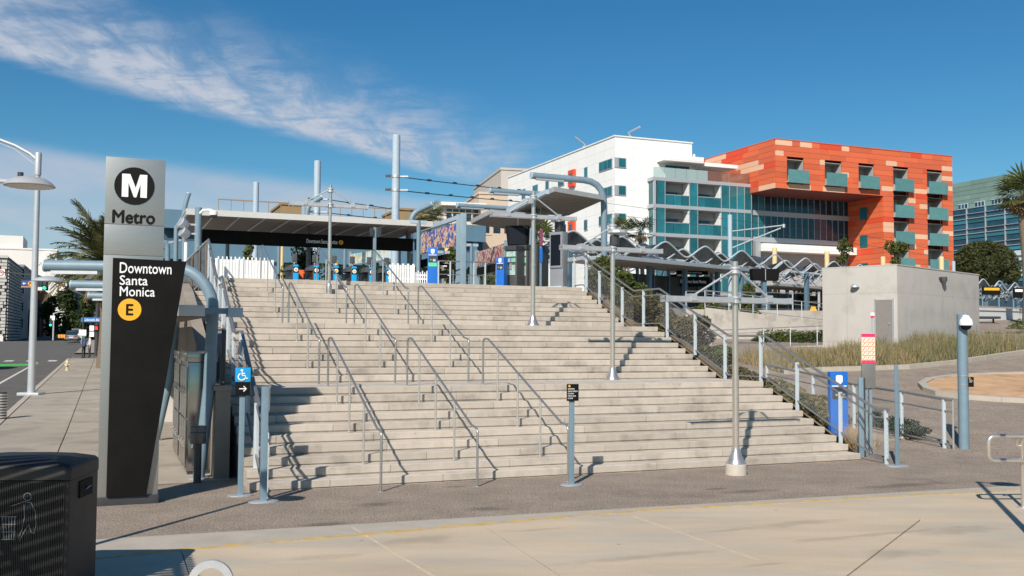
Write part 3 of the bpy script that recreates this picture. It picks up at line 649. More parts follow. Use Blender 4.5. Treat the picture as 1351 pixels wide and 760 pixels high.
# ---- stainless lamp masts with cross arms
CONB = mat('mast_footing', (0.48, 0.43, 0.37), 0.9, 0, 0.1, 5)
def mast(label, s, d, z0, ztop, zarm, zcol, sL, sR, r=0.062, footing=0.0, cone=True, box=None, group='steel light masts with braced cross arms'):
    t = site('light_mast', label, 'light mast', s, d, z0, group)
    if footing: MB().lathe([(0.20, 0), (0.20, footing-0.01), (0.19, footing)], 24).obj('footing', CONB, t, True)
    b0 = footing
    MB().lathe([(0.19 if cone else 0.08, b0), (0.19 if cone else 0.08, b0+0.015), (0.14 if cone else 0.08, b0+0.09), (0.085, b0+0.22), (r+0.01, b0+0.30)], 24).obj('base_cone', MASTM, t, True)
    H = ztop-z0; MB().tube([(0, 0, b0+0.1), (0, 0, H*0.45)], r, 18).obj('pole', MASTM, t, True)
    MB().tube([(0, 0, H*0.45), (0, 0, H)], r*0.92, 18).obj('upper_pole', MASTM, t, True)
    MB().lathe([(r*1.12, H*0.45-0.03), (r*1.12, H*0.45+0.03)], 18).obj('joint_ring', MASTM, t, True)
    za, zc = zarm-z0, zcol-z0
    for z in (za, zc): MB().lathe([(r*1.5, z-0.07), (r*1.75, z-0.055), (r*1.75, z-0.03), (r*1.4, z-0.02), (r*1.4, z+0.02), (r*1.75, z+0.03), (r*1.75, z+0.055), (r*1.5, z+0.07)], 18).obj('collar', GALV, t, True)
    for a, e in ((-1, sL-s), (1, s-sR)):
        x0, x1 = a*0.08, a*e; lo, hi = min(x0, x1), max(x0, x1)
        arm = MB().box(lo, hi, -0.10, -0.055, za-0.05, za+0.05).box(lo, hi, 0.055, 0.10, za-0.05, za+0.05).box(lo, hi, -0.06, 0.06, za-0.012, za+0.012).obj('cross_arm', GALV, t)
        MB().box(a*e-0.04 if a > 0 else a*e, a*e if a > 0 else a*e+0.04, -0.11, 0.11, za-0.06, za+0.06).obj('end_cap', GALV, arm)
        m_ = 0.62 if a < 0 else 0.58
        MB().tube([(a*0.06, -0.03, zc), (a*e*m_, -0.06, za+0.06)], 0.020, 8).obj('brace', GALV, t, True)
        MB().box(a*e*m_-0.06, a*e*m_+0.06, -0.115, 0.115, za-0.03, za+0.10).obj('brace_clamp', GALV, t)
        MB().box(lo+0.06, hi-0.06, -0.055, 0.055, za-0.058, za-0.046).obj('lamp_strip', WHITE, t)
    MB().tube([(0.09, -0.03, za+0.02)]+arc((0.09, -0.03, za+0.18), 0.16, -math.pi/2, math.pi/2*0.9, 8, (0.8, 0, 0), (0, 0, 1)), 0.012, 6).obj('cable', DARK, t, True)
    if box == 'head':
        MB().lathe([(0.10, zc-z0*0-0.46), (0.12, zc-0.44), (0.12, zc-0.22), (0.10, zc-0.20)], 12, (0.05, 0, 0)).obj('lamp_body', DARK, t)
        MB().lathe([(0.10, zc-0.20), (0.27, zc-0.14), (0.24, zc-0.08), (0.10, zc-0.04)], 10, (0.12, -0.02, 0)).obj('lamp_hood', GALV, t)
    if box == 'cam':
        MB().box(-0.20, -0.05, -0.14, 0.02, zc-0.18, zc-0.02).obj('camera_box', GALV, t, bevel=0.01)
    return t
def zat(x, y, d): return Pd(x, y, d)[1]
def sat(x, y, d): return Pd(x, y, d)[0]
d = -0.889
mast('tall steel light mast with braced cross arm standing on the asphalt before the bottom step', 3.726, d, 0, zat(969, 345, d), zat(969, 396, d), zat(969, 357, d), sat(875, 393, d), sat(1041, 398, d), footing=0.20)
d = 5.10
mast('steel light mast on the lower landing with a hooded lamp under its top', 3.124, d, 1.5, zat(807, 288, d), zat(807, 329, d), zat(807, 300, d), sat(740, 323, d), sat(872, 335, d), box='head')
d = 9.0; s_ = sat(703, 428, d)
mast('steel light mast on the upper landing in front of the butterfly roof', s_, d, 2.85, zat(703, 252, d), zat(703, 286, d), zat(703, 261, d), sat(648, 279, d), sat(759, 293, d), box='cam')
d = 12.2; s_ = sat(434, 387, d)
mast('thin steel light mast near the stair top left of the fare gates', s_, d, stair_z(12.2), zat(434, 244, d), zat(434, 271, d), zat(434, 251, d), sat(381, 265, d), sat(485, 277, d), r=0.05, cone=False)

# ---- leaning rail at the right edge and ring rack at the bottom
A = D(1303, 591, 15.0)
t = thing('leaning_rail', 'stainless tube leaning rail at the right edge of the foreground', 'leaning rail', (A.x+0.55, 15.0, 0), rad(3))
za, zb, r = 1.08, 0.715, 0.034; x0, x1, q = -0.55, 0.75, 0.09
loop = [(x1, 0, za), (x0+q, 0, za)]+arc((x0+q, 0, za-q), q, math.pi/2, math.pi, 5, (1, 0, 0), (0, 0, 1))[1:]+arc((x0+q, 0, zb+q), q, math.pi, math.pi*1.5, 5, (1, 0, 0), (0, 0, 1))+[(x1, 0, zb)]
MB().tube(loop, r, 12).obj('loop', MASTM, t, True)
MB().tube([(0.0, 0.05, 0), (0.0, 0.05, 0.98), (0.0, 0.0, 1.06)], 0.030, 12).obj('post', MASTM, t, True); MB().tube([(0.0, 0.05, 0.92), (-0.10, 0.05, 0.94), (-0.10, 0.0, 1.05)], 0.022, 8).obj('bracket', MASTM, t, True)
MB().lathe([(0.09, 0), (0.09, 0.012)], 16, (0, 0.05, 0)).obj('base_plate', GALV, t, True)
c = D(278, 768, 9.3)
t = thing('ring_bike_rack', 'pale grey ring bike rack cut off at the bottom edge', 'bike rack', (c.x, 9.3, 0), rad(10))
M = Matrix.Rotation(math.pi/2, 4, 'X'); ring = [(0.135, -0.028), (0.205, -0.028), (0.205, 0.028), (0.135, 0.028), (0.135, -0.028)]
MB().lathe(ring, 40, (0, 0, c.z), M, cap=False).obj('ring', mat('cast_grey', (0.44, 0.45, 0.46), 0.5, 0.3, 0.1, 10), t, True)
MB().tube([(0, 0, 0), (0, 0, c.z-0.16)], 0.045, 14).obj('post', GALV, t, True); MB().lathe([(0.12, 0), (0.12, 0.015)], 18).obj('base_plate', GALV, t, True)

# ---- disc lamps (the left one reaches into the frame, the right one only throws its shadow into it)
LAMPG = mat('lamp_grey', (0.40, 0.41, 0.42), 0.5, 0.2, 0.08, 5)
def disc_lamp(label, loc, rot, h, arm=0.50, R=0.255):
    t = thing('disc_lamp', label, 'lamp', loc, rot, 'low disc lamps on slim poles')
    MB().tube([(0, 0, 0), (0, 0, h+0.12)], [0.055, 0.038], 14).obj('pole', LAMPG, t, True); MB().lathe([(0.11, 0), (0.11, 0.05), (0.06, 0.07)], 16).obj('base', LAMPG, t, True)
    MB().tube([(0, 0, h+0.06), (arm-R*0.7, 0, h+0.05)], [0.03, 0.02], 8).obj('arm', LAMPG, t, True)
    hd = MB().lathe([(R*0.99, 0.0), (R, 0.006), (R*0.86, 0.045), (R*0.6, 0.085), (R*0.25, 0.105), (0.02, 0.108)], 30, (arm-0.02, 0, h)).obj('lamp_head', LAMPG, t, True)
    MB().lathe([(R*0.9, -0.006), (R*0.9, 0.0)], 26, (arm-0.02, 0, h)).obj('lens', mat('lamp_lens', (0.5, 0.5, 0.47), 0.3), hd)
    MB().lathe([(0.03, 0.09), (0.03, 0.15)], 10, (arm-0.12, 0, h)).obj('photocell', DARK, t, True)
c = D(39, 246, 10.4)
disc_lamp('slim grey lamp pole with a shallow disc head at the left edge', (c.x-0.42, 10.4, 0), 0, c.z, 0.44)
disc_lamp('slim lamp pole with a disc head just outside the right edge, seen by its shadow', (6.56, 12.35, 0), rad(-20), 4.25, 0.44)

# ---- litter bin
BINM = mat('bin_charcoal', (0.024, 0.023, 0.023), 0.6, 0.2, 0.25, 6, 0.1, 80)
BY = 9.75; xr = D(110, 680, BY).x; zt = D(100, 605, BY-0.1).z
t = thing('litter_bin', 'large charcoal litter bin with white litter pictogram in the lower left corner', 'litter bin', (xr-0.60, BY, 0), rad(4))
w, dp, H = 0.60, 0.42, zt-0.02
def rrect(w, d, r, n=5):
    P = []
    for cx, cy, a in ((w-r, d-r, 0), (-w+r, d-r, 90), (-w+r, -d+r, 180), (w-r, -d+r, 270)):
        P += [(cx+r*math.cos(rad(a+90*i/n)), cy+r*math.sin(rad(a+90*i/n))) for i in range(n+1)]
    return P
MB().slab(rrect(w-0.012, dp-0.012, 0.05), 0.06, H-0.16).obj('body', BINM, t, True)
lid = MB(); rings = []
for f, z in ((0.992, H-0.155), (0.992, H-0.06), (0.985, H-0.035), (0.95, H-0.015), (0.7, H+0.01), (0.35, H+0.025)):
    rings.append([(x*f, y*f, z+0.03*(1-(x*f/w)**2)) for x, y in rrect(w, dp, 0.06)])
n = len(rings[0]); lid.add([p for r_ in rings for p in r_], [(i*n+j, i*n+(j+1) % n, (i+1)*n+(j+1) % n, (i+1)*n+j) for i in range(len(rings)-1) for j in range(n)]+[tuple(range((len(rings)-1)*n, len(rings)*n))]); lid.obj('lid', BINM, t, True)
MB().slab(rrect(w-0.05, dp-0.05, 0.05), 0.0, 0.07).obj('plinth', BLACK, t)
# perforated cladding: fine upright slats on the front with a plain strip to the left
for i in range(46):
    x = -0.20+i*0.0165; MB().box(x, x+0.0085, -dp-0.006, -dp+0.012, 0.10, H-0.17).obj('slat', BINM, t)
for x0 in (-0.585, -0.235): MB().box(x0, x0+0.02 if x0 > -0.5 else -0.235, -dp-0.010, -dp+0.012, 0.09, H-0.165).obj('frame_strip', BINM, t)
MB().box(w-0.02, w+0.004, -0.16, 0.18, H-0.36, H-0.20).obj('slot', BLACKINK, t)
MB().box(w-0.01, w+0.06, -0.02, 0.04, H-0.30, H-0.296, Matrix.Translation((w, 0, H-0.3)) @ Matrix.Rotation(rad(-40), 4, 'Y') @ Matrix.Translation((-w, 0, -H+0.3))).obj('paper_scrap', mat('scrap_blue', (0.10, 0.20, 0.45), 0.6), t)
sy = MB(); q = 0.0034; c = Vector((0.20, -dp-0.013, 0.80))
PIC = mat('pictogram_white', (0.20, 0.21, 0.22), 0.7, 0, 0.5, 14)
fl([(0.035*math.cos(a)+0.02, 0.205+0.035*math.sin(a)) for a in [rad(i*30) for i in range(13)]])
fl([(-0.12, 0.12), (-0.01, 0.16), (0.055, 0.15), (0.10, 0.06), (0.105, -0.06), (0.09, -0.14), (0.06, -0.12), (0.04, -0.05), (0.0, -0.12), (-0.04, -0.20)]); fl([(-0.01, 0.14), (0.0, 0.02), (-0.02, -0.1), (-0.05, -0.18)])
for i in range(5): fl([(-0.20+i*0.028, 0.02), (-0.18+i*0.022, -0.19)])
for zz_ in (0.02, -0.05, -0.12, -0.19): fl([(-0.205, zz_), (-0.075, zz_)])
sy.obj('pictogram', PIC, t)

# ---- slatted stop shelter just outside the left edge: its roof shades the bin and the paving beside it
t = thing('slatted_shelter', 'slatted stop shelter beside the bin outside the left edge, seen by its striped shadow', 'shelter', (-5.75, 6.55, 0), TH)
for i in range(17): MB().box(-1.15, 1.35, -0.95+i*0.115, -0.89+i*0.115, 2.86, 2.89).obj('roof_slat', DARK, t)
for x in (-1.0, 0.05, 1.2): MB().box(x-0.03, x+0.03, -1.0, 1.0, 2.80, 2.855).obj('roof_beam', DARK, t)
for x in (-1.0, 0.05): MB().tube([(x, 0.85, 0), (x, 0.85, 2.8)], 0.06, 10).obj('post', DARK, t, True)
MB().box(-1.0, 0.0, 0.5, 0.8, 0.42, 0.46).obj('bench_seat', GALV, t)

# ================================================================ LEFT: shelter, lockers, wall
SHADEW = mat('shaded_wall_concrete', (0.26, 0.22, 0.18), 0.9, 0, 0.15, 1.5, 0.15, 40)  # shade of the locker roof put into the wall colour
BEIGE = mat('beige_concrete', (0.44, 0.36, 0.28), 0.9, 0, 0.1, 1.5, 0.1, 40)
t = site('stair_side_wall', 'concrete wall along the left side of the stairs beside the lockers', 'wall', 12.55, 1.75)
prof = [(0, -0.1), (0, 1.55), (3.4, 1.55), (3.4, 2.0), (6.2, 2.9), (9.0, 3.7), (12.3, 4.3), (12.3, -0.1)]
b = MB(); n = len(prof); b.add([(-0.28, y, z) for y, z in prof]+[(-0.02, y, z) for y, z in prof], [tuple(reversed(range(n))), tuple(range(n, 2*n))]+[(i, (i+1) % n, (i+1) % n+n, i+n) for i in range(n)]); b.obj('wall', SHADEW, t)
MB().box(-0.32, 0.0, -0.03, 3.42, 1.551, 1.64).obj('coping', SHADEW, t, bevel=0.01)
# low end blocks beside the bottom steps
railing('wall_fence', 'mesh fence panel standing on the stair side wall behind the square post', [S(12.69, 1.9, 1.64), S(12.69, 5.1, 1.64)], [S(12.69, d, 1.64) for d in (1.95, 3.5, 5.05)], hts=(1.0, 0.05), rt=0.02, rm=0.02, postmat=DARK, infill=(0.05, 0.98), base=S(12.69, 1.95, 1.64), sp=0.04, wr=0.003)
# sloping beige wall and brown fence at the upper left of the stairs
t = site('sloping_wall', 'beige stepped wall rising to the stair top behind the blue pipes', 'wall', 12.2, 12.2)
P = [Pd(300, 372, 12.2), Pd(283, 366, 12.2), Pd(262, 384, 12.2), Pd(205, 430, 12.2), Pd(205, 520, 12.2), Pd(300, 520, 12.2)]
MB().prism([(-(s-12.2), z) for s, z in P], 0, 0.3).obj('wall', BEIGE, t)
for i in range(4):
    s0, z0 = Pd(214+i*17, 425-i*14, 12.2); MB().box(-(s0-12.2)-0.30, -(s0-12.2)+0.30, -0.06-0.003*i, 0.0, z0-0.5, z0-0.05).obj('stone_block', BEIGE, t, bevel=0.012)
P = [Pd(272, 372, 12.15), Pd(246, 398, 12.15), Pd(205, 438, 12.15)]
pts = [S(s, 12.15, z) for s, z in P]
railing('sloping_fence', 'brown mesh fence sloping down left from the stair top', pts, [S(*((lambda q: (q[0], 12.15, q[1]))(Pd(x, y, 12.15)))) for x, y in ((272, 372), (262, 382), (252, 392), (236, 408), (218, 426))], hts=(1.15, 0.12), rt=0.025, rm=0.02, postmat=mat('brown_metal', (0.17, 0.13, 0.10), 0.6, 0.2), infill=(0.12, 1.12), sp=0.03, wr=0.0045)

# ---- blue pipe frames and the locker roof
def pipe_frame(label, Y, xpost, ypost_b, xarm, yarm, xtop):
    zarm = D(xarm, yarm, Y).z; Xp = D(xtop, 400, Y).x; Xa = D(xarm, yarm, Y).x; Xb = D(xpost, ypost_b, Y).x
    t = thing('pipe_frame', label, 'pipe frame', (Xb, Y, 0), 0, 'bent blue pipe frames over the lockers')
    q = 0.75; x1 = Xp-Xb; r = 0.105
    path = [(0, 0, 0), (x1*0.8, 0, 1.6), (x1, 0, zarm-q-0.1), (x1, 0, zarm-q)]+arc((x1-q, 0, zarm-q), q, 0, math.pi/2, 9, (1, 0, 0), (0, 0, 1))[1:]+[(Xa-Xb, 0, zarm+0.02)]
    pp_ = MB().tube(path, r, 16).obj('pipe', BLUE, t, True)
    MB().tube([(Xa-Xb-0.02, 0, zarm+0.02), (Xa-Xb+0.01, 0, zarm+0.02)], r+0.006, 16).obj('end_cap', BLUEL, t, True)
    MB().box(Xa-Xb+0.12, Xa-Xb+0.95, -0.06, 0.06, zarm-0.13, zarm-0.07).obj('lamp_strip', GALV, t)
    MB().lathe([(0.17, 0), (0.17, 0.02)], 18).obj('base_plate', GALV, t, True)
    return zarm
YA, YB, YC = 17.55, 23.8, 30.9
pipe_frame('bent blue pipe frame nearest the camera, arching over the lockers', YA, 262, 628, 60, 352, 281)
pipe_frame('second bent blue pipe frame, just behind the nearest one', YB, 205, 560, 95, 376.5, 232)
pipe_frame('farthest of the three bent blue pipe frames over the lockers', YC, 182, 520, 118, 391, 206)
t = site('locker_roof', 'flat pale metal roof hung under the blue pipe frames above the lockers', 'roof', 14.0, 3.0)
# roof slab runs back along the frames
def lx(px, py, Y):
    p = D(px, py, Y); s, d = sd(p); return (-(s-14.0), d-3.0, p.z)
zf = D(260, 408, 17.2).z
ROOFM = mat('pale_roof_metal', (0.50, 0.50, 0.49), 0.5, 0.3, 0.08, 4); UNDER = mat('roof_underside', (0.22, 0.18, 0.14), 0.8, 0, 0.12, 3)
x1 = lx(304, 410, 17.0)[0]; y1 = lx(304, 410, 17.0)[1]
MB().box(x1-2.0, x1-0.42, y1, y1+13.5, zf-0.13, zf+0.06).obj('roof_panel', ROOFM, t, bevel=0.01)
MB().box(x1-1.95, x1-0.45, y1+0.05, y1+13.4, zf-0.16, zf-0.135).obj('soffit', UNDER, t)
MB().box(x1-0.42, x1-0.02, y1+0.15, y1+0.27, zf-0.08, zf+0.02).obj('bracket', BLUE, t); MB().box(x1-0.03, x1+0.22, y1+0.05, y1+0.4, zf-0.13, zf+0.03).obj('end_block', BLUEL, t, bevel=0.01)
# ---- stainless lockers
LOCK = mat('locker_steel', (0.33, 0.32, 0.31), 0.16, 0.95, 0.10, 2.5, 0.02, 12)
for j, (dd, ln, lb) in enumerate(((2.45, 1.7, 'front stainless bike locker bank beside the stair wall'), (4.45, 1.6, 'rear stainless bike locker bank behind the front one, left of the stair wall'))):
    s0 = Pd(248, 560, 2.45)[0]+0.02; wdt = 0.50
    t = site('bike_locker', lb, 'locker', s0, dd, 0.0, 'stainless bike lockers')
    z1 = 2.20
    MB().box(0, wdt, 0, ln, 0.06, z1-0.17).obj('body', LOCK, t, bevel=0.012)
    MB().box(-0.03, wdt+0.02, -0.02, ln+0.02, z1-0.165, z1).obj('top_trim', LOCK, t, bevel=0.012)
    MB().box(0.03, wdt-0.03, 0.02, ln-0.02, 0.0, 0.06).obj('plinth', DARK, t)
    for i in range(3):
        y0 = 0.03+i*(ln-0.04)/3
        for za, zb in ((0.12, 0.98), (1.02, 1.95)):
            dr = MB().box(-0.022, -0.002, y0, y0+(ln-0.04)/3-0.03, za, zb).obj('door', LOCK, t, bevel=0.005)
            MB().tube([(-0.03, y0+0.06, (za+zb)/2-0.05), (-0.06, y0+0.06, (za+zb)/2-0.03), (-0.06, y0+0.06, (za+zb)/2+0.04), (-0.03, y0+0.06, (za+zb)/2+0.06)], 0.010, 6).obj('handle', STEEL, dr, True)
    for za, zb in ((0.10, 0.62), (0.66, 1.98)): MB().box(0.03, wdt-0.03, -0.016, -0.002, za, zb).obj('end_panel', LOCK, t, bevel=0.004)
    MB().tube([(0.10, -0.02, 0.48), (0.10, -0.05, 0.50), (0.10, -0.05, 0.58), (0.10, -0.02, 0.60)], 0.009, 6).obj('end_handle', STEEL, t, True)
p = G(260, 637); zt = D(267, 562, p.y).z
t = thing('bollard_light', 'dark grey bollard with wide cylinder head in front of the lockers', 'bollard', p, 0)
MB().tube([(0, 0, 0), (0, 0, zt-0.25)], 0.065, 18).obj('stem', DARK, t, True)
GREYM = mat('bollard_grey', (0.13, 0.13, 0.13), 0.45, 0.6, 0.1, 6)
MB().lathe([(0.13, zt-0.30), (0.135, zt-0.29), (0.135, zt-0.11)], 22).obj('lower_head', GREYM, t, True); MB().lathe([(0.135, zt-0.10), (0.135, zt-0.01), (0.125, zt)], 22).obj('cap', GREYM, t, True)

# ================================================================ LEFT STREET
LGREY = mat('lamp_post_grey', (0.42, 0.44, 0.46), 0.5, 0.2, 0.06, 3)
p = Gs(41, 521)
t = thing('street_lamp', 'tall pale grey street lamp at the kerb with arm curving left', 'street lamp', p, 0)
f = lambda x, y: D(x, y, p.y)-p
zt = f(53, 203).z
MB().box(-0.42, 0.42, -0.3, 0.3, -0.02, 0.10).obj('footing', GALV, t, bevel=0.02)
MB().tube([(0, 0, 0.1), (0, 0, zt-1.5), (0, 0, zt)], [0.145, 0.105, 0.09], 14).obj('pole', LGREY, t, True)
MB().lathe([(0.125, zt-0.85), (0.125, zt), (0.10, zt+0.05)], 14).obj('pole_cap', LGREY, t, True)
ap = [(0, 0, f(50, 212).z), f(40, 203), f(20, 192), f(0, 184.5), f(-25, 181), f(-60, 181)]
MB().tube(ap, [0.075, 0.07, 0.065, 0.06, 0.06, 0.06], 10).obj('arm', LGREY, t, True); MB().tube([(0, 0, f(50, 219).z), f(38, 211), f(20, 197), f(0, 189)], 0.015, 6).obj('arm_cable', GALV, t, True)
c = f(68, 369); MB().lathe([(0.58, 0), (0.56, 0.04), (0.40, 0.13), (0.15, 0.20), (0.02, 0.21)], 24, (c.x, -0.3, c.z-0.08)).obj('disc_lamp_head', LGREY, t, True)
MB().tube([(0, 0, c.z), (c.x-0.3, -0.3, c.z)], 0.03, 6).obj('disc_lamp_arm', LGREY, t, True)
# perforated steel bollard at the left edge
p = Gs(1, 553); zt = D(1, 518, p.y).z-p.z
t = thing('steel_bollard', 'short ribbed steel bollard at the far left edge of the sidewalk', 'bollard', p, 0)
MB().lathe([(0.15, 0), (0.15, zt), (0.13, zt+0.015)], 20).obj('barrel', DARK, t, True)
for i in range(9): MB().lathe([(0.165, zt*(0.06+i*0.105)), (0.165, zt*(0.12+i*0.105))], 20, cap=False).obj('band', STEEL, t, True)
# hydrant
HYD = mat('hydrant_cream', (0.55, 0.46, 0.30), 0.6, 0, 0.1, 8)
p = Gs(88.5, 489); H = D(88.5, 474, p.y).z-p.z; k = H/0.85
t = thing('fire_hydrant', 'cream fire hydrant standing on the sidewalk by the kerb', 'hydrant', p, 0)
MB().lathe([(0.16*k, 0), (0.16*k, 0.04*k), (0.10*k, 0.06*k), (0.095*k, 0.5*k), (0.14*k, 0.53*k), (0.14*k, 0.57*k), (0.125*k, 0.66*k), (0.08*k, 0.76*k), (0.03*k, 0.80*k), (0.03*k, 0.85*k)], 16).obj('barrel', HYD, t, True)
MB().tube([(-0.2*k, 0, 0.45*k), (0.2*k, 0, 0.45*k)], 0.06*k, 10).obj('side_outlets', HYD, t, True); MB().tube([(0, 0, 0.42*k), (0, -0.2*k, 0.42*k)], 0.085*k, 12).obj('front_outlet', HYD, t, True)
# two pedestrians with bodies grown by the skin modifier
SKIN = mat('skin', (0.40, 0.24, 0.17), 0.6)
def person(label, loc, rot, shirt, trousers, bend=0.0, H=1.75):
    V = [(0, 0, 0.95), (0, 0, 1.15), (0, 0.0, 1.38), (0, -0.01, 1.50), (0, -0.02, 1.58), (0, -0.025, 1.68),
         (-0.19, 0, 1.40), (-0.25, 0.02, 1.14), (-0.20, -0.14, 0.95), (-0.17, -0.22, 0.93), (0.19, 0, 1.40), (0.25, 0.03, 1.14), (0.23, -0.02, 0.90), (0.22, -0.05, 0.82),
         (-0.10, 0, 0.90), (-0.11, -0.02, 0.50), (-0.11, 0.01, 0.08), (-0.12, -0.16, 0.035), (0.10, 0, 0.90), (0.12, 0.01, 0.50), (0.12, 0.04, 0.08), (0.13, -0.13, 0.035)]
    E = [(0, 1), (1, 2), (2, 3), (3, 4), (4, 5), (2, 6), (6, 7), (7, 8), (8, 9), (2, 10), (10, 11), (11, 12), (12, 13), (0, 14), (14, 15), (15, 16), (16, 17), (0, 18), (18, 19), (19, 20), (20, 21)]
    R = [0.15, 0.14, 0.17, 0.065, 0.085, 0.095, 0.07, 0.05, 0.04, 0.035, 0.07, 0.05, 0.04, 0.035, 0.095, 0.065, 0.045, 0.04, 0.095, 0.065, 0.045, 0.04]
    k = H/1.77; me = bpy.data.meshes.new('body'); me.from_pydata([(x*k, y*k, z*k) for x, y, z in V], E, [])
    o = bpy.data.objects.new('body', me); COL.objects.link(o); md = o.modifiers.new('skin', 'SKIN')
    for i, sv in enumerate(me.skin_vertices[0].data): sv.radius = (R[i]*k, R[i]*k*0.8); sv.use_root = (i == 0)
    o.modifiers.new('sub', 'SUBSURF').levels = 1
    dg = bpy.context.evaluated_depsgraph_get(); m2 = bpy.data.meshes.new_from_object(o.evaluated_get(dg)); bpy.data.objects.remove(o)
    m2.materials.clear()
    for mm in (shirt, trousers, SKIN, BLACKINK): m2.materials.append(mm)
    for p_ in m2.polygons:
        c = p_.center/k
        p_.material_index = 2 if (c.z > 1.50 or (abs(c.x) > 0.14 and c.z < 1.0 and c.z > 0.75 and c.y < -0.02)) else 3 if c.z < 0.09 else 1 if c.z < 0.98 and abs(c.x) < 0.2 else 0
    m2.shade_smooth()
    t = thing('person', label, 'person', loc, rot)
    link('body', m2, None, t)
    MB().lathe([(0.09*k, 1.66*k), (0.105*k, 1.70*k), (0.095*k, 1.76*k), (0.05*k, 1.80*k)], 12, (0, 0.0, 0)).obj('hair', mat('dark_hair', (0.03, 0.022, 0.018), 0.7), t, True)
SHB, SHW, TRB = mat('shirt_blue', (0.16, 0.24, 0.45), 0.8), mat('shirt_white', (0.55, 0.56, 0.60), 0.8), mat('trousers_dark', (0.02, 0.022, 0.03), 0.8)
def at_height(xp, yfeet, yhead, Hm):     # distance at which a figure Hm tall spans the two rows
    Y = Hm/(ray(xp, yhead).z/ray(xp, yhead).y-ray(xp, yfeet).z/ray(xp, yfeet).y); return D(xp, yfeet, Y)
p1, p2 = at_height(110, 472.5, 441, 1.75), at_height(118, 472.0, 441.5, 1.75)
person('person in a light blue shirt and dark trousers at the far corner', p1, rad(70), SHB, TRB); person('person in a white shirt and dark trousers right of the blue shirt', p2, rad(-60), SHW, TRB)
# the two pedestrians stand where image pixel rows put them; no paving raised beneath
# ---- cars
TYRE = mat('tyre', (0.015, 0.015, 0.015), 0.8); RIM = mat('rim', (0.35, 0.35, 0.36), 0.3, 0.9)
REDL = mat('tail_light', (0.45, 0.01, 0.01), 0.3)
def car(label, loc, rot, paint, L=4.5, Wd=1.8, H=1.45, suv=False):
    t = thing('parked_car', label, 'car', loc, rot)                 # local +x is the nose
    h = H/1.45; b = MB()
    lower = [(-L/2, 0.45*h), (-L/2+0.04, 0.25), (-L/2+0.3, 0.2), (L/2-0.3, 0.2), (L/2-0.02, 0.28), (L/2, 0.55*h), (L/2-0.12, 0.72*h), (L/2-0.95, 0.88*h), (-L/2+0.75, 0.92*h), (-L/2+0.08, 0.85*h)]
    b.prism(lower, -Wd/2, Wd/2); b.obj('body', paint, t, bevel=0.05)
    cab = [(-L/2+0.35, 0.90*h), (-L/2+0.95, 1.38*h), (-L/2+1.3, H), (L/2-2.2, H-0.01), (L/2-1.75, 1.33*h), (L/2-1.0, 0.88*h)]
    if suv: cab[0] = (-L/2+0.12, 0.90*h); cab[1] = (-L/2+0.35, 1.40*h); cab[2] = (-L/2+0.6, H)
    b = MB(); n = len(cab); f = 0.78
    zr = lambda z: Wd/2-0.06-0.16*(z-0.88*h)/(H-0.88*h)
    b.add([(x, -zr(z), z) for x, z in cab]+[(x, zr(z), z) for x, z in cab], [tuple(reversed(range(n))), tuple(range(n, 2*n))]+[(i, (i+1) % n, (i+1) % n+n, i+n) for i in range(n)])
    b.obj('cabin_glass', GLASSD, t, bevel=0.04)
    MB().box(cab[1][0]+0.15, cab[4][0]-0.2, -Wd/2+0.24, Wd/2-0.24, H-0.02, H+0.02).obj('roof', paint, t, bevel=0.015)
    for x in (-L/2+0.85, L/2-0.9):
        for s in (-1, 1):
            M = Matrix.Rotation(math.pi/2, 4, 'X'); w = MB().lathe([(0.22, -0.11), (0.33, -0.10), (0.335, 0.0), (0.33, 0.10), (0.22, 0.11)], 20, (x, s*(Wd/2-0.08), 0.33), M).obj('wheel', TYRE, t, True)
            MB().lathe([(0.2, -0.118), (0.2, 0.118)], 14, (x, s*(Wd/2-0.08), 0.33), M).obj('rim', RIM, w, True)
    for s in (-1, 1):
        MB().box(-L/2-0.015, -L/2+0.05, s*(Wd/2-0.32)-0.18, s*(Wd/2-0.32)+0.18, 0.64*h, 0.80*h).obj('tail_light', REDL, t); MB().box(L/2-0.14, L/2-0.02, s*(Wd/2-0.34)-0.2, s*(Wd/2-0.34)+0.2, 0.58*h, 0.68*h).obj('headlight', INK, t)
    MB().box(-L/2-0.02, -L/2+0.02, -0.26, 0.26, 0.46*h, 0.58*h).obj('number_plate', INK, t)
    return t
p = Gs(94.5, 449.8); Y = 1.85*FPX/16.5; p = D(94.5, 449.8, Y)
sv = mat('car_silver', (0.42, 0.43, 0.44), 0.3, 0.6)
car('silver car seen from behind, far down the left street', (p.x, p.y, p.z), TH+math.pi/2, sv)
p = D(-9, 478, 62); car('dark car cut off by the left edge beyond the green lane', (p.x-1.1, p.y, p.z), TH+math.pi/2, mat('car_dark', (0.03, 0.03, 0.035), 0.3, 0.3))
car('white sport utility car parked right of the silver car', (lambda q: (q.x, q.y, q.z))(D(101, 449, 150)), TH+math.pi/2, WHITE, H=1.7, suv=True)

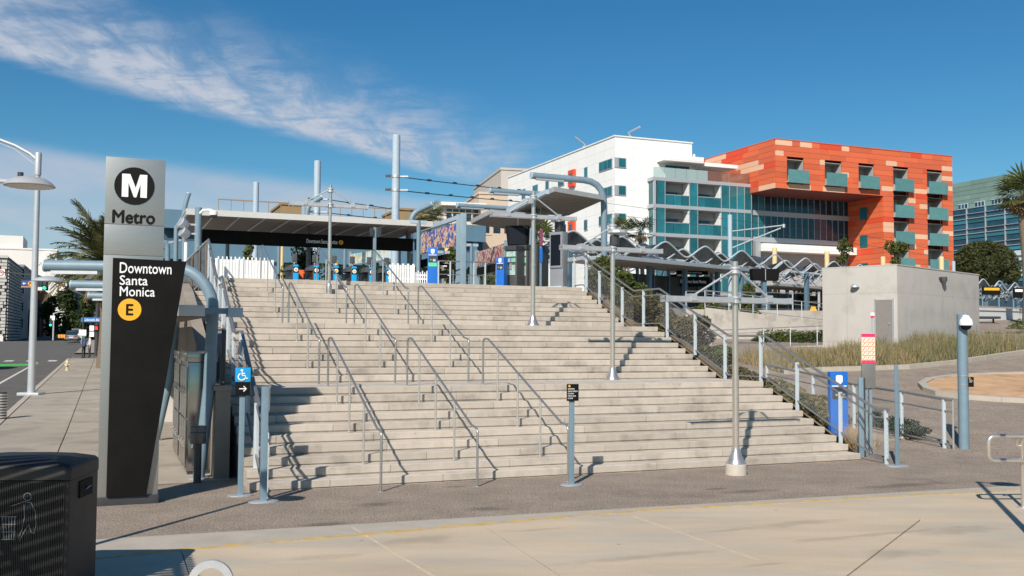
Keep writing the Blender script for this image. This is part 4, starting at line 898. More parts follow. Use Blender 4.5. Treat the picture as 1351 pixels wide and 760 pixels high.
# ================================================================ LEFT FAR STREET
PLAT = rad(44)
STREETBLUE = mat('street_sign_blue', (0.03, 0.16, 0.48), 0.5)
GREENL = mat('signal_green', (0.0, 0.35, 0.22), 0.4, emit=((0.0, 0.9, 0.55), 1.6)); REDLT = mat('signal_red', (0.4, 0.0, 0.0), 0.4, emit=((1.0, 0.05, 0.03), 1.2))
def far_root(name, label, cat, x, y, Y, group=None):
    p = D(x, y, Y); return thing(name, label, cat, p, 0, group), p
def rel(p, x, y, Y): return D(x, y, Y)-p
def signal_head(t, c, s, lit=None, n=3):
    b = MB().box(c.x-0.17*s, c.x+0.17*s, c.y-0.12*s, c.y+0.1*s, c.z-0.5*s, c.z+0.5*s).obj('signal_head', BLACK, t)
    for i in range(n):
        z = c.z+(0.32-0.32*i)*s
        MB().lathe([(0.125*s, 0.0), (0.125*s, 0.02*s)], 14, (c.x, c.y-0.125*s, z), Matrix.Rotation(math.pi/2, 4, 'X')).obj('lens', {0: REDLT, 2: GREENL}.get(i, DARK) if lit == i else DARK, b)
Y = 74; t, p = far_root('traffic_signal', 'traffic signal mast with long arm, parking sign and green light at the corner', 'traffic signal', 127, 470, Y)
MB().tube([(0, 0, 0), (0, 0, rel(p, 126, 332, Y).z)], [0.16, 0.10], 12).obj('pole', DARK, t, True)
MB().tube([rel(p, 127, 397, Y), rel(p, 98, 384, Y), rel(p, 72, 371, Y), rel(p, 50, 364, Y), rel(p, 10, 359.5, Y), rel(p, -10, 358, Y)], [0.11, 0.10, 0.09, 0.08, 0.07, 0.06], 8).obj('mast_arm', DARK, t, True)
signal_head(t, rel(p, 60, 374, Y), 1.05, 2); signal_head(t, rel(p, 126.5, 418, Y), 0.9, 2)
c = rel(p, 36.5, 374.5, Y); MB().box(c.x-0.46, c.x+0.46, -0.05, -0.02, c.z-0.26, c.z+0.26).obj('parking_sign', mat('sign_navy', (0.03, 0.05, 0.22), 0.5), t); MB().box(c.x-0.46, c.x+0.46, -0.056, -0.051, c.z-0.26, c.z-0.21).obj('sign_band', GOLD, t)
disc('parking_disc', GOLD, t, c.x+0.22, c.z+0.02, 0.17, -0.056); text('parking_letter', 'P', BLACKINK, t, c.x+0.22, c.z+0.02, None, 0.22, -0.066, 0.02, align='C')
sy = MB(); q = 0.03; c_ = Vector((c.x-0.2, -0.06, c.z+0.02))
sy.tube([c_+Vector((0.12, 0, 0)), c_+Vector((-0.12, 0, 0))], q, 5); sy.tube([c_+Vector((-0.03, 0, 0.08)), c_+Vector((-0.13, 0, 0)), c_+Vector((-0.03, 0, -0.08))], q, 5); sy.obj('parking_arrow', INK, t)
for (x, y) in ((2, 360), (83.5, 378.5)):
    c = rel(p, x, y, Y); MB().box(c.x-0.27, c.x+0.27, -0.05, -0.03, c.z-0.27, c.z+0.27).obj('turn_sign', INK, t)
    MB().lathe([(0.17, 0), (0.22, 0), (0.22, 0.01), (0.17, 0.01), (0.17, 0)], 20, (c.x, -0.06, c.z), Matrix.Rotation(math.pi/2, 4, 'X'), cap=False).obj('turn_ring', REDL, t)
    MB().box(-0.2, 0.2, -0.006, 0, -0.025, 0.025, Matrix.Translation((c.x, -0.062, c.z)) @ Matrix.Rotation(rad(45), 4, 'Y')).obj('turn_bar', REDL, t)
c = rel(p, 122, 422, Y); MB().box(c.x-0.75, c.x+0.75, -0.22, -0.20, c.z-0.17, c.z+0.17).obj('street_name_sign', STREETBLUE, t); text('lettering', 'Colorado Av', INK, t, c.x, c.z, 1.2, 0.19, -0.225, 0.01, align='C')
c = rel(p, 129, 433, Y); MB().box(c.x-0.17, c.x+0.17, -0.25, -0.1, c.z-0.2, c.z+0.2).obj('walk_signal', BLACK, t); MB().box(c.x-0.1, c.x+0.1, -0.256, -0.25, c.z-0.12, c.z+0.12).obj('red_hand', REDLT, t)
for y in (433, 441): c = rel(p, 122.5, y, Y); MB().box(c.x-0.17, c.x+0.17, -0.2, -0.18, c.z-0.19, c.z+0.19).obj('regulation_sign', INK, t)
c = rel(p, 108.5, 440, Y-2)
t, p = far_root('bus_stop_post', 'thin post with small white green-edged board beside the two pedestrians', 'sign', 108.5, 473, 70)
MB().tube([(0, 0, 0), (0, 0, rel(p, 108.5, 414, 70).z)], 0.05, 8).obj('post', DARK, t, True); c = rel(p, 108.5, 439.5, 70); MB().box(-0.26, 0.26, -0.07, -0.05, c.z-0.24, c.z+0.24).obj('board', INK, t); MB().box(-0.26, 0.26, -0.076, -0.071, c.z-0.24, c.z-0.17).obj('board_stripe', GREENL if False else mat('stripe_green', (0.05, 0.25, 0.12), 0.5), t)
t, p = far_root('traffic_signal', 'small far traffic signal with short arm in front of the dark trees', 'traffic signal', 70, 449, 130)
MB().tube([(0, 0, 0), (0, 0, rel(p, 70, 414, 130).z)], 0.10, 8).obj('pole', GALV, t, True); MB().tube([rel(p, 70, 414, 130), rel(p, 78, 411.5, 130), rel(p, 85, 411.5, 130)], 0.07, 6).obj('arm', GALV, t, True)
signal_head(t, rel(p, 67.5, 425, 130), 1.2, 2); c = rel(p, 70, 419.5, 130); MB().box(c.x-0.3, c.x+0.3, -0.15, -0.1, c.z-0.3, c.z+0.3).obj('sign_panel', INK, t)
t, p = far_root('road_barrier', 'low orange barrier on the far street', 'barrier', 82, 446, 140)
for i in range(3): MB().box(-0.5+i*0.36, -0.2+i*0.36, -0.2, 0.2, 0, 0.5).obj('segment', mat('barrier_orange', (0.75, 0.30, 0.02), 0.6), t, bevel=0.03)

# ---- buildings down the street
def block_r(name, label, x0, x1, ytop, Y, mt, depth, par):
    c = D(x1, ytop, Y); r = ray(x0, ytop); a_ = r.x/r.y; w = (c.x-a_*c.y)/(cT-a_*sT); z0 = -0.4       # left end found along the street grid
    t = thing(name, label, 'building', Vector((c.x, c.y, z0))-U*w, TH); h = c.z-z0
    MB().box(0, w, 0, depth, 0, h).obj('wall', mt, t)
    if par: MB().box(-0.15, w+0.15, -0.15, depth+0.15, h+0.001, h+0.4).obj('parapet', mt, t)
    return t, w, h
def block(name, label, x0, x1, ytop, Y, mt, depth=30, rot=0.0, ybase=449, par=True):
    if rot == 0.0: return block_r(name, label, x0, x1, ytop, Y, mt, depth, par)
    a, c = D(x0, ytop, Y), D(x1, ytop, Y); z0 = -0.4
    t = thing(name, label, 'building', (a.x, a.y, z0), rot)
    w = (c.x-a.x)/math.cos(rot) if rot else c.x-a.x
    MB().box(0, w, 0, depth, 0, a.z-z0).obj('wall', mt, t)
    if par: MB().box(-0.15, w+0.15, -0.15, depth+0.15, a.z-z0+0.001, a.z-z0+0.4).obj('parapet', mt, t)
    return t, w, a.z-z0
WB = mat('white_render', (0.72, 0.69, 0.65), 0.8, 0, 0.04, 0.3)
t, w, h = block('white_building', 'plain white stepped building far down the left street', -40, 75, 331, 230, WB, 40, TH*0.0)
MB().box(w-12.5, w-7.2, 0.5, 14, h, h+3.2).obj('roof_block', WB, t)
for i in range(5): MB().box(w-1.9+i*0.9-0.5, w-1.9+i*0.9+0.5, -1-i*0.02, 20, h*0.2, h-0.6-i*1.3).obj('stepped_bay', WB, t)
for i in range(3): MB().box(4+i*9, 9+i*9, -0.06, 0.2, h*0.62, h*0.70).obj('window', GLASSD, t)
# screened parking building nearest on the left
SCR = mat('screen_grey', (0.50, 0.48, 0.44), 0.7, 0, 0.1, 2)
t, w, h = block('screened_building', 'grey building clad in a screen of small dark openings at the left edge', -60, 10, 338, 150, mat('screen_shadow', (0.12, 0.12, 0.12), 0.8), 45, 0.0, par=False)
sc = MB(); rng = random.Random(3); x = 0
for r_ in range(26):
    z0 = 1.5+r_*(h-2)/26; x = rng.uniform(0, 0.5)
    while x < w-0.3:
        ln = rng.uniform(0.5, 1.6); sc.box(x, min(w, x+ln), -0.25, -0.12, z0, z0+(h-2)/26*0.80); x += ln+rng.uniform(0.1, 0.35)
    y = 0
    while y < 44:
        ln = rng.uniform(0.6, 2.2); sc.box(w+0.12, w+0.25, y, y+ln, z0, z0+(h-2)/26*0.6); y += ln+rng.uniform(0.4, 1.2)
stuff(sc.obj('screen_bars', SCR, t)); MB().box(-0.1, w+0.1, -0.2, 0.1, h-0.3, h+0.1).obj('parapet', SCR, t)
for i in range(5): MB().box(w*0.1+i*w*0.2, w*0.1+i*w*0.2+0.5, -0.5, 0.3, 0, 2.6).obj('column', WB, t)
t, w, h = block('grey_building', 'grey side wall of a building between the screened and the white ones', 10, 31, 352, 175, mat('mid_grey_render', (0.28, 0.29, 0.30), 0.8, 0, 0.08, 0.3), 30, 0.0)
for r_ in range(4):
    for i in range(2): MB().box(0.5+i*1.3, 1.4+i*1.3, -0.06, 0.1, 4+r_*3.0, 5.6+r_*3.0).obj('window', GLASSD, t)
t, w, h = block('brick_building', 'red brick building beyond the lamp post on the left street', 43, 58, 386, 200, mat('red_brick', (0.34, 0.10, 0.06), 0.85, 0, 0.15, 2), 25, 0.0)
for i in range(3): MB().box(0.3+i*0.75, 0.75+i*0.75, -0.06, 0.1, 2.0, h-1.5).obj('window', GLASSD, t)
t, w, h = block('grey_building', 'low dark grey building behind the palm on the left street', 62, 150, 360, 260, mat('dark_grey_render', (0.17, 0.18, 0.20), 0.8, 0, 0.1, 0.3), 30, 0.0)
for i in range(6): MB().box(1+i*2.6, 2.8+i*2.6, -0.06, 0.1, h-4, h-1.8).obj('window', GLASSD, t)

# ================================================================ UPPER STATION, LEFT HALF (site frame)
def loc(px, py, d, s0): s, z = Pd(px, py, d); return (-(s-s0), z)
# white board gate
d = 14.6; s0 = Pd(285, 360, d)[0]; s1 = Pd(361, 360, d)[0]; zt = Pd(320, 343, d)[1]
t = site('white_gate', 'white vertical-board gate at the stair top left of the mast', 'gate', s0, d, TOPZ)
w = s0-s1; h = zt-TOPZ; n = 18
for i in range(n): MB().box(i*w/n+0.006, (i+1)*w/n-0.006, 0, 0.025, 0.06, h).obj('board', WHITE, t)
for i in range(13): MB().box(0.04+i*0.125, 0.08+i*0.125, 0.0, 0.03, h+0.001, h+0.09).obj('picket_tip', WHITE, t)
for f in (0.0, 0.36, 0.44, 0.97): MB().box(f*w-0.03, f*w+0.045, -0.035, 0.06, 0, h+0.03).obj('post', WHITE, t, bevel=0.006)
for z in (0.15, h-0.1): MB().box(0, w, 0.026, 0.05, z, z+0.06).obj('cross_bar', WHITE, t)
# white picket gate right of the fare gates
for (xa, xb, y, lb, nn) in ((513, 547, 347, 'white picket gate beside the fare gates', 10), (548, 568, 357, 'low white picket fence left of the blue help pillar', 7)):
    d = 14.8; s0 = Pd(xa, 360, d)[0]; s1 = Pd(xb, 360, d)[0]; h = Pd(xa, y, d)[1]-TOPZ; w = s0-s1
    t = site('picket_fence', lb, 'fence', s0, d, TOPZ)
    for i in range(nn): MB().box(i*w/nn+0.01, i*w/nn+w/nn*(0.86 if nn == 10 else 0.55), 0, 0.03, 0.05, h-(0.0 if i % 2 else 0.05)).obj('picket', WHITE, t)
    for z in (0.2, h-0.18): MB().box(0, w, 0.031, 0.06, z, z+0.07).obj('rail', WHITE, t)
    MB().box(w-0.10, w, -0.03, 0.07, 0, h-0.05).obj('post', WHITE, t, bevel=0.005)
# gateline canopy
d = 19.0; s0, zc = Pd(247, 277, d); s1, _ = Pd(570, 294, d); W_ = s0-s1
t = site('gateline_canopy', 'long flat grey canopy roof over the fare gates', 'canopy', s0, d, TOPZ)
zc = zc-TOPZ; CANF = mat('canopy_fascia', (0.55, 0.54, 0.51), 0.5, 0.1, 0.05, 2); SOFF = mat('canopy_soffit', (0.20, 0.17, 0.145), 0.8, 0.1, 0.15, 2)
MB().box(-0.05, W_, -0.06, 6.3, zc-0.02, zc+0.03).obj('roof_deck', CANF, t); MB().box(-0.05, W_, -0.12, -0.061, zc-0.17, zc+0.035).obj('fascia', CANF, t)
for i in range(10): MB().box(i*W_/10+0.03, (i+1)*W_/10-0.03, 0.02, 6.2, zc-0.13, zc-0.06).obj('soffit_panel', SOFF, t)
for i in range(11): MB().box(i*W_/10-0.03, i*W_/10+0.03, -0.05, 6.25, zc-0.16, zc-0.021).obj('rib', GALV, t)
for (px, dd, r) in ((262, 19.6, 0.10), (407, 22, 0.09), (540, 22, 0.09), (232, 24, 0.09)):
    s, _ = Pd(px, 330, dd); MB().tube([(-(s-s0), dd-d, 0), (-(s-s0), dd-d, zc-0.05)], r, 12).obj('column', BLUE, t, True)
# tall front left post
s, z = Pd(262, 274, 18.4); t = site('blue_column', 'thick blue column at the left front of the gateline canopy', 'column', s, 18.4, TOPZ); MB().tube([(0, 0, 0), (0, 0, z-TOPZ)], 0.115, 16).obj('shaft', BLUE, t, True); MB().lathe([(0.2, 0), (0.2, 0.03), (0.13, 0.05)], 16).obj('base_plate', BLUE, t, True)
# roof railing line above canopy
d = 40
# black name sign band
d = 20.4; s0, za = Pd(258, 302, d); s1, zb_ = Pd(545, 327, d); zl = Pd(258, 320, d)[1]
t = site('station_name_sign', 'long black sign band lettered Downtown Santa Monica under the canopy', 'sign', s0, d, TOPZ)
W_ = s0-s1; h0, h1 = zl-TOPZ, za-TOPZ
for i in range(4): MB().box(i*W_/4+0.004, (i+1)*W_/4-0.004, 0, 0.16, h0, h1).obj('sign_panel', BLACK, t, bevel=0.004)
xa = -(Pd(404.5, 316, d)[0]-s0); xb = -(Pd(445, 319, d)[0]-s0); zm = (h0+h1)/2-0.02; text('lettering', 'Downtown Santa Monica', INK, t, xa, zm-0.07, xb-xa, 0.15, -0.004, 0.01)
disc('line_disc', GOLD, t, xb+0.14, zm, 0.085, -0.002); text('line_letter', 'E', BLACKINK, t, xb+0.14, zm, None, 0.09, -0.012, 0.02, align='C')
for f in (0.02, 0.5, 0.97): MB().box(f*W_-0.03, f*W_+0.03, 0.05, 0.11, h1, zc-0.16).obj('hanger', DARK, t)
# fare gates
TAPB = mat('tap_blue', (0.01, 0.34, 0.70), 0.4)
def fare_gate(px, d, label):
    s, _ = Pd(px, 365, d); t = site('fare_gate', label, 'fare gate', s, d, TOPZ, 'fare gates')
    MB().box(-0.12, 0.12, 0.0, 1.5, 0, 0.70).obj('cabinet', DARK, t, bevel=0.03)
    b = MB(); b.prism([(-0.30, 0.71), (0.12, 0.71), (0.12, 0.86), (0.06, 0.93), (-0.10, 0.93), (-0.24, 0.84)], 0.02, 0.9); b.obj('hood', GREYM, t)
    MB().box(-0.095, 0.095, -0.05, -0.002, 0.30, 0.90).obj('reader_panel', TAPB, t, bevel=0.02)
    MB().box(-0.092, 0.092, -0.056, -0.051, 0.61, 0.83).obj('reader_plate', BLACKINK, t); disc('reader_disc', INK, t, 0, 0.72, 0.075, -0.06); disc('reader_dot', GOLD, t, 0, 0.72, 0.045, -0.068)
    MB().tube([(0, 0.3, 0.9), (0, 0.3, 1.05)], 0.03, 8).obj('display_stem', GALV, t, True); MB().box(-0.09, 0.09, 0.24, 0.36, 1.03, 1.30).obj('display', GREYM, t, bevel=0.03)
    MB().box(0.15, 0.75, 0.7, 0.75, 0.35, 0.42).obj('barrier_arm', STEEL, t)
for i, px in enumerate((390, 417, 443, 467, 490, 512.5)):
    fare_gate(px, 19.5, ('wheelchair-wide fare gate at the left end of the row' if i == 0 else ['', 'second', 'third', 'fourth', 'fifth', 'last'][i]+' blue-fronted fare gate counted from the left'))
s, z = Pd(395, 356, 20.5); t = site('orange_cabinet', 'small orange cabinet with blue lamp behind the fare gates', 'cabinet', s, 20.5, TOPZ); OR_ = mat('cabinet_orange', (0.75, 0.16, 0.04), 0.5); MB().box(-0.2, 0.2, 0, 0.5, 0, z-TOPZ).obj('body', OR_, t, bevel=0.02); MB().lathe([(0.07, z-TOPZ), (0.07, z-TOPZ+0.12), (0.03, z-TOPZ+0.16)], 12, (0.0, 0.2, 0)).obj('lamp', SIGNBLUE, t, True)
MB().box(-0.17, 0.17, -0.012, -0.001, 0.3, z-TOPZ-0.1).obj('door', OR_, t)
# slim blue post with speaker
s, z = Pd(494.5, 300, 15.5); t = site('speaker_post', 'slim blue post with black speaker box right of the fare gates', 'post', s, 15.5, TOPZ); MB().box(-0.05, 0.05, -0.03, 0.03, 0, z-TOPZ).obj('post', BLUE, t, bevel=0.005)
zz_ = Pd(495, 312, 15.5)[1]-TOPZ; MB().box(0.06, 0.20, -0.1, 0.08, zz_, zz_+0.3).obj('speaker', DARK, t, bevel=0.01); MB().box(-0.16, -0.06, -0.1, 0.08, zz_+0.02, zz_+0.27).obj('rear_speaker', DARK, t, bevel=0.01)
# dome camera on the left column
s, z = Pd(276, 277, 18.2); t = site('dome_camera', 'white dome camera on a short curved arm under the canopy edge', 'camera', s, 18.2, z)
MB().tube([(-0.28, 0.1, -0.12), (-0.20, 0, -0.02), (0, 0, 0.0), (0.1, -0.05, -0.02)], 0.045, 10).obj('arm', WHITE, t, True); MB().lathe([(0.05, 0.02), (0.12, -0.02), (0.14, -0.10), (0.13, -0.15)], 18, (0.14, -0.06, -0.03)).obj('housing', WHITE, t, True); MB().lathe([(0.12, -0.15), (0.10, -0.21), (0.04, -0.25)], 16, (0.14, -0.06, -0.03)).obj('dome', GLASSD, t, True)
# flood lights
s, z = Pd(245, 345, 17.5); t = site('floodlight_pole', 'white pole with two round grey floodlights left of the canopy', 'floodlight', s, 17.5, TOPZ-0.4); zp = lambda y: Pd(245, y, 17.5)[1]-TOPZ+0.4
MB().tube([(0, 0, 0), (0, 0, zp(318))], 0.06, 10).obj('pole', WHITE, t, True); MB().tube([(0, 0, zp(318)), (0, 0, zp(296))], 0.02, 8).obj('upper_pole', GALV, t, True)
for x, y in ((-0.02, 296), (0.02, 308)):
    M = Matrix.Rotation(rad(-60), 4, 'Y') @ Matrix.Rotation(rad(20), 4, 'X'); MB().lathe([(0.05, -0.18), (0.13, -0.14), (0.17, 0.0), (0.18, 0.12), (0.165, 0.13)], 18, (x-0.08, -0.12, zp(y)), M).obj('floodlight', GALV, t, True)
    MB().box(0.0, 0.3, -0.03, 0.03, zp(y)-0.03, zp(y)+0.03).obj('bracket', GALV, t)
# bent lamp pipes rising over the canopy
def bent_pipe(label, pts, d, r=0.10, m=BLUE, group='bent blue pipes above the station roofs'):
    P = [Pd(x, y, d) for x, y in pts]; s0 = P[0][0]; t = site('bent_pipe', label, 'pipe', s0, d, P[0][1], group); Q = [Vector((-(s-s0), 0, z-P[0][1])) for s, z in P]
    # round the corners
    R = [Q[0]]
    for a, b_, c_ in zip(Q, Q[1:], Q[2:]):
        k = min(0.45*(b_-a).length, 0.45*(c_-b_).length, 0.8); p0 = b_+(a-b_).normalized()*k; p1 = b_+(c_-b_).normalized()*k
        for i in range(6): f = i/5; R.append(p0*(1-f)**2+b_*2*f*(1-f)+p1*f*f)
    R.append(Q[-1]); MB().tube(R, r, 14).obj('pipe', m, t, True); e = R[-1]; u_ = (R[-1]-R[-2]).normalized(); MB().tube([e-u_*0.02, e+u_*0.02], r*1.07, 14).obj('end_cap', BLUEL, t, True)
    if abs(u_.x) > 0.9: MB().tube([e-u_*0.15+Vector((0, -0.03, -r*0.9)), e-u_*1.2+Vector((0, -0.03, -r*0.9))], 0.05, 6).obj('lamp_strip', GALV, t)
    return t
bent_pipe('dark short pipe standing up over the left end of the gateline canopy', [(243, 420), (243, 275), (249, 255)], 23, 0.09)
bent_pipe('bent pipe curving right behind the steel mast over the canopy', [(405, 420), (405, 272), (424, 260)], 26, 0.11)
bent_pipe('bent blue pipe over the canopy end left of the mosaic', [(540, 420), (542, 282), (569, 270)], 24, 0.12)
bent_pipe('large bent blue pipe arching left over the butterfly roof', [(797, 420), (797, 240), (701, 231.5)], 14.2, 0.115)
bent_pipe('blue pipe arm reaching left behind the butterfly roof, upper one', [(742, 420), (742, 258), (646, 251.5)], 18.5, 0.105)
bent_pipe('blue pipe arm reaching left behind the butterfly roof, lower one', [(700, 420), (700, 277), (603, 271)], 23, 0.105)
bent_pipe('thin bent pipe seen above the black pylon panel', [(221, 420), (221, 318), (203, 322)], 30, 0.11)
# catenary poles and wires
def cat_pole(label, px, ytop, wpx, dist):
    p = D(px, ytop, dist); r = wpx*dist/FPX/2; t = thing('catenary_pole', label, 'pole', (p.x, p.y, TOPZ), 0, 'tall pale catenary poles'); h = p.z-TOPZ
    MB().tube([(0, 0, 0), (0, 0, h)], r, 20).obj('shaft', BLUEL, t, True); MB().lathe([(r*0.98, h), (r*0.9, h+0.03)], 20).obj('cap', BLUEL, t, True)
    return t, p, r
P523 = cat_pole('tallest pale blue catenary pole rising behind the fare gate canopy', 523, 179, 10.5, 46)
P420 = cat_pole('middle pale blue catenary pole behind the steel mast', 419, 213, 9.0, 53)
P338 = cat_pole('leftmost pale blue catenary pole behind the white gate', 338, 241, 7.6, 60)
P945 = cat_pole('short pale catenary pole with bracket arm before the teal glass', 963, 284, 6.0, 82)
cat_pole('short pale catenary pole in front of the white building balcony', 847, 300, 6.0, 92); cat_pole('pale catenary pole seen past the corner of orange building', 1258, 345, 4.5, 110)
for P, ys in ((P523, (233, 251)), (P420, (263, 280))):
    t, p, r = P
    for y in ys:
        z = D(523 if P is P523 else 419, y, p.y).z-TOPZ; MB().lathe([(r*1.15, z-0.06), (r*1.15, z+0.06)], 18).obj('clamp', GALV, t, True); MB().box(-r-0.30, -r, -0.07, 0.07, z-0.02, z+0.08).obj('tensioner', DARK, t); MB().tube([(r, 0, z), (r+0.4, 0, z)], 0.06, 8).obj('insulator', GALV, t, True)
WIRE = mat('wire', (0.03, 0.03, 0.032), 0.6)
def wire(label, a, b_, r=0.03, sag=0.02, beads=0):
    A, B = D(*a), D(*b_); t = thing('overhead_wire', label, 'wire', A, 0, 'overhead line wires'); Q = [A.lerp(B, i/14)-A-Vector((0, 0, sag*(A-B).length*4*(i/14)*(1-i/14)*0.25)) for i in range(15)]
    MB().tube(Q, r, 5).obj('cable', WIRE, t)
    for i in range(beads): c_ = Q[1]+(Q[-1]-Q[1])*((i+0.5)/beads*0.75); MB().tube([c_-(Q[-1]).normalized()*0.16, c_+(Q[-1]).normalized()*0.16], 0.055, 6).obj('insulator', DARK, t, True)
wire('upper span wire from the tallest pole towards the white building', (529, 233.5, 46), (735, 256, 62), 0.025, 0.01, 5)
wire('lower span wire from the tallest pole towards the butterfly roof', (529, 251.5, 46), (720, 268.5, 62), 0.025, 0.01, 5)
wire('upper span wire from the middle pole to the tallest pole', (424, 262, 53), (640, 291, 72), 0.025, 0.01, 6)
wire('lower span wire from the middle pole behind the canopy', (424, 280, 53), (600, 297, 72), 0.025, 0.01, 4)
wire('thin wire crossing the white building to the teal glass, higher', (800, 268, 88), (1130, 312, 95), 0.018, 0.0); wire('thin wire crossing the white building to the teal glass, lower', (800, 282, 88), (1130, 322, 95), 0.018, 0.0)
wire('thin wire across the orange building, upper', (1130, 309, 95), (1255, 333, 110), 0.018, 0.0); wire('thin wire across the orange building, lower', (1120, 320, 95), (1255, 341, 110), 0.018, 0.0)
t, p, r = P945
f = lambda x, y: D(x, y, p.y)-Vector((p.x, p.y, TOPZ))
MB().tube([f(966, 305), f(1036, 297)], 0.06, 8).obj('bracket_arm', GALV, t, True); MB().tube([f(966, 327), f(1030, 301)], 0.06, 8).obj('bracket_strut', GALV, t, True); MB().lathe([(0.12, -0.15), (0.12, 0.15)], 10, f(1034, 298)).obj('insulator', GALV, t, True)

# ================================================================ UPPER STATION, RIGHT HALF
def art_mat(name, seed, cols, scale):
    M = bpy.data.materials.new(name); M.use_nodes = True; t = M.node_tree; b = t.nodes['Principled BSDF']; b.inputs['Roughness'].default_value = 0.4
    tcn = t.nodes.new('ShaderNodeTexCoord'); mp = t.nodes.new('ShaderNodeMapping'); mp.inputs['Location'].default_value = (seed, seed*1.7, 0); t.links.new(tcn.outputs['Object'], mp.inputs[0])
    n = t.nodes.new('ShaderNodeTexNoise'); n.inputs['Scale'].default_value = scale; n.inputs['Detail'].default_value = 3; n.inputs['Distortion'].default_value = 1.2; t.links.new(mp.outputs[0], n.inputs['Vector'])
    v = t.nodes.new('ShaderNodeTexVoronoi'); v.inputs['Scale'].default_value = scale*2.2; t.links.new(mp.outputs[0], v.inputs['Vector'])
    ad = t.nodes.new('ShaderNodeMath'); ad.operation = 'MULTIPLY_ADD'; t.links.new(v.outputs['Distance'], ad.inputs[0]); ad.inputs[1].default_value = 0.28; t.links.new(n.outputs['Fac'], ad.inputs[2])
    cr = t.nodes.new('ShaderNodeValToRGB'); cr.color_ramp.interpolation = 'CONSTANT'; e = cr.color_ramp.elements
    while len(e) > 1: e.remove(e[0])
    for i, c in enumerate(cols):
        q = e[0] if i == 0 else e.new(0.32+0.42*i/len(cols)); q.color = (*c, 1)
        if i == 0: q.position = 0.0
    t.links.new(ad.outputs[0], cr.inputs[0]); t.links.new(cr.outputs[0], b.inputs['Base Color']); return M
ART1 = art_mat('mosaic_one', 3, [(0.03, 0.08, 0.35), (0.10, 0.06, 0.30), (0.45, 0.05, 0.06), (0.65, 0.22, 0.05), (0.60, 0.50, 0.40), (0.62, 0.60, 0.55), (0.40, 0.08, 0.08), (0.05, 0.12, 0.40)], 2.6)
ART2 = art_mat('mosaic_two', 9, [(0.12, 0.22, 0.45), (0.55, 0.35, 0.06), (0.48, 0.07, 0.05), (0.60, 0.45, 0.28), (0.50, 0.52, 0.55), (0.50, 0.20, 0.05), (0.30, 0.06, 0.10)], 2.6)
def panel_between(t, base, P, m, name, th=0.06):
    Q = [Vector(p)-Vector(base) for p in P]; nrm = (Q[1]-Q[0]).cross(Q[3]-Q[0]).normalized()*th
    b = MB(); b.add(Q+[q+nrm for q in Q], [(3, 2, 1, 0), (4, 5, 6, 7), (0, 1, 5, 4), (1, 2, 6, 5), (2, 3, 7, 6), (3, 0, 4, 7)]); return b.obj(name, m, t)
# mosaic panels on blue frames, running back to the left
YR, YL = 36.5, 40.8
A, B, C_, E_ = D(604, 323, YR), D(604, 293, YR), D(556, 302, YL), D(556, 327, YL)
base = Vector((A.x, A.y, TOPZ)); t = thing('mosaic_panel', 'colourful blue and red mosaic panel hung in a blue frame', 'art panel', base, 0)
b0 = Vector((0, 0, 0)); zt, zb = B.z, A.z
Q = [Vector((A.x, A.y, zb)), Vector((E_.x, E_.y, zb)), Vector((E_.x, E_.y, zt)), Vector((A.x, A.y, zt))]
o = panel_between(t, base, Q, ART1, 'mosaic', 0.05)
dv = (Q[1]-Q[0]).normalized()
for off, w in ((-0.25, 0.14), (-0.62, 0.11)):
    c_ = -dv*(-off)*1.0; c_ = dv*off; MB().box(-w, w, -w*0.8, w*0.8, 0, zt-TOPZ+0.25, Matrix.Translation(c_)).obj('column', BLUE, t, bevel=0.01)
MB().box(-0.09, 0.09, -0.09, 0.09, 0, zt-TOPZ+0.02, Matrix.Translation(Q[1]-base+dv*0.25-Vector((0, 0, zb-TOPZ)))).obj('far_column', BLUE, t)
MB().tube([Vector((0, 0, zt-TOPZ+0.16))-dv*0.1, Q[1]-base+dv*0.4+Vector((0, 0, zt-zb+0.16))], 0.11, 4).obj('top_beam', BLUEL, t)
for dz, th_ in ((-0.55, 0.32), (-1.15, 0.3)): 
    R_ = [q+Vector((0, 0, dz-(0 if i < 2 else (zt-zb)-th_))) for i, q in enumerate(Q)]; panel_between(t, base, [R_[0]+dv*1.4, R_[1]+dv*0.2, R_[1]+dv*0.2+Vector((0, 0, th_)), R_[0]+dv*1.4+Vector((0, 0, th_))], BLACK, 'direction_sign', 0.08)
A, E_ = D(668, 341, 42), D(629, 339, 47); zt, zb = D(668, 320, 42).z, D(668, 341, 42).z
base = Vector((A.x, A.y, TOPZ)); t = thing('mosaic_panel', 'smaller orange and white mosaic panel behind the ticket machines', 'art panel', base, 0)
Q = [Vector((A.x, A.y, zb)), Vector((E_.x, E_.y, zb)), Vector((E_.x, E_.y, zt)), Vector((A.x, A.y, zt))]; panel_between(t, base, Q, ART2, 'mosaic', 0.05)
for q in (Q[0], Q[1]): MB().box(-0.1, 0.1, -0.1, 0.1, 0, zt-TOPZ+0.1, Matrix.Translation(Vector((q.x-base.x, q.y-base.y+0.1, 0)))).obj('column', BLUE, t)
R_ = [Q[0]+Vector((0, 0, -0.42)), Q[1]+Vector((0, 0, -0.42)), Q[1]+Vector((0, 0, -0.08)), Q[0]+Vector((0, 0, -0.08))]; panel_between(t, base, R_, BLACK, 'name_board', 0.07)
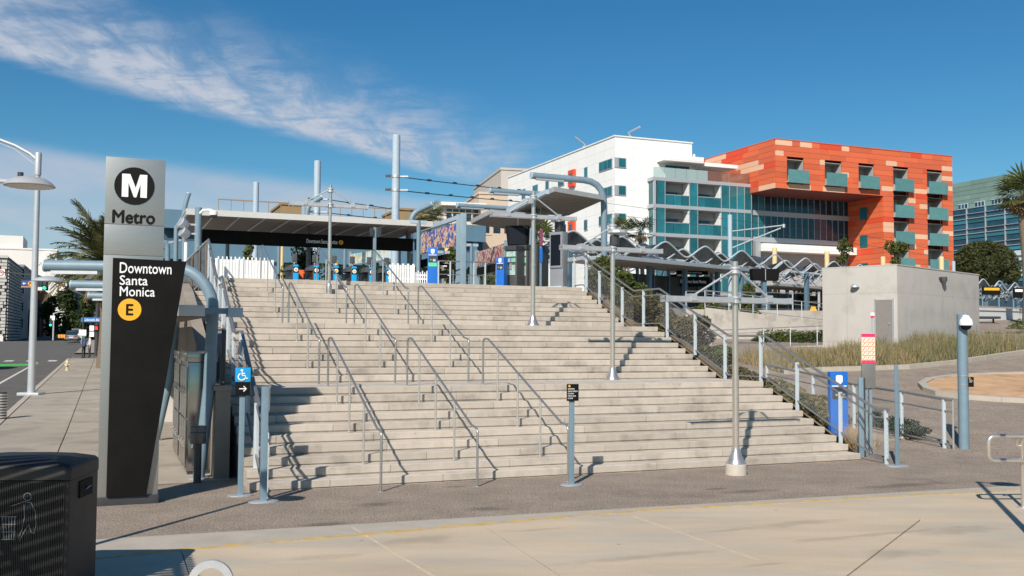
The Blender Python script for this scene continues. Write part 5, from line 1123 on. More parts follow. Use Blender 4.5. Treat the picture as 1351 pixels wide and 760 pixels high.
# pale sea-coloured mural beyond the gates
A, E_ = D(518, 337, 55), D(462, 340, 60); t = thing('mural_panel', 'pale turquoise mural panel seen through the fare gates', 'art panel', (A.x, A.y, TOPZ), 0); base = Vector((A.x, A.y, TOPZ))
panel_between(t, base, [Vector((A.x, A.y, D(518, 341, 55).z)), Vector((E_.x, E_.y, D(518, 341, 55).z)), Vector((E_.x, E_.y, D(518, 326, 55).z)), Vector((A.x, A.y, D(518, 326, 55).z))], art_mat('mural_sea', 5, [(0.35, 0.50, 0.48), (0.55, 0.55, 0.45), (0.20, 0.45, 0.50), (0.6, 0.42, 0.2), (0.5, 0.6, 0.6)], 0.9), 'mural')
for q in (A, E_): MB().box(-0.08, 0.08, 0.02, 0.18, 0, D(518, 322, 55).z-TOPZ, Matrix.Translation((q.x-A.x, q.y-A.y, 0))).obj('column', BLUE, t)
# cctv domes and slender posts
s, z = Pd(541, 340, 24)
# help pillars on the upper level
s, _ = Pd(570.5, 375, 14.6); h = Pd(570, 326, 14.6)[1]-TOPZ
t = help_pillar('help_pillar', 'blue help phone pillar at the stair top beside the mosaic', S(s, 14.6, TOPZ), TH*0.3, 0.32, h, 0.22)
MB().box(-0.14, 0.14, -0.008, -0.001, h*0.50, h*0.60).obj('green_label', mat('label_green', (0.10, 0.55, 0.30), 0.5), t)
s, _ = Pd(659.5, 375, 15.2); h = Pd(660, 339, 15.2)[1]-TOPZ
help_pillar('help_pillar', 'narrow blue help phone pillar left of the ticket machines', S(s, 15.2, TOPZ), TH+rad(-50), 0.30, h, 0.30)
# ticket machines
for i, (px, lb) in enumerate(((674, 'left ticket vending machine with lit posters'), (690, 'right ticket vending machine under the black monitor'))):
    s, _ = Pd(px, 375, 15.4+i*0.1); zt = Pd(px, 325-i*1.5, 15.4)[1]-TOPZ
    t = thing('ticket_machine', lb, 'ticket machine', S(s, 15.4+i*0.25, TOPZ), rad(-32), 'ticket vending machines'); w = 0.235
    MB().box(-w, w, 0, 0.75, 0, zt).obj('cabinet', GREYM, t, bevel=0.02); MB().box(-w-0.01, w+0.01, -0.06, 0.75, zt-0.14, zt+0.02).obj('header', DARK, t, bevel=0.01)
    for (x0, x1, z0, z1, mm) in ((-0.19, -0.02, 0.95, zt-0.42, 'poster_teal'), (0.02, 0.19, 0.95, zt-0.42, 'poster_green'), (-0.19, 0.19, zt-0.36, zt-0.18, 'poster_pale'), (-0.18, 0.18, 0.5, 0.85, 'poster_pale')):
        MB().box(x0, x1, -0.015, -0.002, z0, z1).obj('display_panel', mat(mm, {'poster_teal': (0.20, 0.36, 0.42), 'poster_green': (0.20, 0.42, 0.28), 'poster_pale': (0.30, 0.40, 0.36)}[mm], 0.3, 0, 0.5, 5, emit=({'poster_teal': (0.2, 0.4, 0.5), 'poster_green': (0.2, 0.5, 0.3), 'poster_pale': (0.3, 0.45, 0.4)}[mm], 0.12)), t)
    MB().box(-0.05, 0.05, -0.05, -0.016, 0.70, 0.9).obj('coin_unit', STEEL, t)
s, _ = Pd(704, 375, 15.3); zt = Pd(704, 322, 15.3)[1]-TOPZ; t = thing('service_cabinet', 'dark grey service cabinet beside the ticket machines behind the mast', 'cabinet', S(s, 15.5, TOPZ), rad(-32)); MB().box(-0.2, 0.24, 0, 0.8, 0, zt).obj('body', DARK, t, bevel=0.02); MB().box(-0.16, 0.2, -0.012, -0.001, 0.1, zt-0.1).obj('door', GREYM, t)
# black monitor hung from the roof
s, z = Pd(682, 326, 15.8); zt = Pd(682, 297, 15.8)[1]; t = thing('monitor_box', 'black boxed monitor hanging over the ticket machines', 'monitor', S(s, 15.8, z), rad(-8))
b = MB(); hh = zt-z; b.prism([(-0.34, 0.06), (0.36, 0.0), (0.40, hh), (-0.42, hh-0.02)], 0, 0.55); b.obj('housing', BLACK, t, bevel=0.02); MB().box(-0.30, 0.30, -0.012, -0.001, 0.1, hh-0.1).obj('screen', SCREEN, t); MB().tube([(0, 0.3, hh), (0, 0.3, hh+0.35)], 0.05, 8).obj('hanger', DARK, t, True)
MB().tube([(0.02, 0.3, 0.01), (0.02, 0.3, -1.0)], 0.06, 8).obj('lower_post', BLUE, t, True)
# tall information kiosk
s, _ = Pd(734, 375, 13.9); zt = Pd(734, 306, 13.9)[1]-TOPZ; t = thing('information_kiosk', 'tall light grey kiosk with a long dark screen at the stair top', 'kiosk', S(s, 13.9, TOPZ), rad(-38))
MB().box(-0.27, 0.27, 0, 0.28, 0, zt).obj('cabinet', mat('kiosk_grey', (0.27, 0.28, 0.30), 0.5, 0.3, 0.05, 4), t, bevel=0.015); MB().box(-0.255, 0.255, -0.05, -0.002, zt*0.36, zt-0.02).obj('bezel', MAT['kiosk_grey'], t, bevel=0.012); MB().box(-0.20, 0.20, -0.06, -0.052, zt*0.40, zt-0.10).obj('screen', SCREEN, t)
MB().box(-0.38, 0.38, -0.25, 0.1, 0.0, 0.05).obj('foot_plate', PALE, t); MB().box(-0.12, 0.12, 0.05, 0.2, zt, zt+0.35).obj('mount', DARK, t)
for x in (-0.11, 0.10): MB().box(x-0.08, x+0.08, -0.08, 0.08, zt+0.34, zt+0.56).obj('speaker', GALV, t)
# slim sign between mast and kiosk
s, z = Pd(713.5, 300, 14.0); t = site('banner_sign', 'slim blue post with narrow pink and blue banners', 'sign', s, 14.0, TOPZ); f = lambda y: Pd(713, y, 14.0)[1]-TOPZ
MB().box(-0.03, 0.03, -0.02, 0.02, 0, f(302)).obj('post', BLUE, t); MB().box(-0.055, 0.055, -0.05, -0.03, f(324), f(303)).obj('pink_banner', mat('banner_pink', (0.20, 0.05, 0.09), 0.6), t); MB().box(-0.045, 0.045, -0.05, -0.03, f(346), f(328)).obj('blue_banner', SIGNBLUE, t)
# butterfly roof
def roof_quad(label, px4, z, th=0.16):
    P = [G(x, y, z) for x, y in px4]; base = P[0].copy(); t = thing('butterfly_roof', label, 'roof', base, 0, 'tilted grey roof wings over the ticket machines')
    Q = [p-base for p in P]; n = 9
    b = MB(); b.add([q+Vector((0, 0, 0.0)) for q in Q]+[q+Vector((0, 0, th)) for q in Q], [(0, 1, 2, 3), (7, 6, 5, 4), (0, 4, 5, 1), (1, 5, 6, 2), (2, 6, 7, 3), (3, 7, 4, 0)]); b.obj('deck', ROOFM, t)
    for i in range(n):
        f0, f1 = (i+0.06)/n, (i+0.94)/n; a, c_ = Q[0].lerp(Q[3], f0), Q[1].lerp(Q[2], f0); e_, g_ = Q[0].lerp(Q[3], f1), Q[1].lerp(Q[2], f1)
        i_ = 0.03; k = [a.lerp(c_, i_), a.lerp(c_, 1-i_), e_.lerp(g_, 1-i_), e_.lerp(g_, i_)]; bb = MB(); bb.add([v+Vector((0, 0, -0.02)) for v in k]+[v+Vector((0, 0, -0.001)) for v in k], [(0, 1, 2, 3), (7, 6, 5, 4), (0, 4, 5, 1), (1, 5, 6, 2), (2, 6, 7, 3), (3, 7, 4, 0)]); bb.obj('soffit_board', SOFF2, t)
    return t
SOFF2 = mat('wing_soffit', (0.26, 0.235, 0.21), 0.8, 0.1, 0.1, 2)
roof_quad('upper right wing of the butterfly roof above the kiosk', ((731, 252.5), (797, 264), (750, 284.5), (668, 279.5)), 7.3)
roof_quad('lower left wing of the butterfly roof above the ticket machines', ((647, 282), (722, 289), (692, 305), (621, 295)), 6.9)
t = thing('roof_beam', 'pale beam linking the two butterfly roof wings', 'beam', D(640, 279, 34), 0); a = D(640, 279, 34); MB().tube([D(668, 281.5, 34.6)-a, D(722, 253, 32.2)-a], 0.10, 4).obj('beam', BLUEL, t)
# blue columns holding the butterfly roof
for px, dd, lb in ((690, 22, 'thin blue column carrying the lower roof wing'), (744, 18, 'thin blue column carrying the upper roof wing')):
    s, z = Pd(px, 300, dd); t = site('blue_column', lb, 'column', s, dd, TOPZ); MB().tube([(0, 0, 0), (0, 0, 2.7)], 0.085, 10).obj('shaft', BLUE, t, True); MB().lathe([(0.15, 0), (0.15, 0.03), (0.09, 0.05)], 12).obj('base_plate', BLUE, t, True)

# ---- station railings along the plateau edge
def plat_rail(label, px0, px1, d, n, h=1.07):
    s0, s1 = Pd(px0, 380, d)[0], Pd(px1, 380, d)[0]
    railing('plateau_railing', label, [S(s0, d, TOPZ), S(s1, d, TOPZ)], [S(s0+(s1-s0)*i/(n-1), d, TOPZ) for i in range(n)], hts=(h, h*0.55), rt=0.025, rm=0.018, postmat=PALE, mesh=False)
plat_rail('low steel rail between the help pillar and the ticket machines', 578, 655, 17.5, 6)

# ---- wavy steel canopy over the tracks
w_az = Vector((math.sin(rad(46)), math.cos(rad(46)), 0)); v_az = Vector((-w_az.y, w_az.x, 0))
A0 = D(870, 324, 67)
t = thing('wave_canopy', 'long canopy of wavy pale steel tubes and dark panels over the platform', 'canopy', (A0.x, A0.y, TOPZ), PLAT)
TUBE = mat('wave_tube', (0.55, 0.61, 0.64), 0.45, 0.2, 0.06, 3); PV = mat('canopy_panel', (0.075, 0.09, 0.105), 0.25, 0.3, 0.3, 1.0)
per, amp, zc = 4.7, 0.46, A0.z-TOPZ-0.15
def wv(x, ph=0.0): 
    a = math.asin(0.85*math.sin(2*math.pi*x/per+ph))/math.asin(0.85); return amp*a
rows = ((0.0, 0.6, 0.0), (0.9, 2.6, -0.25), (1.8, 0.9, -0.1), (2.9, 3.4, -0.35), (4.0, 1.2, -0.05), (5.2, 2.4, -0.3), (6.4, 0.4, 0.05), (7.7, 2.9, -0.3), (9.0, 0.7, 0.1))
for yy, ph, dz in rows:
    for k in range(9):
        x0 = -9.5+yy*0.75+k*11.0; MB().tube([(x0+i*0.25, yy, zc+dz+wv(x0+i*0.25, ph)) for i in range(45)], 0.058, 7).obj('wave_tube', TUBE, t, True)
rng = random.Random(11)
for (y0, p0, z0), (y1, p1, z1) in zip(rows, rows[1:]):
    for k in range(40):
        x0 = -9+y0*0.75+k*per/2+rng.uniform(-0.15, 0.15); a = 0.25; x1 = x0+per/2-a
        if rng.random() < 0.5: continue
        b = MB(); nseg = 5; vs = []
        for i in range(nseg+1):
            x = x0+a/2+(x1-x0)*i/nseg; vs += [(x, y0+0.12, zc+z0+wv(x, p0)+0.11), (x, y1-0.12, zc+z1+wv(x, p1)+0.11)]
        b.add(vs, [(2*i, 2*i+2, 2*i+3, 2*i+1) for i in range(nseg)]); b.obj('roof_panel', PV, t)
for k in range(18):
    x0 = -8+k*4.9
    for j_ in range(3):
        a_ = rng.uniform(0, 6); MB().tube([(x0+i*0.5, 0.6+j_*2.7, zc-0.85+0.28*math.sin(2*math.pi*(x0+i*0.5)/2.6+a_)) for i in range(10)], 0.045, 6).obj('lattice_tube', TUBE, t, True)
    for yy in (1.0, 6.0):
        MB().tube([(x0, yy, zc-0.75), (x0+0.8, yy+1.8, zc-0.2)], 0.05, 6).obj('strut', TUBE, t)
    if k % 2 == 0:
        MB().box(x0-0.16, x0+0.16, 0.85, 1.15, 0, zc-0.55).obj('column', mat('column_slate', (0.10, 0.17, 0.23), 0.5, 0.1), t); MB().tube([(x0-2.4, 1.0, zc-0.62), (x0+2.4, 1.0, zc-0.62)], 0.09, 6).obj('beam', TUBE, t)
# platform shelters under it: flat slabs
def slab_roof(label, px0, py0, Y0_, L, Wd, th=0.22, posts=4):
    a = D(px0, py0, Y0_); t = thing('shelter_roof', label, 'shelter', (a.x, a.y, TOPZ), PLAT); h = a.z-TOPZ
    MB().box(0, L, 0, Wd, h-th, h).obj('roof_slab', GALV, t, bevel=0.02); MB().box(0.05, L-0.05, 0.05, Wd-0.05, h-th-0.05, h-th-0.002).obj('soffit', SOFF, t)
    for i in range(posts): x = L*(0.12+0.76*i/(posts-1)); MB().box(x-0.12, x+0.12, Wd*0.4, Wd*0.4+0.24, 0, h-th-0.05).obj('post', MAT['column_slate'], t)
    MB().box(L*0.05, L*0.93, Wd*0.72, Wd*0.74, 0.15, h-th-0.45).obj('shade_panel', mat('shelter_shade', (0.03, 0.028, 0.026), 0.35, spec=0.3), t)  # dark sheet added to stand for the shade beneath the shelter roof
    for i in range(9): MB().box(L*(0.05+0.11*i)-0.04, L*(0.05+0.11*i)+0.04, Wd*0.70, Wd*0.76, 0, h-th-0.05).obj('back_post', MAT['column_slate'], t)
    MB().box(L*0.15, L*0.5, Wd*0.45, Wd*0.62, 0.42, 0.48).obj('bench_seat', GALV, t)
    return t, h
slab_roof('flat grey shelter roof right of the lamp mast, nearer one', 806, 336, 52, 13.5, 3.2)
slab_roof('flat grey shelter roof seen beneath the nearer one', 812, 362, 70, 9.0, 3.0)
slab_roof('flat grey shelter roof on the right by the concrete block', 1020, 373, 82, 12.0, 3.0)
# platform name sign
a = D(893, 371, 60); t = thing('platform_sign', 'black platform name sign reading Downtown Santa Monica below the shelter roof', 'sign', (a.x, a.y, TOPZ), rad(10)); h = a.z-TOPZ
MB().box(0, 2.1, 0, 0.12, h-0.32, h+0.30).obj('sign_panel', BLACK, t); MB().box(0, 2.0, 0, 0.12, h+0.42, h+0.68).obj('upper_panel', BLACK, t); text('lettering', 'Downtown Santa Monica', INK, t, 0.22, h-0.10, 1.66, 0.20, -0.004, 0.012); text('lettering', 'Downtown Santa Monica', INK, t, 0.5, h+0.50, 1.1, 0.10, -0.004, 0.004)
b = MB(); b.prism([(-0.65, h-0.30), (-0.02, h-0.25), (-0.02, h+0.45), (-0.72, h+0.28)], 0.05, 0.6); b.obj('monitor', BLACK, t, bevel=0.02)
for x in (0.08, 1.95): MB().box(x-0.05, x+0.05, 0.13, 0.23, 0, h+1.0).obj('post', PALE, t)
a = D(1010, 370, 60); t = thing('monitor_box', 'black twin monitor housing right of the front mast', 'monitor', (a.x, a.y, TOPZ), rad(5)); h = a.z-TOPZ
b = MB(); b.prism([(-0.78, h+0.02), (0.82, h), (0.92, h+0.72), (-0.82, h+0.72)], 0, 0.6); b.obj('housing', BLACK, t, bevel=0.03); MB().box(-0.02, 0.02, -0.01, 0.0, h+0.02, h+0.70).obj('joint', GALV, t); MB().box(-0.13, 0.13, 0.15, 0.4, 0, h).obj('post', MAT['column_slate'], t)
# yellow poles
YP = mat('yellow_pole', (0.70, 0.52, 0.27), 0.6)
for i, (px, yt, Y) in enumerate(((372, 302, 60), (443, 345, 50), (590, 303, 66), (889, 378, 75), (901, 378, 76), (1008, 372, 78), (1022, 328, 88), (1091, 333, 95), (1165, 340, 100), (1242, 340, 104))):
    p = D(px, yt, Y); t = thing('yellow_pole', 'yellow pole '+('seen through the gateline under the sign', 'low between the fare gates', 'behind the mosaic columns', 'left of the pair under platform sign', 'right of the pair under platform sign', 'under the black twin monitor', 'rising through the wavy canopy beside the monitor', 'rising behind the wavy canopy before the white soffit', 'above the concrete block beside a young tree', 'above the right end of the concrete block')[i], 'pole', (p.x, p.y, TOPZ)); h = p.z-TOPZ; r = 3.2*Y/FPX
    MB().tube([(0, 0, 0), (0, 0, h)], r, 12).obj('shaft', YP, t, True); MB().lathe([(r*1.02, h), (r*0.8, h+r*0.4)], 12).obj('cap', YP, t, True)
# globes / dark platform furniture
a = D(1067, 412, 66)
for i, px in enumerate((1062, 1084)):
    p = D(px, 333+i*6, 74)

# ---- more station furniture behind the gates: slim columns and hanging signs
for i, (px, dd, h, lb) in enumerate(((300, 24, 2.3, 'under the left third of the gateline canopy'), (368, 27, 2.4, 'behind the white gate end'), (455, 30, 2.6, 'left of the turquoise mural'), (527, 29, 2.6, 'right of the turquoise mural'), (552, 17.5, 2.5, 'left of the blue help pillar'), (622, 24, 2.4, 'right of the mosaic columns'), (640, 30, 2.6, 'before the smaller mosaic'), (585, 28, 2.4, 'seen under the large mosaic'))):
    s_, _ = Pd(px, 330, dd); t = site('slim_column', 'slim blue station column '+lb, 'column', s_, dd, TOPZ, 'slim blue station columns'); MB().tube([(0, 0, 0), (0, 0, h)], 0.075, 10).obj('shaft', BLUE, t, True); MB().lathe([(0.14, 0), (0.14, 0.03), (0.08, 0.05)], 12).obj('base_plate', BLUE, t, True); MB().box(-0.3, 0.3, -0.05, 0.05, h-0.12, h).obj('bracket', BLUEL, t)
for i, (px0, px1, y0, y1, dd, lb) in enumerate(((572, 600, 347, 354, 26, 'black hanging direction sign under the large mosaic, upper'), (578, 603, 359, 366, 28, 'black hanging direction sign under the large mosaic, lower'), (618, 634, 352, 361, 30, 'small black hanging sign left of the narrow help pillar'), (520, 545, 352, 362, 30, 'black hanging sign behind the picket gate'))):
    s0, za = Pd(px0, y0, dd); s1 = Pd(px1, y0, dd)[0]; zb2 = Pd(px0, y1, dd)[1]; t = site('hanging_sign', lb, 'sign', s0, dd, TOPZ); w = s0-s1
    MB().box(0, w, 0, 0.12, zb2-TOPZ, za-TOPZ).obj('panel', BLACK, t); MB().box(w*0.12, w*0.62, -0.012, -0.001, (za+zb2)/2-TOPZ-0.03, (za+zb2)/2-TOPZ+0.03).obj('text_line', INK, t); MB().box(w*0.12, w*0.5, -0.012, -0.001, (za+zb2)/2-TOPZ-0.11, (za+zb2)/2-TOPZ-0.07).obj('gold_line', GOLD, t)
    for x in (0.05, w-0.05): MB().tube([(x, 0.06, 0), (x, 0.06, zb2-TOPZ)], 0.03, 6).obj('post', BLUE, t)

# ================================================================ RIGHT SIDE: beds, ramps, block
def smooth(a, b, x): f = min(1, max(0, (x-a)/(b-a))); return f*f*(3-2*f)
def bed_z(s, d):
    p = S(s, d); pl = drive_z(p.y); st_ = slope_z(d)-0.14 if d < 13.6 else TOPZ-0.14
    f = 1-smooth(0.15, 0.75+0.50*max(0.0, d-2.0), -s); return pl+max(0, st_-pl)*f+0.02
SOIL = mat('planting_soil', (0.20, 0.145, 0.09), 0.95, 0, 0.25, 2, 0.4, 30, col2=(0.12, 0.10, 0.05), c2s=1.5)
MULCH = mat('tan_mulch', (0.50, 0.31, 0.17), 0.95, 0, 0.25, 1.5, 0.6, 12, col2=(0.40, 0.24, 0.125), c2s=0.8)
# planting bed between stairs and walkway
b = MB(); nx, ny = 14, 50; vs = []
for j in range(ny+1):
    d = 0.9+j*(30-0.9)/ny
    for i in range(nx+1):
        wid = 1.1+max(0, d-2.2)*0.32 if d < 16 else 5.5+(d-16)*0.5
        s = -0.10-wid*(i/nx); p = S(s, d); vs.append((p.x, p.y, bed_z(s, d)))
b.add(vs, [(j*(nx+1)+i+1, j*(nx+1)+i, (j+1)*(nx+1)+i, (j+1)*(nx+1)+i+1) for j in range(ny) for i in range(nx)]); o = structure(b.obj('planting_bed', SOIL)); o.data.shade_smooth()
# pale walkway beside the bed
def rdv(x, y):
    r = ray(x, y); t = (-0.076*22.5-CAMH)/(r.z-0.076*r.y); return CAMP+r*t
WK = [rdv(*q) for q in ((1165, 583), (1236, 573), (1150, 553), (1060, 530), (1030, 548), (1100, 566))]
b = MB(); b.slab([(p.x, p.y) for p in WK], -0.3, lambda x, y: drive_z(y)+0.02); structure(b.obj('walkway', WALKM))
# ground rise under the grass, from the kerb back to the block and the ramps
P0 = [rdv(*q) for q in ((1040, 494), (1084, 490.5), (1140, 489), (1200, 487), (1260, 481), (1300, 475), (1351, 467), (1420, 458))]
b = MB(); vs = []
for k in range(7):
    f = k/6
    for p in P0: vs.append((p.x-2.2*f, p.y+13*f, drive_z(p.y)+0.07+0.55*f))
n = len(P0); b.add(vs, [(k*n+i, k*n+i+1, (k+1)*n+i+1, (k+1)*n+i) for k in range(6) for i in range(n-1)]); structure(b.obj('grass_bank', SOIL))
kb = root_structure('drive_kerb')
for a, c in zip(P0, P0[1:]):
    for j in range(2):
        q0, q1 = a.lerp(c, j/2), a.lerp(c, (j+1)/2-0.01); nn = (q1-q0).cross(Vector((0, 0, 1))).normalized()*0.22
        MB().slab([(q0.x, q0.y), (q1.x, q1.y), (q1.x-nn.x, q1.y-nn.y), (q0.x-nn.x, q0.y-nn.y)], -0.2, lambda x, y: drive_z(y)+0.17).obj('kerb_stone', KERBM, kb)
# tan island with round kerb
isl = [rdv(*q) for q in ((1222, 510), (1226, 516), (1240, 521), (1275, 526), (1320, 529), (1351, 530.5), (1430, 534), (1430, 494), (1351, 496), (1300, 497.5), (1255, 500.5), (1232, 504.5))]
b = MB(); b.slab([(p.x, p.y) for p in isl], -0.2, lambda x, y: drive_z(y)+0.10); structure(b.obj('mulch_island', MULCH))
ik = root_structure('island_kerb')
cen = sum(isl, Vector())/len(isl)
for a, c in zip(isl, isl[1:]+isl[:1]):
    if a.x > 22 and c.x > 22: continue
    na, nc = (a-cen).normalized()*0.26, (c-cen).normalized()*0.26
    def ex(p): q = p-cen; return (cen+q*(1+0.28/max(0.5, q.length)))
    A_, C_2 = ex(a), ex(c); A_, C_2 = A_.lerp(C_2, 0.004), A_.lerp(C_2, 0.996)
    MB().slab([(a.x, a.y), (c.x, c.y), (C_2.x, C_2.y), (A_.x, A_.y)], -0.2, lambda x, y: drive_z(y)+0.15).obj('kerb_stone', KERBM, ik)
# lower walkway fence with mesh
FP = [(1258, 594), (1246, 592), (1190, 579), (1127, 566), (1073, 548), (1012, 531)]
F3 = [rdv(x, y) for x, y in FP]
F3 = [Vector((p.x, p.y, drive_z(p.y)+0.02)) for p in F3]
railing('walkway_fence', 'low mesh fence with dark rails running back from the camera post', F3, F3[1:], hts=(1.12, 0.85, 0.10), rt=0.032, rm=0.022, base=F3[1], infill=(0.1, 0.85))
t_ = [o for o in bpy.data.objects if o.get('label', '').startswith('low mesh fence with dark')][0]
q = F3[0]-F3[1]; MB().tube([q, q+Vector((0, 0, 1.12))], 0.022, 8).obj('end_post', STEEL, t_, True)

# ---- switchback ramps with walls and rails
RAMPW = mat('ramp_concrete', (0.40, 0.37, 0.33), 0.9, 0, 0.12, 1.2, 0.1, 30, col2=(0.31, 0.28, 0.25), c2s=1.5)
def ramp(label, A, B, za, zb, thick, hw, base_drop=2.5, posts=7):
    """A,B plan points; deck from za to zb"""
    A, B = Vector(A), Vector(B); L = (B-A).length; ang = math.atan2(B.y-A.y, B.x-A.x); t = thing('access_ramp', label, 'ramp', (A.x, A.y, 0), ang)
    b = MB(); b.add([(0, 0, za-base_drop), (L, 0, zb-base_drop), (L, hw, zb-base_drop), (0, hw, za-base_drop), (0, 0, za), (L, 0, zb), (L, hw, zb), (0, hw, za)], [(0, 3, 2, 1), (4, 5, 6, 7), (0, 1, 5, 4), (1, 2, 6, 5), (2, 3, 7, 6), (3, 0, 4, 7)]); b.obj('deck', RAMPW, t)
    b = MB(); b.add([(0, -0.16, za-base_drop), (L, -0.16, zb-base_drop), (L, -0.002, zb-base_drop), (0, -0.002, za-base_drop), (0, -0.16, za+0.14), (L, -0.16, zb+0.14), (L, -0.002, zb+0.14), (0, -0.002, za+0.14)], [(0, 3, 2, 1), (4, 5, 6, 7), (0, 1, 5, 4), (1, 2, 6, 5), (2, 3, 7, 6), (3, 0, 4, 7)]); b.obj('side_wall', RAMPW, t)
    d_ = (B-A)/L; P = [Vector((A.x, A.y, za+0.12))+d_*(L*i/(posts-1))+Vector((0, 0, (zb-za)*i/(posts-1))) for i in range(posts)]
    off = Vector((d_.y, -d_.x, 0))*0.08; P = [p+off for p in P]
    railing('ramp_railing', 'steel railing on the front edge of the '+label.split(' with')[0], [P[0], P[-1]], P, hts=(1.0, 0.80, 0.12), rt=0.028, rm=0.018, mesh=False, base=P[0])
A, B = D(870, 467, 52), D(1186, 455, 50)
ramp('lower access ramp with pale concrete side rising towards the block', (A.x, A.y, 0), (B.x, B.y, 0), A.z, B.z, 0.3, 1.8, 2.6, 10)
A, B = D(930, 409, 56), D(1090, 428, 55)
ramp('upper access ramp with pale concrete side behind the lower one', (A.x, A.y, 0), (B.x, B.y, 0), A.z, B.z, 0.3, 1.8, 3.0, 6)
A, B = D(820, 452, 47), D(930, 446, 52)
ramp('short ramp landing with concrete wall next to the stair planting', (A.x, A.y, 0), (B.x, B.y, 0), A.z, B.z, 0.3, 1.6, 2.2, 5)
A = D(1000, 418, 60)
plr = [D(905, 419, 58), D(1080, 422, 60)]
P = [Vector((p.x, p.y, TOPZ)) for p in plr]; railing('plateau_railing', 'white-posted railing along the platform edge behind the upper ramp', P, [P[0].lerp(P[1], i/5) for i in range(6)], hts=(1.1, 0.6, 0.12), rt=0.028, rm=0.018, mesh=False)
MB_ = MB()
t, p = far_root('caution_sign', 'yellow folding caution sign on the platform edge', 'caution sign', 1073, 416, 59); t.location.z = TOPZ; b = MB(); h = D(1073, 404, 59).z-TOPZ
b.prism([(-0.18, 0), (0.18, 0), (0.07, h), (-0.07, h)], -0.15, -0.12); b.obj('front_board', GOLD, t); b = MB(); b.prism([(-0.18, 0), (0.18, 0), (0.07, h), (-0.07, h)], 0.12, 0.15); b.obj('back_board', GOLD, t)
# ---- concrete block building
BLKM = mat('block_render', (0.46, 0.43, 0.395), 0.9, 0, 0.06, 0.8, 0.1, 25, col2=(0.415, 0.385, 0.35), c2s=0.7)
CRN = D(1185, 462, 47.5); zt = D(1185, 350, 47.5).z
t = thing('utility_block', 'plain windowless grey concrete block building on the right', 'building', (CRN.x, CRN.y, 0), PLAT)
# local x to the right/back (az 46), y back/left
def along(px, py, dirv):
    r = ray(px, py); a = r.x/r.y; 
    return (a*CRN.y-CRN.x)/(dirv.x-a*dirv.y)
Lr = along(1292, 400, w_az); Ll = along(1085, 400, v_az)
MB().box(0, Lr, 0, Ll, 0.5, zt).obj('wall', BLKM, t, bevel=0.03); MB().box(-0.003, Lr+0.03, -0.02, Ll+0.003, zt+0.001, zt+0.06).obj('coping', BLKM, t)
y0, y1 = along(1178, 420, v_az), along(1156, 420, v_az); zb_, zt2 = 2.25, D(1167, 395.5, 48).z
dr = MB().box(-0.05, -0.002, y0, y1, zb_, zt2).obj('door', mat('grey_door', (0.24, 0.22, 0.20), 0.6, 0.1, 0.05, 3), t); MB().box(-0.09, -0.051, y0+0.12, y0+0.2, zb_+1.0, zb_+1.12).obj('handle', STEEL, dr)
MB().box(-0.07, -0.003, y0-0.06, y0-0.002, zb_, zt2+0.06).obj('door_frame', GALV, t); MB().box(-0.07, -0.003, y1+0.002, y1+0.06, zb_, zt2+0.06).obj('door_frame', GALV, t)
def on_left(px, py): y = along(px, py, v_az); p = CRN+v_az*y; return y, D(px, py, p.y).z
def on_right(px, py): x = along(px, py, w_az); p = CRN+w_az*x; return x, D(px, py, p.y).z
y, z = on_left(1129, 377); MB().lathe([(0.22, 0), (0.20, 0.06), (0.12, 0.16), (0.03, 0.20)], 16, (-0.1, y, z-0.08)).obj('wall_lamp', GALV, t, True)
x, z = on_right(1242, 371); MB().box(x-0.13, x+0.13, -0.26, -0.003, z-0.02, z+0.22).obj('wall_lamp', GREYM, t, bevel=0.02); MB().lathe([(0.09, 0), (0.12, 0.12)], 12, (x, -0.14, z-0.16)).obj('lamp_shade', GREYM, t, True); MB().box(x-0.32, x-0.22, -0.1, -0.003, z+0.08, z+0.2).obj('sensor', DARK, t)
x, z = on_left(1175, 352)
t, p = far_root('pink_notice', 'tiny pink and white notice on a post by the ramp end', 'sign', 1151, 438, 46); t.location.z = 1.9
MB().box(-0.02, 0.02, -0.02, 0.02, 0, D(1151, 413, 46).z-1.9).obj('post', GALV, t); a = D(1151, 416, 46).z-1.9; MB().box(-0.09, 0.09, -0.04, -0.022, a-0.12, a+0.12).obj('board', INK, t); MB().box(-0.09, 0.09, -0.046, -0.041, a-0.12, a-0.02).obj('pink_half', PINK, t)
# pale retaining wall and dark platform things at far right
A, B = D(1290, 452, 75), D(1440, 452, 82); zt = D(1320, 410, 76).z
t = thing('retaining_wall', 'long pale ribbed retaining wall under the platform at far right', 'wall', (A.x, A.y, 0.5), math.atan2(B.y-A.y, B.x-A.x)); L = (B-A).length
n = 12
for i in range(n): MB().box(i*L/n+0.01, (i+1)*L/n-0.01, 0, 0.4, 0, zt-0.5).obj('wall_panel', mat('pale_wall', (0.48, 0.49, 0.49), 0.85, 0, 0.06, 1), t)
MB().box(-0.1, L, -0.1, 0.5, zt-0.5, zt-0.3).obj('coping', MAT['pale_wall'], t); z = D(1320, 424, 76).z
for i in range(3): MB().box(2+i*2.6, 4.2+i*2.6, -0.03, -0.004, z-0.75, z-0.62).obj('slot', DARK, t)
t, p = far_root('vent_hood', 'small dark canopy on posts at the foot of the retaining wall', 'canopy', 1300, 438, 72); h = rel(p, 1300, 419, 72).z
MB().box(-0.6, 0.9, -0.5, 0.6, h-0.1, h+0.08).obj('roof', DARK, t)
for x in (-0.5, 0.62): MB().box(x-0.05, x+0.05, 0, 0.1, -1.5, h-0.1).obj('post', DARK, t)
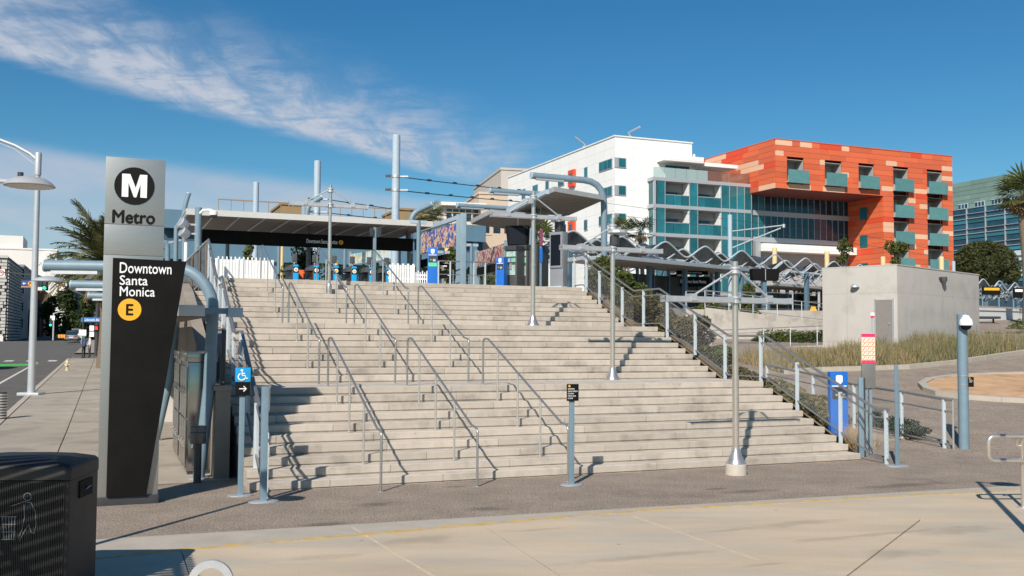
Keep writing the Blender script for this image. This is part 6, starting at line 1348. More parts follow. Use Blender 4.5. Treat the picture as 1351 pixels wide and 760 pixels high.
for (x0, x1, y0, y1, lb) in ((1297, 1320, 378, 389, 'dark departure board under the far wavy canopy, left one'), (1338, 1362, 380, 393, 'dark advertisement board under the far wavy canopy at right edge')):
    a = D(x0, y1, 88); c = D(x1, y0, 88); t = thing('departure_board', lb, 'sign', (a.x, a.y, TOPZ)); MB().box(0, c.x-a.x, 0, 0.2, a.z-TOPZ, c.z-TOPZ).obj('board', BLACK, t); MB().box(0.1, c.x-a.x-0.1, -0.012, -0.001, c.z-TOPZ-0.35, c.z-TOPZ-0.12).obj('display_row', GOLD if 'left' in lb else WHITE, t)
    for x in (0.05, c.x-a.x-0.05): MB().box(x-0.05, x+0.05, 0.21, 0.31, 0, c.z-TOPZ).obj('post', BLUE, t)

# ================================================================ HOTELS AND OTHER BUILDINGS
ORANGES = [mat('panel_orange', (0.64, 0.130, 0.050), 0.65, 0, 0.05, 1, rnd=0.07), mat('panel_red', (0.66, 0.070, 0.025), 0.65, 0, 0.05, 1, rnd=0.07), mat('panel_peach', (0.72, 0.43, 0.28), 0.65, 0, 0.05, 1, rnd=0.05), mat('panel_rust', (0.57, 0.115, 0.048), 0.65, 0, 0.05, 1, rnd=0.07)]
HWHITE = mat('hotel_white', (0.80, 0.79, 0.77), 0.75, 0, 0.02, 0.4); HGREY = mat('hotel_grey', (0.36, 0.35, 0.34), 0.8, 0, 0.04, 1); MULL = mat('mullion', (0.42, 0.44, 0.46), 0.45, 0.3)
TEALB = mat('balcony_glass', (0.095, 0.22, 0.22), 0.22, 0.0, 0.12, 1.5, rnd=0.08, spec=0.6)
SOFR = mat('soffit_shaded_red', (0.16, 0.035, 0.022), 0.7, 0, 0.08, 1)  # red cladding darkened: the overhang's shade is put into the colour
dF = 75.0; sO = Pd(1023, 200, dF)[0]
t = site('orange_hotel', 'orange-red panelled hotel block with teal balconies and an overhang', 'building', sO, dF, 0)
OX = lambda px, py=230: -(Pd(px, py, dF)[0]-sO)
W1 = OX(1256); XO = OX(1165, 258); ZT = 25.17; ZO = 19.62; CH = (ZT-ZO)/9
wins = []
colp = [(1038, 1060), (1088, 1110), (1132.5, 1153), (1178, 1198), (1222.5, 1242.5)]
for ci, (a, c) in enumerate(colp):
    for r in range(1 if ci < 3 else 5):
        x0, x1 = OX(a), OX(c); zt_ = 23.06-r*3.17; wins.append((x0, x1, zt_-2.62, zt_))
rng = random.Random(5)
def cut(x0, x1, z0, z1, holes):
    """spans of the course that are not window"""
    seg = [(x0, x1)]
    for (a, c, b0, b1) in holes:
        if b1 <= z0+0.05 or b0 >= z1-0.05: continue
        ns = []
        for (p, q) in seg:
            if c <= p or a >= q: ns.append((p, q)); continue
            if a > p: ns.append((p, a))
            if c < q: ns.append((c, q))
        seg = ns
    return seg
unit = MB().box(0, 1, 0, 1, 0, 1).mesh('cladding_panel'); unit2 = {}
def panel_obj(t, mi, loc_, sc):
    if mi not in unit2:
        me = unit.copy(); me.materials.append(ORANGES[mi]); unit2[mi] = me
    o = bpy.data.objects.new('cladding_panel', unit2[mi]); COL.objects.link(o); o.parent = t; o.location = loc_; o.scale = sc
nc = int(ZT/CH)
for k in range(nc):
    z1 = ZT-k*CH; z0 = z1-CH; x0 = 0.0 if z0 >= ZO-0.05 else XO
    for (a, c) in cut(x0, W1, z0, z1, wins):
        x = a
        while x < c-0.01:
            w = rng.choice((1.1, 1.7, 2.3, 3.2)); w = w if c-(x+w) > 0.6 else c-x
            mi = rng.choices((0, 1, 2, 3), (6, 1.2, 2.0, 3))[0]
            panel_obj(t, mi, (x+0.012, -0.05-0.02*rng.random(), z0+0.012), (w-0.024, 0.12, CH-0.024)); x += w
    # left face of the overhanging block
    if z0 >= ZO-0.05:
        y = 0.09
        while y < 15.9:
            w = rng.choice((2.0, 3.0, 4.5)); w = min(w, 16-y); panel_obj(t, rng.choices((0, 1, 2, 3), (6, 1.0, 1.1, 3))[0], (-0.06, y+0.012, z0+0.012), (0.10, w-0.024, CH-0.024)); y += w
    else:                                    # inner side wall under the overhang, facing left
        y = 0.09
        while y < 6.0:
            w = rng.choice((1.5, 2.2, 3.0)); w = min(w, 6.05-y); panel_obj(t, rng.choices((0, 1, 2, 3), (6, 2.5, 0.0, 3))[0], (XO-0.06, y+0.012, z0+0.012), (0.10, w-0.024, CH-0.024)); y += w
MB().box(0.05, W1-0.01, 1.75, 16, ZO+0.05, ZT-0.02).obj('upper_body', ORANGES[3], t); MB().box(XO+0.05, W1-0.01, 1.75, 16, 0, ZO).obj('lower_body', ORANGES[3], t)
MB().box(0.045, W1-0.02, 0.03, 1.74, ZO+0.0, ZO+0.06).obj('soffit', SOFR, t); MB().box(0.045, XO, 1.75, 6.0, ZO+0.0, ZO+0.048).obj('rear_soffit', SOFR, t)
MB().box(W1-0.08, W1, 0.08, 15.9, 0, ZT-0.01).obj('end_wall', ORANGES[0], t); MB().box(-0.08, W1+0.02, -0.10, 16.05, ZT+0.002, ZT+0.12).obj('roof_edge', ORANGES[3], t)
for (a, c, b0, b1) in wins:
    wn = MB().box(a, c, 1.60, 1.70, b0-0.05, b1+0.05).obj('window', HGREY, t); MB().box(a+0.15, a+0.15+(c-a)*0.45, 1.54, 1.598, b0+0.05, b1-0.55).obj('pane', GLASSD, wn)
    rv = MB().box(a-0.001, a+0.06, 0.08, 1.6, b0, b1).box(c-0.06, c+0.001, 0.08, 1.6, b0, b1).box(a+0.062, c-0.062, 0.08, 1.6, b1-0.06, b1+0.001).obj('reveal', HGREY, wn)
    MB().box(a+0.062, c-0.062, -0.5, 1.6, b0-0.02, b0+0.12).obj('balcony_floor', HGREY, wn)
    MB().box(a-0.22, c+0.36, -0.62, -0.58, b1-2.78, b1-1.28).obj('balcony_glass', TEALB, t)
    MB().box(a-0.20, c+0.34, -0.575, -0.14, b1-2.74, b1-2.64).obj('balcony_base', HGREY, t)
for z in (18.0, 14.6, 11.2): # small windows on the inner side wall
    MB().box(XO-0.10, XO-0.062, 2.6, 3.9, z-0.9, z+0.6).obj('side_window', GLASST, t)
# ---- white hotel with glass wing
def joints(M, w, h, dark):
    t = M.node_tree; b = t.nodes['Principled BSDF']; cur = b.inputs['Base Color'].links[0].from_socket; br = t.nodes.new('ShaderNodeTexBrick'); tcn = t.nodes.new('ShaderNodeTexCoord'); mp = t.nodes.new('ShaderNodeMapping'); mp.inputs['Rotation'].default_value = (math.pi/2, 0, 0)
    sx = t.nodes.new('ShaderNodeSeparateXYZ'); ad = t.nodes.new('ShaderNodeMath'); cb = t.nodes.new('ShaderNodeCombineXYZ'); t.links.new(tcn.outputs['Object'], sx.inputs[0]); t.links.new(sx.outputs[0], ad.inputs[0]); t.links.new(sx.outputs[1], ad.inputs[1]); t.links.new(ad.outputs[0], cb.inputs[0]); t.links.new(sx.outputs[2], cb.inputs[1])
    t.links.new(cb.outputs[0], br.inputs['Vector']); br.inputs['Scale'].default_value = 1.0; br.inputs['Brick Width'].default_value = w; br.inputs['Row Height'].default_value = h; br.inputs['Mortar Size'].default_value = 0.03; br.offset = 0.0
    br.inputs['Color1'].default_value = (1, 1, 1, 1); br.inputs['Color2'].default_value = (0.97, 0.97, 0.965, 1); br.inputs['Mortar'].default_value = (dark, dark, dark, 1)
    mx = t.nodes.new('ShaderNodeMix'); mx.data_type = 'RGBA'; mx.blend_type = 'MULTIPLY'; mx.inputs['Factor'].default_value = 1.0; t.links.new(cur, mx.inputs['A']); t.links.new(br.outputs['Color'], mx.inputs['B']); t.links.new(mx.outputs['Result'], b.inputs['Base Color'])
joints(HWHITE, 2.4, 1.2, 0.80); joints(MAT['block_render'], 2.6, 2.4, 0.90)
dW = 81.0; sW = Pd(811, 200, dW)[0]
t = site('white_hotel', 'white hotel block with teal glass bay and corner windows', 'building', sW, dW, 0)
WX = lambda px, py=230, d=dW: -(Pd(px, py, d)[0]-sW)
WZ = lambda px, py, d=dW: Pd(px, py, d)[1]
XS = WX(913); depL = Ps(670.5, 241.5, sW)[0]-dW
cw = [(WX(815), WX(825.5), WZ(820, 221.5), WZ(820, 208.3)), ]
rowdz = 3.17; rows_ = [0, 1, 2, 3]
zr0, zr1 = cw[0][2], cw[0][3]
MB().box(0, XS, 0.0, depL, 0, ZT).obj('main_block', HWHITE, t); MB().box(-0.1, XS+0.1, -0.1, depL+0.1, ZT+0.002, ZT+0.15).obj('parapet', HWHITE, t)
MB().box(XS+0.002, WX(921), 0.6, 15, 0, WZ(917, 202)).obj('step_block', HWHITE, t); MB().box(WX(921)+0.002, WX(962), 3.0, 15, 0, WZ(940, 211)).obj('rear_block', HWHITE, t)
def win(x0, x1, z0, z1, n=1, frame=MULL, face='front', y=0.0):
    m = 0.09
    if face == 'front':
        f_ = MB().box(x0, x1, y-0.10, y-0.003, z0, z1).obj('window', frame, t); w = (x1-x0-m)/n
        for i in range(n): MB().box(x0+m+i*w, x0+i*w+w, y-0.13, y-0.101, z0+m, z1-m).obj('pane', GLASST, f_)
    else:
        f_ = MB().box(-0.10, -0.003, x0, x1, z0, z1).obj('window', frame, t); w = (x1-x0-m)/n
        for i in range(n): MB().box(-0.13, -0.101, x0+m+i*w, x0+i*w+w, z0+m, z1-m).obj('pane', GLASST, f_)
    return f_
for r in rows_:
    dz = -r*rowdz*0.99
    win(cw[0][0], cw[0][1], zr0+dz, zr1+dz); MB().box(-0.02, cw[0][0]-0.05, -0.08, -0.004, zr0+dz, zr1+dz).obj('corner_panel', MULL, t)
    for (pa, pb, nn, ora) in ((791, 808.5, 3, 0), (771.5, 776, 1, 0), (752.5, 760, 1, 1), (737, 745, 1, 0), (720.5, 725, 1, 0), (703.5, 710.5, 1, 0), (689, 694, 1, 0)):
        da = Ps(pb, 230, sW)[0]-dW; db = Ps(pa, 230, sW)[0]-dW
        if ora and r not in (0, 2): continue
        if ora:
            MB().box(-0.35, -0.004, da, db, zr0+dz-0.7, zr1+dz+0.2).obj('orange_frame', ORANGES[1], t); MB().box(-0.37, -0.352, da+0.4, db-0.4, zr0+dz-0.35, zr1+dz-0.2).obj('orange_pane', GLASST, t)
        else: win(da, db, zr0+dz-(0 if nn == 3 else 0.15), zr1+dz, nn, face='left')
# glass bay with loggias
dB = -1.3; BXf = lambda px: -(Pd(px, 250, dW+dB)[0]-sW); BZ = lambda px, py: Pd(px, py, dW+dB)[1]
zs = [BZ(890, 237.5), BZ(890, 273), BZ(890, 310.5)]; zs += [zs[2]-(zs[1]-zs[2]), zs[2]-2*(zs[1]-zs[2])]
xA, xE = BXf(864), BXf(991)
for z in zs: MB().box(xA-0.25, xE, dB-0.05, 1.0, z-0.20, z+0.20).obj('floor_slab', MULL, t)
cols_ = [('p', 867, 877), ('l', 878.3, 909.3), ('p', 910.5, 920), ('l', 921.5, 951.3), ('p', 952.8, 962), ('p', 963, 972), ('p', 972.8, 981.7), ('p', 982.4, 990.8)]
for hi, lo in zip(zs, zs[1:]):
    zt_, zb2 = hi-0.205, lo+0.205
    MB().box(xA-0.12, xA+0.12, dB-0.04, dB+0.2, zb2, zt_).obj('post', MULL, t)
    MB().box(xA-0.06, xA-0.02, dB+0.25, -0.05, zb2, zt_).obj('side_glass', GLASST, t)
    for kind, pa, pb in cols_:
        x0, x1 = BXf(pa), BXf(pb)
        MB().box(x1+0.005, x1+0.075, dB-0.03, dB+0.12, zb2, zt_).obj('mullion', MULL, t)
        if kind == 'p': MB().box(x0, x1, dB, dB+0.05, zb2, zt_).obj('pane', GLASST, t)
        else:
            lg = MB().box(x0, x1, dB+1.28, dB+1.295, zb2, zt_).obj('loggia', HGREY, t)
            MB().box(x1-0.06, x1, dB+0.13, dB+1.27, zb2, zt_).obj('loggia_side', HWHITE, lg); MB().box(x0, x1, dB+0.15, dB+1.27, zt_-0.05, zt_-0.001).obj('loggia_ceiling', HGREY, lg)
            for i in range(3): MB().box(x0+0.1+i*0.95, x0+0.98+i*0.95, dB+1.20, dB+1.27, zb2+0.1, zt_-1.0).obj('loggia_pane', GLASSD, lg)
            hh_ = (zt_-zb2)*0.42; n = 3
            for i in range(n): MB().box(x0+0.03+i*(x1-x0)/n, x0+(i+1)*(x1-x0)/n-0.03, dB+0.02, dB+0.05, zb2, zb2+hh_).obj('rail_glass', GLASST, lg)
            MB().box(x0, x1, dB, dB+0.07, zb2+hh_+0.001, zb2+hh_+0.07).obj('hand_rail', MULL, lg)
# roof terrace
RG = mat('clear_rail_glass', (0.42, 0.55, 0.54), 0.15, 0, alpha=0.55)
for i in range(9):
    x0 = xA-0.2+i*(xE-xA)/9; MB().box(x0+0.02, x0+(xE-xA)/9-0.02, dB, dB+0.03, zs[0]+0.2, zs[0]+1.35).obj('terrace_glass', RG if i < 5 else mat('smoke_rail_glass', (0.25, 0.12, 0.09), 0.2, 0, alpha=0.6), t)
x0, x1 = BXf(874), BXf(927); z = BZ(900, 210); MB().box(x0, x1, -1.6, 3, z-0.35, z+0.35).obj('terrace_roof', HWHITE, t, bevel=0.05); x0, x1 = WX(921), WX(966); z2 = WZ(945, 221); MB().box(x0, x1, -1.2, 3, z2-0.2, z2+0.25).obj('terrace_roof', HWHITE, t, bevel=0.05)
for i in range(3): MB().box(WX(878)+i*1.05, WX(878)+i*1.05+0.95, -0.2, -0.01, zs[0]+0.25, z-0.6).obj('terrace_door', GLASSD, t)
MB().box(WX(921), WX(962), 1.5, 2.98, zs[0], z2-0.2).obj('terrace_room', HGREY, t)
# glass curtain wall beneath the orange overhang
gx0, gx1 = WX(991.5), WX(1128)
n = 17; gw = (gx1-gx0)/n; zrow = [ZO-0.02, WZ(1060, 285), WZ(1060, 319)]
for i in range(n):
    for (a, c) in ((zrow[0], zrow[1]+0.3), (zrow[1]-0.3, zrow[2]+0.2)):
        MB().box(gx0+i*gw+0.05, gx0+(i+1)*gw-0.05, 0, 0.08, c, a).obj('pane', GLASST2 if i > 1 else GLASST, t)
    MB().box(gx0+i*gw-0.03, gx0+i*gw+0.03, -0.06, 0.1, zrow[2], zrow[0]).obj('mullion', MULL, t)
for z in zrow[1:]: MB().box(gx0-0.2, gx1, -0.14, 0.3, z-0.29, z+0.29).obj('floor_band', MULL, t)
MB().box(gx0+0.3, gx1, 0.32, 10, 0, ZO-0.05).obj('glass_body', HGREY, t); zwf = WZ(1060, 329); MB().box(gx0+0.6, gx1+0.2, -1.5, 0.31, zwf-0.55, zwf+0.35).obj('white_soffit', HWHITE, t); MB().box(gx0-0.2, gx0+0.5, -1.0, 0.25, 0, zrow[2]-0.3).obj('pier', MULL, t)
MB().box(xA, gx0-0.2, 0.01, 10, 0, zs[0]-0.3).obj('bay_body', HGREY, t)
for (px, py, sx) in ((767, 197, -1), (834, 181, 1)):     # small roof davits
    z = ZT+0.15; 
    if px < 811: y = Ps(px, py, sW)[0]-dW; x = 0.2
    else: x = WX(px); y = 0.3
    MB().tube([(x, y, z), (x-0.3*sx, y, z+0.5), (x+1.1*sx, y-0.2, z+1.25)], 0.12, 6).obj('davit', GALV, t)
# ---- neighbours
GB = mat('board_concrete', (0.46, 0.43, 0.39), 0.9, 0, 0.06, 0.3)
t, w, h = block('concrete_building', 'grey concrete block behind the white hotel on the left', 661, 722, 224, 175, GB, 25, TH*0.6); MB().box(-0.05, w, -0.06, -0.01, h*0.62, h*0.63).obj('joint', HGREY, t)
TAN = mat('beige_render', (0.56, 0.44, 0.34), 0.85, 0, 0.05, 0.3); BRN = mat('brown_box', (0.30, 0.20, 0.10), 0.85, 0, 0.06, 0.5)
t, w, h = block('beige_building', 'beige building with tall plain wall between the roof wing and the white hotel', 632, 700, 256, 165, TAN, 25, TH*0.6)
for i in range(4): MB().box(0.6+i*1.9, 1.8+i*1.9, -0.08, -0.01, h-6.5, h-4.6).obj('window', GLASSD, t)
t, w, h = block('cream_house', 'cream building with a projecting flat roof left of the beige one', 585, 634, 272, 150, mat('cream_render', (0.62, 0.56, 0.46), 0.85), 20, TH*0.6, par=False)
MB().box(-0.6, w+0.6, -1.4, 18, h, h+0.5).obj('flat_roof', WB, t); MB().box(0.4, w-0.4, -0.06, -0.01, h-2.2, h-0.4).obj('window_band', GLASSD, t)
for i in range(5): MB().box(0.4+i*(w-0.8)/5-0.06, 0.4+i*(w-0.8)/5+0.06, -0.1, -0.061, h-2.2, h-0.4).obj('mullion', WB, t)
# steel-blue parking structure behind the gates
d = 62; sP = Pd(215, 300, d)[0]; sQ = Pd(640, 300, d)[0]; ztp = Pd(216, 276, d)[1]
PB = mat('parking_blue', (0.10, 0.19, 0.26), 0.6, 0.1, 0.1, 0.5); PB2 = mat('parking_blue_dark', (0.045, 0.085, 0.12), 0.6, 0.1, 0.1, 0.5)
print('park', ztp, [Pd(300, y, d)[1] for y in (280, 300, 324, 344)]); t = site('parking_structure', 'long steel-blue louvred parking structure behind the fare gates', 'building', sP, d, 0); W_ = sP-sQ
MB().box(0, W_, 0.5, 25, 0, ztp).obj('body', PB2, t)
zz = [ztp-0.5, ztp-3.6, ztp-6.6]
zb_s = [Pd(300, y, d)[1] for y in (280, 300, 324, 344)]
for k, (za, zb2, mm) in enumerate(((ztp, ztp-0.9, PB), (zb_s[1]+0.25, zb_s[1]-0.25, PB), (zb_s[2]+0.2, zb_s[3], PB))): MB().box(-0.2, W_, -0.2-0.01*k, 0.45, zb2, za).obj('spandrel', mm, t)
for i in range(14):
    x = 1+i*W_/14; MB().box(x-0.18, x+0.18, 0.05, 0.49, 0, ztp-0.95).obj('column', PB, t)
    for j in range(4): MB().box(x+0.25, x+W_/14-0.25, 0.2, 0.3, zb_s[1]+0.4+j*0.25*(ztp-1.2-zb_s[1]), zb_s[1]+0.4+(j*0.25+0.11)*(ztp-1.2-zb_s[1])).obj('louvre', PB, t)
for i in range(30): MB().box(4+i*0.95, 4.05+i*0.95, 0.3, 0.35, ztp, ztp+1.0).obj('rail_post', BRN, t)
MB().box(4, 32, 0.28, 0.37, ztp+1.0, ztp+1.08).obj('rail', BRN, t)
for (xa, xb, yt, lb) in ((372, 398, 270, 'brown rooftop box above the canopy behind the steel mast'), (527, 566, 277, 'brown rooftop box behind the tallest catenary pole')):
    s0, z0 = Pd(xa, yt, 70); s1 = Pd(xb, yt, 70)[0]; t = site('rooftop_box', lb, 'building', s0, 70, 0); MB().box(0, s0-s1, 0, 6, 0, z0).obj('wall', BRN, t); MB().box(-0.1, s0-s1+0.1, -0.1, 6.1, z0, z0+0.2).obj('roof', BRN, t)
# blue-green glass building on the far right: its long left face recedes
sG = Pd(1351, 226, 150)[0]; dN, zN = 150.0, Pd(1351, 226, 150)[1]
t = site('glass_office', 'blue-green glass building with balconies at the far right', 'building', sG-6, dN-12, 0)
x0 = -0.0; sF = sG-6
dE0 = Ps(1251, 245, sF)[0]; dE1 = dN-30
zG = Ps(1300, 234.5, sF)[1]
y0, y1 = dE1-(dN-12), dE0-(dN-12)+6
GRN = mat('green_cladding', (0.17, 0.26, 0.23), 0.7, 0, 0.08, 0.6, rnd=0.12); OFFG = mat('office_glass', (0.012, 0.06, 0.10), 0.10, 0, 0.4, 0.4, rnd=0.5, spec=0.7); OFFW = mat('office_white', (0.52, 0.56, 0.58), 0.6)
MB().box(0.5, 30, y0, y1, 0, zG-0.05).obj('body', PB2, t)
zc1 = Ps(1300, 272, sF)[1]
for k in range(6):
    za = zc1+(zG-zc1)*k/6; y = y0
    while y < y1:
        w = rng.uniform(5, 11); w = min(w, y1-y); MB().box(0.3+0.04*rng.random(), 0.49, y+0.03, y+w-0.03, za+0.03, za+(zG-zc1)/6-0.03).obj('cladding_panel', GRN, t); y += w
fl_ = 3.9; nb = int((y1-y0)/5.5)
for r in range(6):
    zt_ = zc1-r*fl_
    for i in range(nb):
        ya = y0+i*(y1-y0)/nb; yb = ya+(y1-y0)/nb
        MB().box(0.38, 0.45, ya+0.1, yb-0.1, zt_-2.6, zt_-0.15).obj('pane', OFFG if rng.random() < 0.85 else OFFW, t); MB().box(0.30, 0.37, ya+0.1, yb-0.1, zt_-3.75, zt_-2.7).obj('rail_glass', mat('office_rail_glass', (0.03, 0.16, 0.20), 0.2, rnd=0.4), t)
    MB().box(0.0, 0.46, y0, y1, zt_-2.68, zt_-2.52).obj('floor_band', MULL, t)
    MB().box(-0.03, 0.40, y0, y1, zt_-1.42, zt_-1.30).obj('rail_band', MULL, t)
for i in range(nb+1):
    ya = y0+i*(y1-y0)/nb; MB().box(-0.05, 0.42, ya-0.07, ya+0.07, zc1-24, zc1).obj('mullion', MULL, t)
for i in range(4):
    a, c = Ps(1263+i*22, 265, sF)[0]-(dN-12), Ps(1276+i*22, 265, sF)[0]-(dN-12); lo, hi = min(a, c), max(a, c); MB().box(0.22, 0.29, lo, hi, zc1+0.1, zc1+1.5).obj('top_window', OFFW, t); [MB().box(0.19, 0.219, lo+0.15+j*(hi-lo)/3, lo+(j+1)*(hi-lo)/3-0.1, zc1+0.25, zc1+1.35).obj('top_pane', OFFG, t) for j in range(3)]

# ================================================================ VEGETATION
def leaf_mat(name, col, col2, s=6.0):
    M = mat(name, col, 0.65, 0, 0.35, s, col2=col2, c2s=s*0.6, c2lo=0.45, c2hi=0.6, spec=0.25)
    t = M.node_tree; b = t.nodes['Principled BSDF']; tr = t.nodes.new('ShaderNodeBsdfTranslucent'); mx = t.nodes.new('ShaderNodeMixShader'); mx.inputs[0].default_value = 0.25
    src = b.inputs['Base Color'].links[0].from_socket; t.links.new(src, tr.inputs[0]); t.links.new(b.outputs[0], mx.inputs[1]); t.links.new(tr.outputs[0], mx.inputs[2]); t.links.new(mx.outputs[0], t.nodes['Material Output'].inputs[0]); return M
LEAFD = leaf_mat('leaf_dark', (0.035, 0.058, 0.018), (0.06, 0.085, 0.025)); LEAFM = leaf_mat('leaf_mid', (0.075, 0.10, 0.025), (0.12, 0.125, 0.035)); LEAFO = leaf_mat('leaf_olive', (0.10, 0.095, 0.035), (0.15, 0.12, 0.045)); LEAFB = leaf_mat('leaf_blue_green', (0.05, 0.075, 0.055), (0.085, 0.11, 0.075)); LEAFY = leaf_mat('leaf_straw', (0.24, 0.20, 0.10), (0.13, 0.14, 0.06))
BARK = mat('bark', (0.11, 0.085, 0.06), 0.9, 0, 0.25, 8, 0.5, 30)
def leaves(b, c, R, n, size, rng, shell=0.5, up=0.3):
    for _ in range(n):
        while True:
            v = Vector((rng.uniform(-1, 1), rng.uniform(-1, 1), rng.uniform(-1, 1)))
            if 0.05 < v.length <= 1: break
        v = v.normalized()*(v.length**shell); p = Vector(c)+Vector((v.x*R[0], v.y*R[1], v.z*R[2]))
        a = Vector((rng.gauss(0, 1), rng.gauss(0, 1), rng.gauss(0, 0.6)+up)).normalized(); q = a.cross(Vector((rng.gauss(0, 1), rng.gauss(0, 1), rng.gauss(0, 1)))).normalized(); s = size*rng.uniform(0.6, 1.4)
        b.add([p-a*s, p+q*s*0.45, p+a*s, p-q*s*0.45], [(0, 1, 2, 3)])
def shrub(label, loc_, R, m, n=900, size=0.05, group=None, rng=None, name='shrub', clumps=7, cat='shrub'):
    rng = rng or random.Random(hash(label) % 9999); t = thing(name, label, cat, loc_, 0, group); b = MB(); st_ = MB()
    for _ in range(clumps):
        a = rng.uniform(0, 2*math.pi); f = rng.uniform(0.0, 0.75); c = (R[0]*f*math.cos(a), R[1]*f*math.sin(a), R[2]*rng.uniform(0.45, 1.15)); k = rng.uniform(0.35, 0.6)
        leaves(b, c, (R[0]*k, R[1]*k, R[2]*k*0.9), n//clumps, size, rng); st_.tube([(0, 0, -0.05), (c[0]*0.5, c[1]*0.5, c[2]*0.5), c], [0.02, 0.014, 0.006], 5)
    b.obj('foliage', m, t); st_.obj('stems', BARK, t); return t
import zlib
def rs(label): return random.Random(zlib.crc32(label.encode()))
def bedpt(px, py, s):
    d, z = Ps(px, py, s); return S(s, d, bed_z(s, d))
# planting right of the stairs: (s, d, radius, height, material)
bed = [(-1.0, 12.0, 0.8, 1.25, LEAFM, 'tall green bush at the top of the stair railing'), (-1.2, 10.6, 0.85, 1.15, LEAFO, 'olive bush beside the upper flight, below the tall one'), (-1.1, 13.6, 0.9, 1.5, LEAFM, 'tallest green bush behind the lamp mast at the stair top'), (-1.5, 9.0, 0.95, 1.0, LEAFO, 'broad olive bush beside the upper landing'), (-2.2, 11.5, 0.9, 0.9, LEAFO, 'olive bush behind the railing bend'),
       (-1.4, 7.2, 0.7, 0.6, LEAFM, 'small bright bush beside the middle flight'), (-1.9, 5.8, 0.9, 0.5, LEAFM, 'low green bush beside the middle flight post'), (-1.1, 4.3, 0.75, 0.72, LEAFY, 'straw-coloured bush at the lower landing, left one'), (-1.9, 3.9, 0.85, 0.78, LEAFY, 'straw-coloured bush at the lower landing, right one'), (-0.8, 3.1, 0.55, 0.55, LEAFY, 'straw-coloured small bush under the railing bend'), (-2.9, 5.2, 0.8, 0.6, LEAFO, 'olive shrub between the landing and lower fence'),
       (-3.2, 7.6, 1.0, 0.6, LEAFM, 'spreading green shrub above the lower landing'), (-3.6, 9.8, 1.0, 0.7, LEAFO, 'olive shrub farther up the bank')]
for s, d, R, h, m, lb in bed:
    shrub(lb, S(s, d, bed_z(s, d)), (R, R, h*0.72), m, 3600, 0.06, 'shrubs in the bed right of the stairs', rs(lb), clumps=9)
# low blue-green shrubs inside the walkway fence
for i, (px, py, lb) in enumerate(((1232, 584, 'low blue-green shrub nearest the fence end'), (1212, 577, 'second low blue-green shrub behind the fence'), (1192, 570, 'third low blue-green shrub, right of the slim post'), (1172, 563, 'farthest low blue-green shrub behind the slim post'))):
    p = rdv(px, py); shrub(lb, (p.x-0.3, p.y+0.5, drive_z(p.y)), (0.62, 0.55, 0.26), LEAFB, 1100, 0.035, 'low blue-green shrubs behind the fence', rs(lb))
for (px, py, lb) in ((1096, 562, 'tuft of dry grass behind the right railing, left one'), (1128, 590, 'tuft of dry grass behind the blue pillar')):
    p = rdv(px, py); t = thing('grass_tuft', lb, 'grass', (p.x, p.y, drive_z(p.y)), 0, 'dry grass tufts'); b = MB(); rg = rs(lb)
    for _ in range(420):
        x, y = rg.gauss(0, 0.22), rg.gauss(0, 0.22); h = rg.uniform(0.25, 0.6); dx, dy = rg.gauss(0, 0.12), rg.gauss(0, 0.12); b.add([(x-0.006, y, 0), (x+0.006, y, 0), (x+dx, y+dy, h)], [(0, 1, 2)])
    b.obj('blades', mat('dry_grass', (0.30, 0.20, 0.09), 0.8, 0, 0.35, 6), t)
# green shrubs on the ramp banks
for i, (px, py, Y, R, h, m, lb) in enumerate(((905, 468, 44, 1.3, 0.9, LEAFM, 'green shrub on the bank under the ramp rail'), (940, 472, 43, 1.0, 0.7, LEAFO, 'olive shrub right of the bank shrub'), (1040, 452, 54, 1.6, 0.8, LEAFM, 'green shrub bed between the two ramps, left'), (1075, 452, 54, 1.7, 0.9, LEAFD, 'dark shrub between the two ramps, middle'), (1010, 455, 54, 1.3, 0.7, LEAFD, 'dark shrub between the two ramps behind the mast'), (985, 425, 57, 1.5, 0.9, LEAFM, 'shrub below the platform edge right of the mast'), (940, 412, 58, 1.2, 0.7, LEAFM, 'shrub below the platform edge left of the mast'), (1308, 460, 62, 1.9, 1.1, LEAFM, 'bright green shrub before the retaining wall'), (1345, 458, 62, 2.2, 1.2, leaf_mat('leaf_brown', (0.10, 0.07, 0.05), (0.07, 0.06, 0.04)), 'brownish shrub before the retaining wall at right'), (1358, 446, 66, 2.0, 1.3, LEAFM, 'green shrub at the right edge before the retaining wall'))):
    p = D(px, py, Y); shrub(lb, (p.x, p.y, p.z-0.3), (R, R, h*0.8), m, 1500, 0.09, 'shrubs on the banks', rs(lb))
# tall dry grass strip along the drive kerb (nobody could count it)
b1, b2 = MB(), MB(); rg = random.Random(21)
for _ in range(17000):
    f = rg.random()*(len(P0)-1); i = int(f); f -= i; base = P0[i].lerp(P0[i+1], f); k = rg.random(); depth = 0.35+k*4.6
    if base.x > 24.5 and rg.random() < 0.85: continue
    x, y = base.x-depth*0.17+rg.gauss(0, 0.1), base.y+depth; z = drive_z(base.y)+0.05+0.55*depth/13
    clump = 0.75+0.35*math.sin(x*2.1+1.3*math.sin(y*1.7))*math.cos(y*1.9+x*0.6); h = rg.uniform(0.45, 1.0)*clump*(0.75+0.5*min(1, max(0, (base.x-10)/9))); dx, dy = rg.gauss(0, 0.16), rg.gauss(0, 0.16); w = rg.uniform(0.008, 0.02)
    (b1 if rg.random() < (0.62 if base.x < 17 else 0.35) else b2).add([(x-w, y, z), (x+w, y, z), (x+dx*0.5+w*0.6, y+dy*0.5, z+h*0.65), (x+dx*0.5-w*0.6, y+dy*0.5, z+h*0.65), (x+dx, y+dy, z+h)], [(0, 1, 2, 3), (3, 2, 4)])
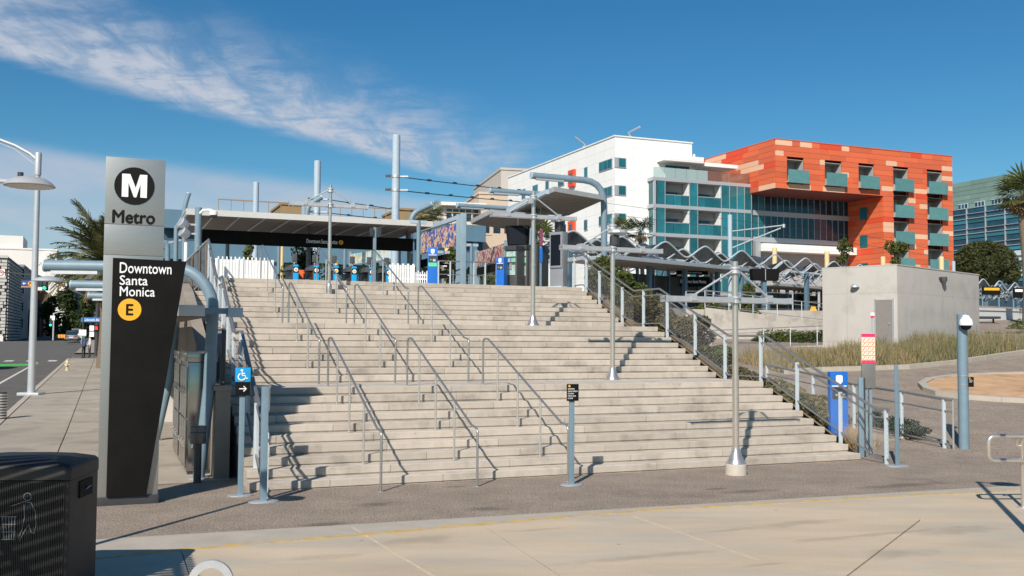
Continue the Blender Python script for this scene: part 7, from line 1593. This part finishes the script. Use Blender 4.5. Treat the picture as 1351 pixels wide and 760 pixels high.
for b, m in ((b1, mat('tall_dry_grass', (0.235, 0.175, 0.085), 0.8, 0, 0.3, 3)), (b2, mat('tall_green_grass', (0.115, 0.115, 0.05), 0.8, 0, 0.3, 3))):
    o = stuff(b.obj('tall_grass', m)); tag(o, 'tall '+('dry straw-coloured' if b is b1 else 'greenish')+' grass in the strip along the drive kerb', 'grass')
# ---- trees
def tree(label, loc_, H, R, crown_h, m, n=3000, size=0.12, trunk=0.15, group=None, clumps=16, name='tree'):
    rg = rs(label); t = thing(name, label, 'tree', loc_, 0, group); b = MB(); tk = MB()
    c0 = H-crown_h/2; tk.tube([(0, 0, -0.3), (0.05*H*rg.uniform(-0.3, 0.3), 0, H*0.35), (0, 0, H*0.75)], [trunk, trunk*0.75, trunk*0.3], 8)
    for k in range(clumps):
        a = rg.uniform(0, 6.28); f = rg.uniform(0.1, 0.85); zc_ = c0+crown_h*0.42*rg.uniform(-1, 1); lim = math.sqrt(max(0.05, 1-((zc_-c0)/(crown_h*0.5))**2)); c = (R*f*lim*math.cos(a), R*f*lim*math.sin(a), zc_); q = rg.uniform(0.26, 0.42)
        leaves(b, c, (R*q, R*q, crown_h*q*0.6), n//clumps, size, rg, 0.6); tk.tube([(0, 0, H*0.45), (c[0]*0.5, c[1]*0.5, (H*0.5+c[2])/2), c], [trunk*0.4, trunk*0.22, 0.02], 5)
    b.obj('crown', m, t); tk.obj('trunk', BARK, t, True); return t
def tree_px(label, px, ytop, Y, zbase, Rpx, crown_px, m, **k):
    p = D(px, ytop, Y); s = Y/FPX; return tree(label, (p.x, p.y, zbase), p.z-zbase, Rpx*s, crown_px*s, m, **k)
# big round street tree at right: a dense clipped dome
p = D(1297, 318, 130); rg = random.Random(4); t = thing('round_tree', 'large dense dome-shaped tree before the glass building', 'tree', (p.x, p.y, 1), 0); b = MB(); Rr = 42*130/FPX; Hh = p.z-1; cz = Hh-Rr*0.95
for k in range(110):
    a = rg.uniform(0, 6.28); e = rg.uniform(-0.35, 1.45); c = (Rr*0.86*math.cos(e)*math.cos(a), Rr*0.86*math.cos(e)*math.sin(a), cz+Rr*0.86*math.sin(e)*0.93); leaves(b, c, (Rr*0.22, Rr*0.22, Rr*0.18), 300, 0.16, rg, 0.5)
LEAFR = leaf_mat('leaf_ficus', (0.065, 0.078, 0.03), (0.095, 0.10, 0.04)); b.obj('crown', LEAFR, t); b = MB(); b.lathe([(Rr*0.3, cz-Rr*0.5), (Rr*0.6, cz-Rr*0.25), (Rr*0.66, cz+Rr*0.1), (Rr*0.5, cz+Rr*0.4), (Rr*0.15, cz+Rr*0.55)], 16).obj('inner_crown', LEAFR, t, True); MB().tube([(0, 0, 0), (0, 0, cz)], [0.5, 0.3], 10).obj('trunk', BARK, t, True)
tree_px('young tree in front of the orange building, left of two', 1113, 318, 92, 3, 13, 36, LEAFM, n=700, size=0.16, trunk=0.08, clumps=9)
tree_px('young leafy tree in front of the orange building above the block', 1180, 318, 92, 3, 17, 34, LEAFM, n=900, size=0.18, trunk=0.08, clumps=10)
tree_px('small tree behind the fare gates left of the orange cabinet', 400, 320, 42, TOPZ, 20, 44, LEAFM, n=1100, size=0.09, trunk=0.07, clumps=12)
tree_px('small tree behind the white gate at the leftmost catenary pole', 330, 322, 50, TOPZ, 10, 30, LEAFM, n=500, size=0.09, trunk=0.06, clumps=8)
tree_px('dark green tree behind the mosaic columns', 590, 330, 60, TOPZ, 26, 40, LEAFM, n=900, size=0.14, trunk=0.1)
tree_px('small green tree behind the platform name sign', 985, 372, 68, TOPZ, 16, 44, LEAFM, n=900, size=0.13, trunk=0.1)
tree_px('green tree under the wavy canopy near the block', 1060, 380, 90, TOPZ, 18, 30, LEAFM, n=700, size=0.16, trunk=0.1)
for i, (px, yt, Y, R, ch) in enumerate(((70, 388, 185, 16, 52), (92, 380, 170, 18, 62), (112, 392, 160, 16, 52), (54, 405, 210, 12, 40), (128, 385, 165, 18, 60), (38, 410, 190, 12, 38))):
    tree_px(('dark street tree ' + ('left of the green signal', 'behind the palm trunk', 'right of the palm trunk', 'small, behind the brick building', 'beside the pylon edge', 'beneath the parking sign')[i]), px, yt, Y, 1.5, R, ch, LEAFD, n=2200, size=0.34, trunk=0.2, group='dark street trees down the left street')
# ---- palms
PALMG = leaf_mat('palm_green', (0.12, 0.13, 0.055), (0.19, 0.18, 0.08), 1.0); PALMD = mat('palm_dry', (0.22, 0.15, 0.07), 0.85, 0, 0.3, 3)
def palm(label, loc_, H, L, nf=46, trunk=0.32, fan=False, skirt=20, m=PALMG, droop=1.0):
    rg = rs(label); t = thing('palm_tree', label, 'palm tree', loc_, 0, None); tk = MB(); n = 10
    tk.tube([(0.02*H*math.sin(i*0.4), 0, H*i/n) for i in range(n+1)], [trunk*(1.25-0.3*i/n) for i in range(n+1)], 12); tk.obj('trunk', mat('palm_trunk', (0.17, 0.125, 0.085), 0.9, 0, 0.3, 5, 0.8, 14, stretch=(1, 1, 4)), t, True)
    for k in range(nf+skirt):
        dry = k >= nf; a = rg.uniform(0, 6.28); el = rad(rg.uniform(-12, 78)) if not dry else rad(rg.uniform(-75, -35)); ln = L*rg.uniform(0.8, 1.1)*(0.62 if dry else 1); P = []; d_ = Vector((math.cos(a)*math.cos(el), math.sin(a)*math.cos(el), math.sin(el))); p = Vector((0, 0, H)); ns = 9
        for i in range(ns+1): P.append(p.copy()); d_ = (d_+Vector((0, 0, -0.13*droop*(i/ns+0.25)))).normalized(); p = p+d_*(ln/ns)
        b = MB(); side = Vector((-math.sin(a), math.cos(a), 0))
        if not fan:
            for i in range(ns*3):
                f = (i+1)/(ns*3+1); q = f*ns; j = int(q); c = P[j].lerp(P[j+1], q-j); tg = (P[j+1]-P[j]).normalized(); lw = ln*0.17*math.sin(math.pi*min(1, f*0.85+0.12))*rg.uniform(0.8, 1.15)
                for s in (-1, 1):
                    e = c+(side*s*0.75+tg*0.75+Vector((0, 0, rg.uniform(-0.35, 0.1)))).normalized()*lw*1.5; w = tg*0.06*ln/3; b.add([c-w, c+w, e], [(0, 1, 2)])
            b.tube(P, [0.035*ln/3*(1-0.85*i/ns)+0.004 for i in range(ns+1)], 4)
        else:
            c = P[4]; tg = (P[4]-P[3]).normalized(); b.tube(P[:5], 0.015, 4); upv = side.cross(tg)
            for i in range(13):
                an = rad(-95+190*i/12); e = c+(tg*math.cos(an)+side*math.sin(an)).normalized()*ln*0.5+Vector((0, 0, -0.10*ln*abs(math.sin(an)))); w = (tg*-math.sin(an)+side*math.cos(an))*0.03*ln; mid = c.lerp(e, 0.6); b.add([c, mid-w, e, mid+w], [(0, 1, 2, 3)])
        b.obj('frond', PALMD if dry else m, t)
    return t
p = D(141, 350, 62); palm('big feather palm with drooping dry skirt behind the pylon', (p.x, p.y, 0.4), p.z-0.4, 92*62/FPX, 96, 0.40, skirt=60, droop=1.3)
p = D(822, 306, 78); palm('fan palm in front of the white hotel right of the big pipe', (p.x, p.y, TOPZ-2), p.z-TOPZ+2, 1.6, 22, 0.16, True, 6, LEAFM)
p = D(846, 306, 72); palm('small fan palm leaning behind the balcony pole', (p.x, p.y, TOPZ-2), p.z-TOPZ+2, 1.7, 16, 0.14, True, 4, LEAFD)
p = D(567, 285, 75); palm('fan palm crown peeking over the canopy beside the bent pipe', (p.x, p.y, TOPZ), p.z-TOPZ, 1.8, 22, 0.16, True, 6, LEAFM)
p = D(712, 318, 60); palm('fan palm behind the ticket machines', (p.x, p.y, TOPZ), p.z-TOPZ, 1.8, 24, 0.16, True, 6, LEAFM)
p = D(1350, 258, 70); palm('fan palm with dry hanging skirt cut by the right edge', (p.x, p.y, 2), p.z-2, 2.7, 40, 0.3, True, 70, LEAFM)

# dark hedges and planting behind the fare gates
def hedge(label, px0, px1, d, h, m):
    s0, s1 = Pd(px0, 360, d)[0], Pd(px1, 360, d)[0]; rg = rs(label); t = site('hedge', label, 'hedge', s0, d, TOPZ); b = MB(); L = s0-s1; n = max(3, int(L/0.7))
    for i in range(n): leaves(b, (L*(i+0.5)/n, rg.uniform(-0.1, 0.2), h*rg.uniform(0.42, 0.55)), (0.6, 0.5, h*0.5), 420, 0.10, rg, 0.45)
    b.obj('foliage', m, t); MB().box(0.1, L-0.1, -0.1, 0.15, 0, h*0.5).obj('stems', BARK, t)
hedge('dark hedge behind the left fare gates', 372, 455, 34, 2.1, LEAFD)
hedge('dark hedge behind the right fare gates and picket gate', 470, 560, 36, 2.3, LEAFD)
hedge('dark green hedge behind the low steel rail', 575, 660, 34, 1.9, LEAFM)
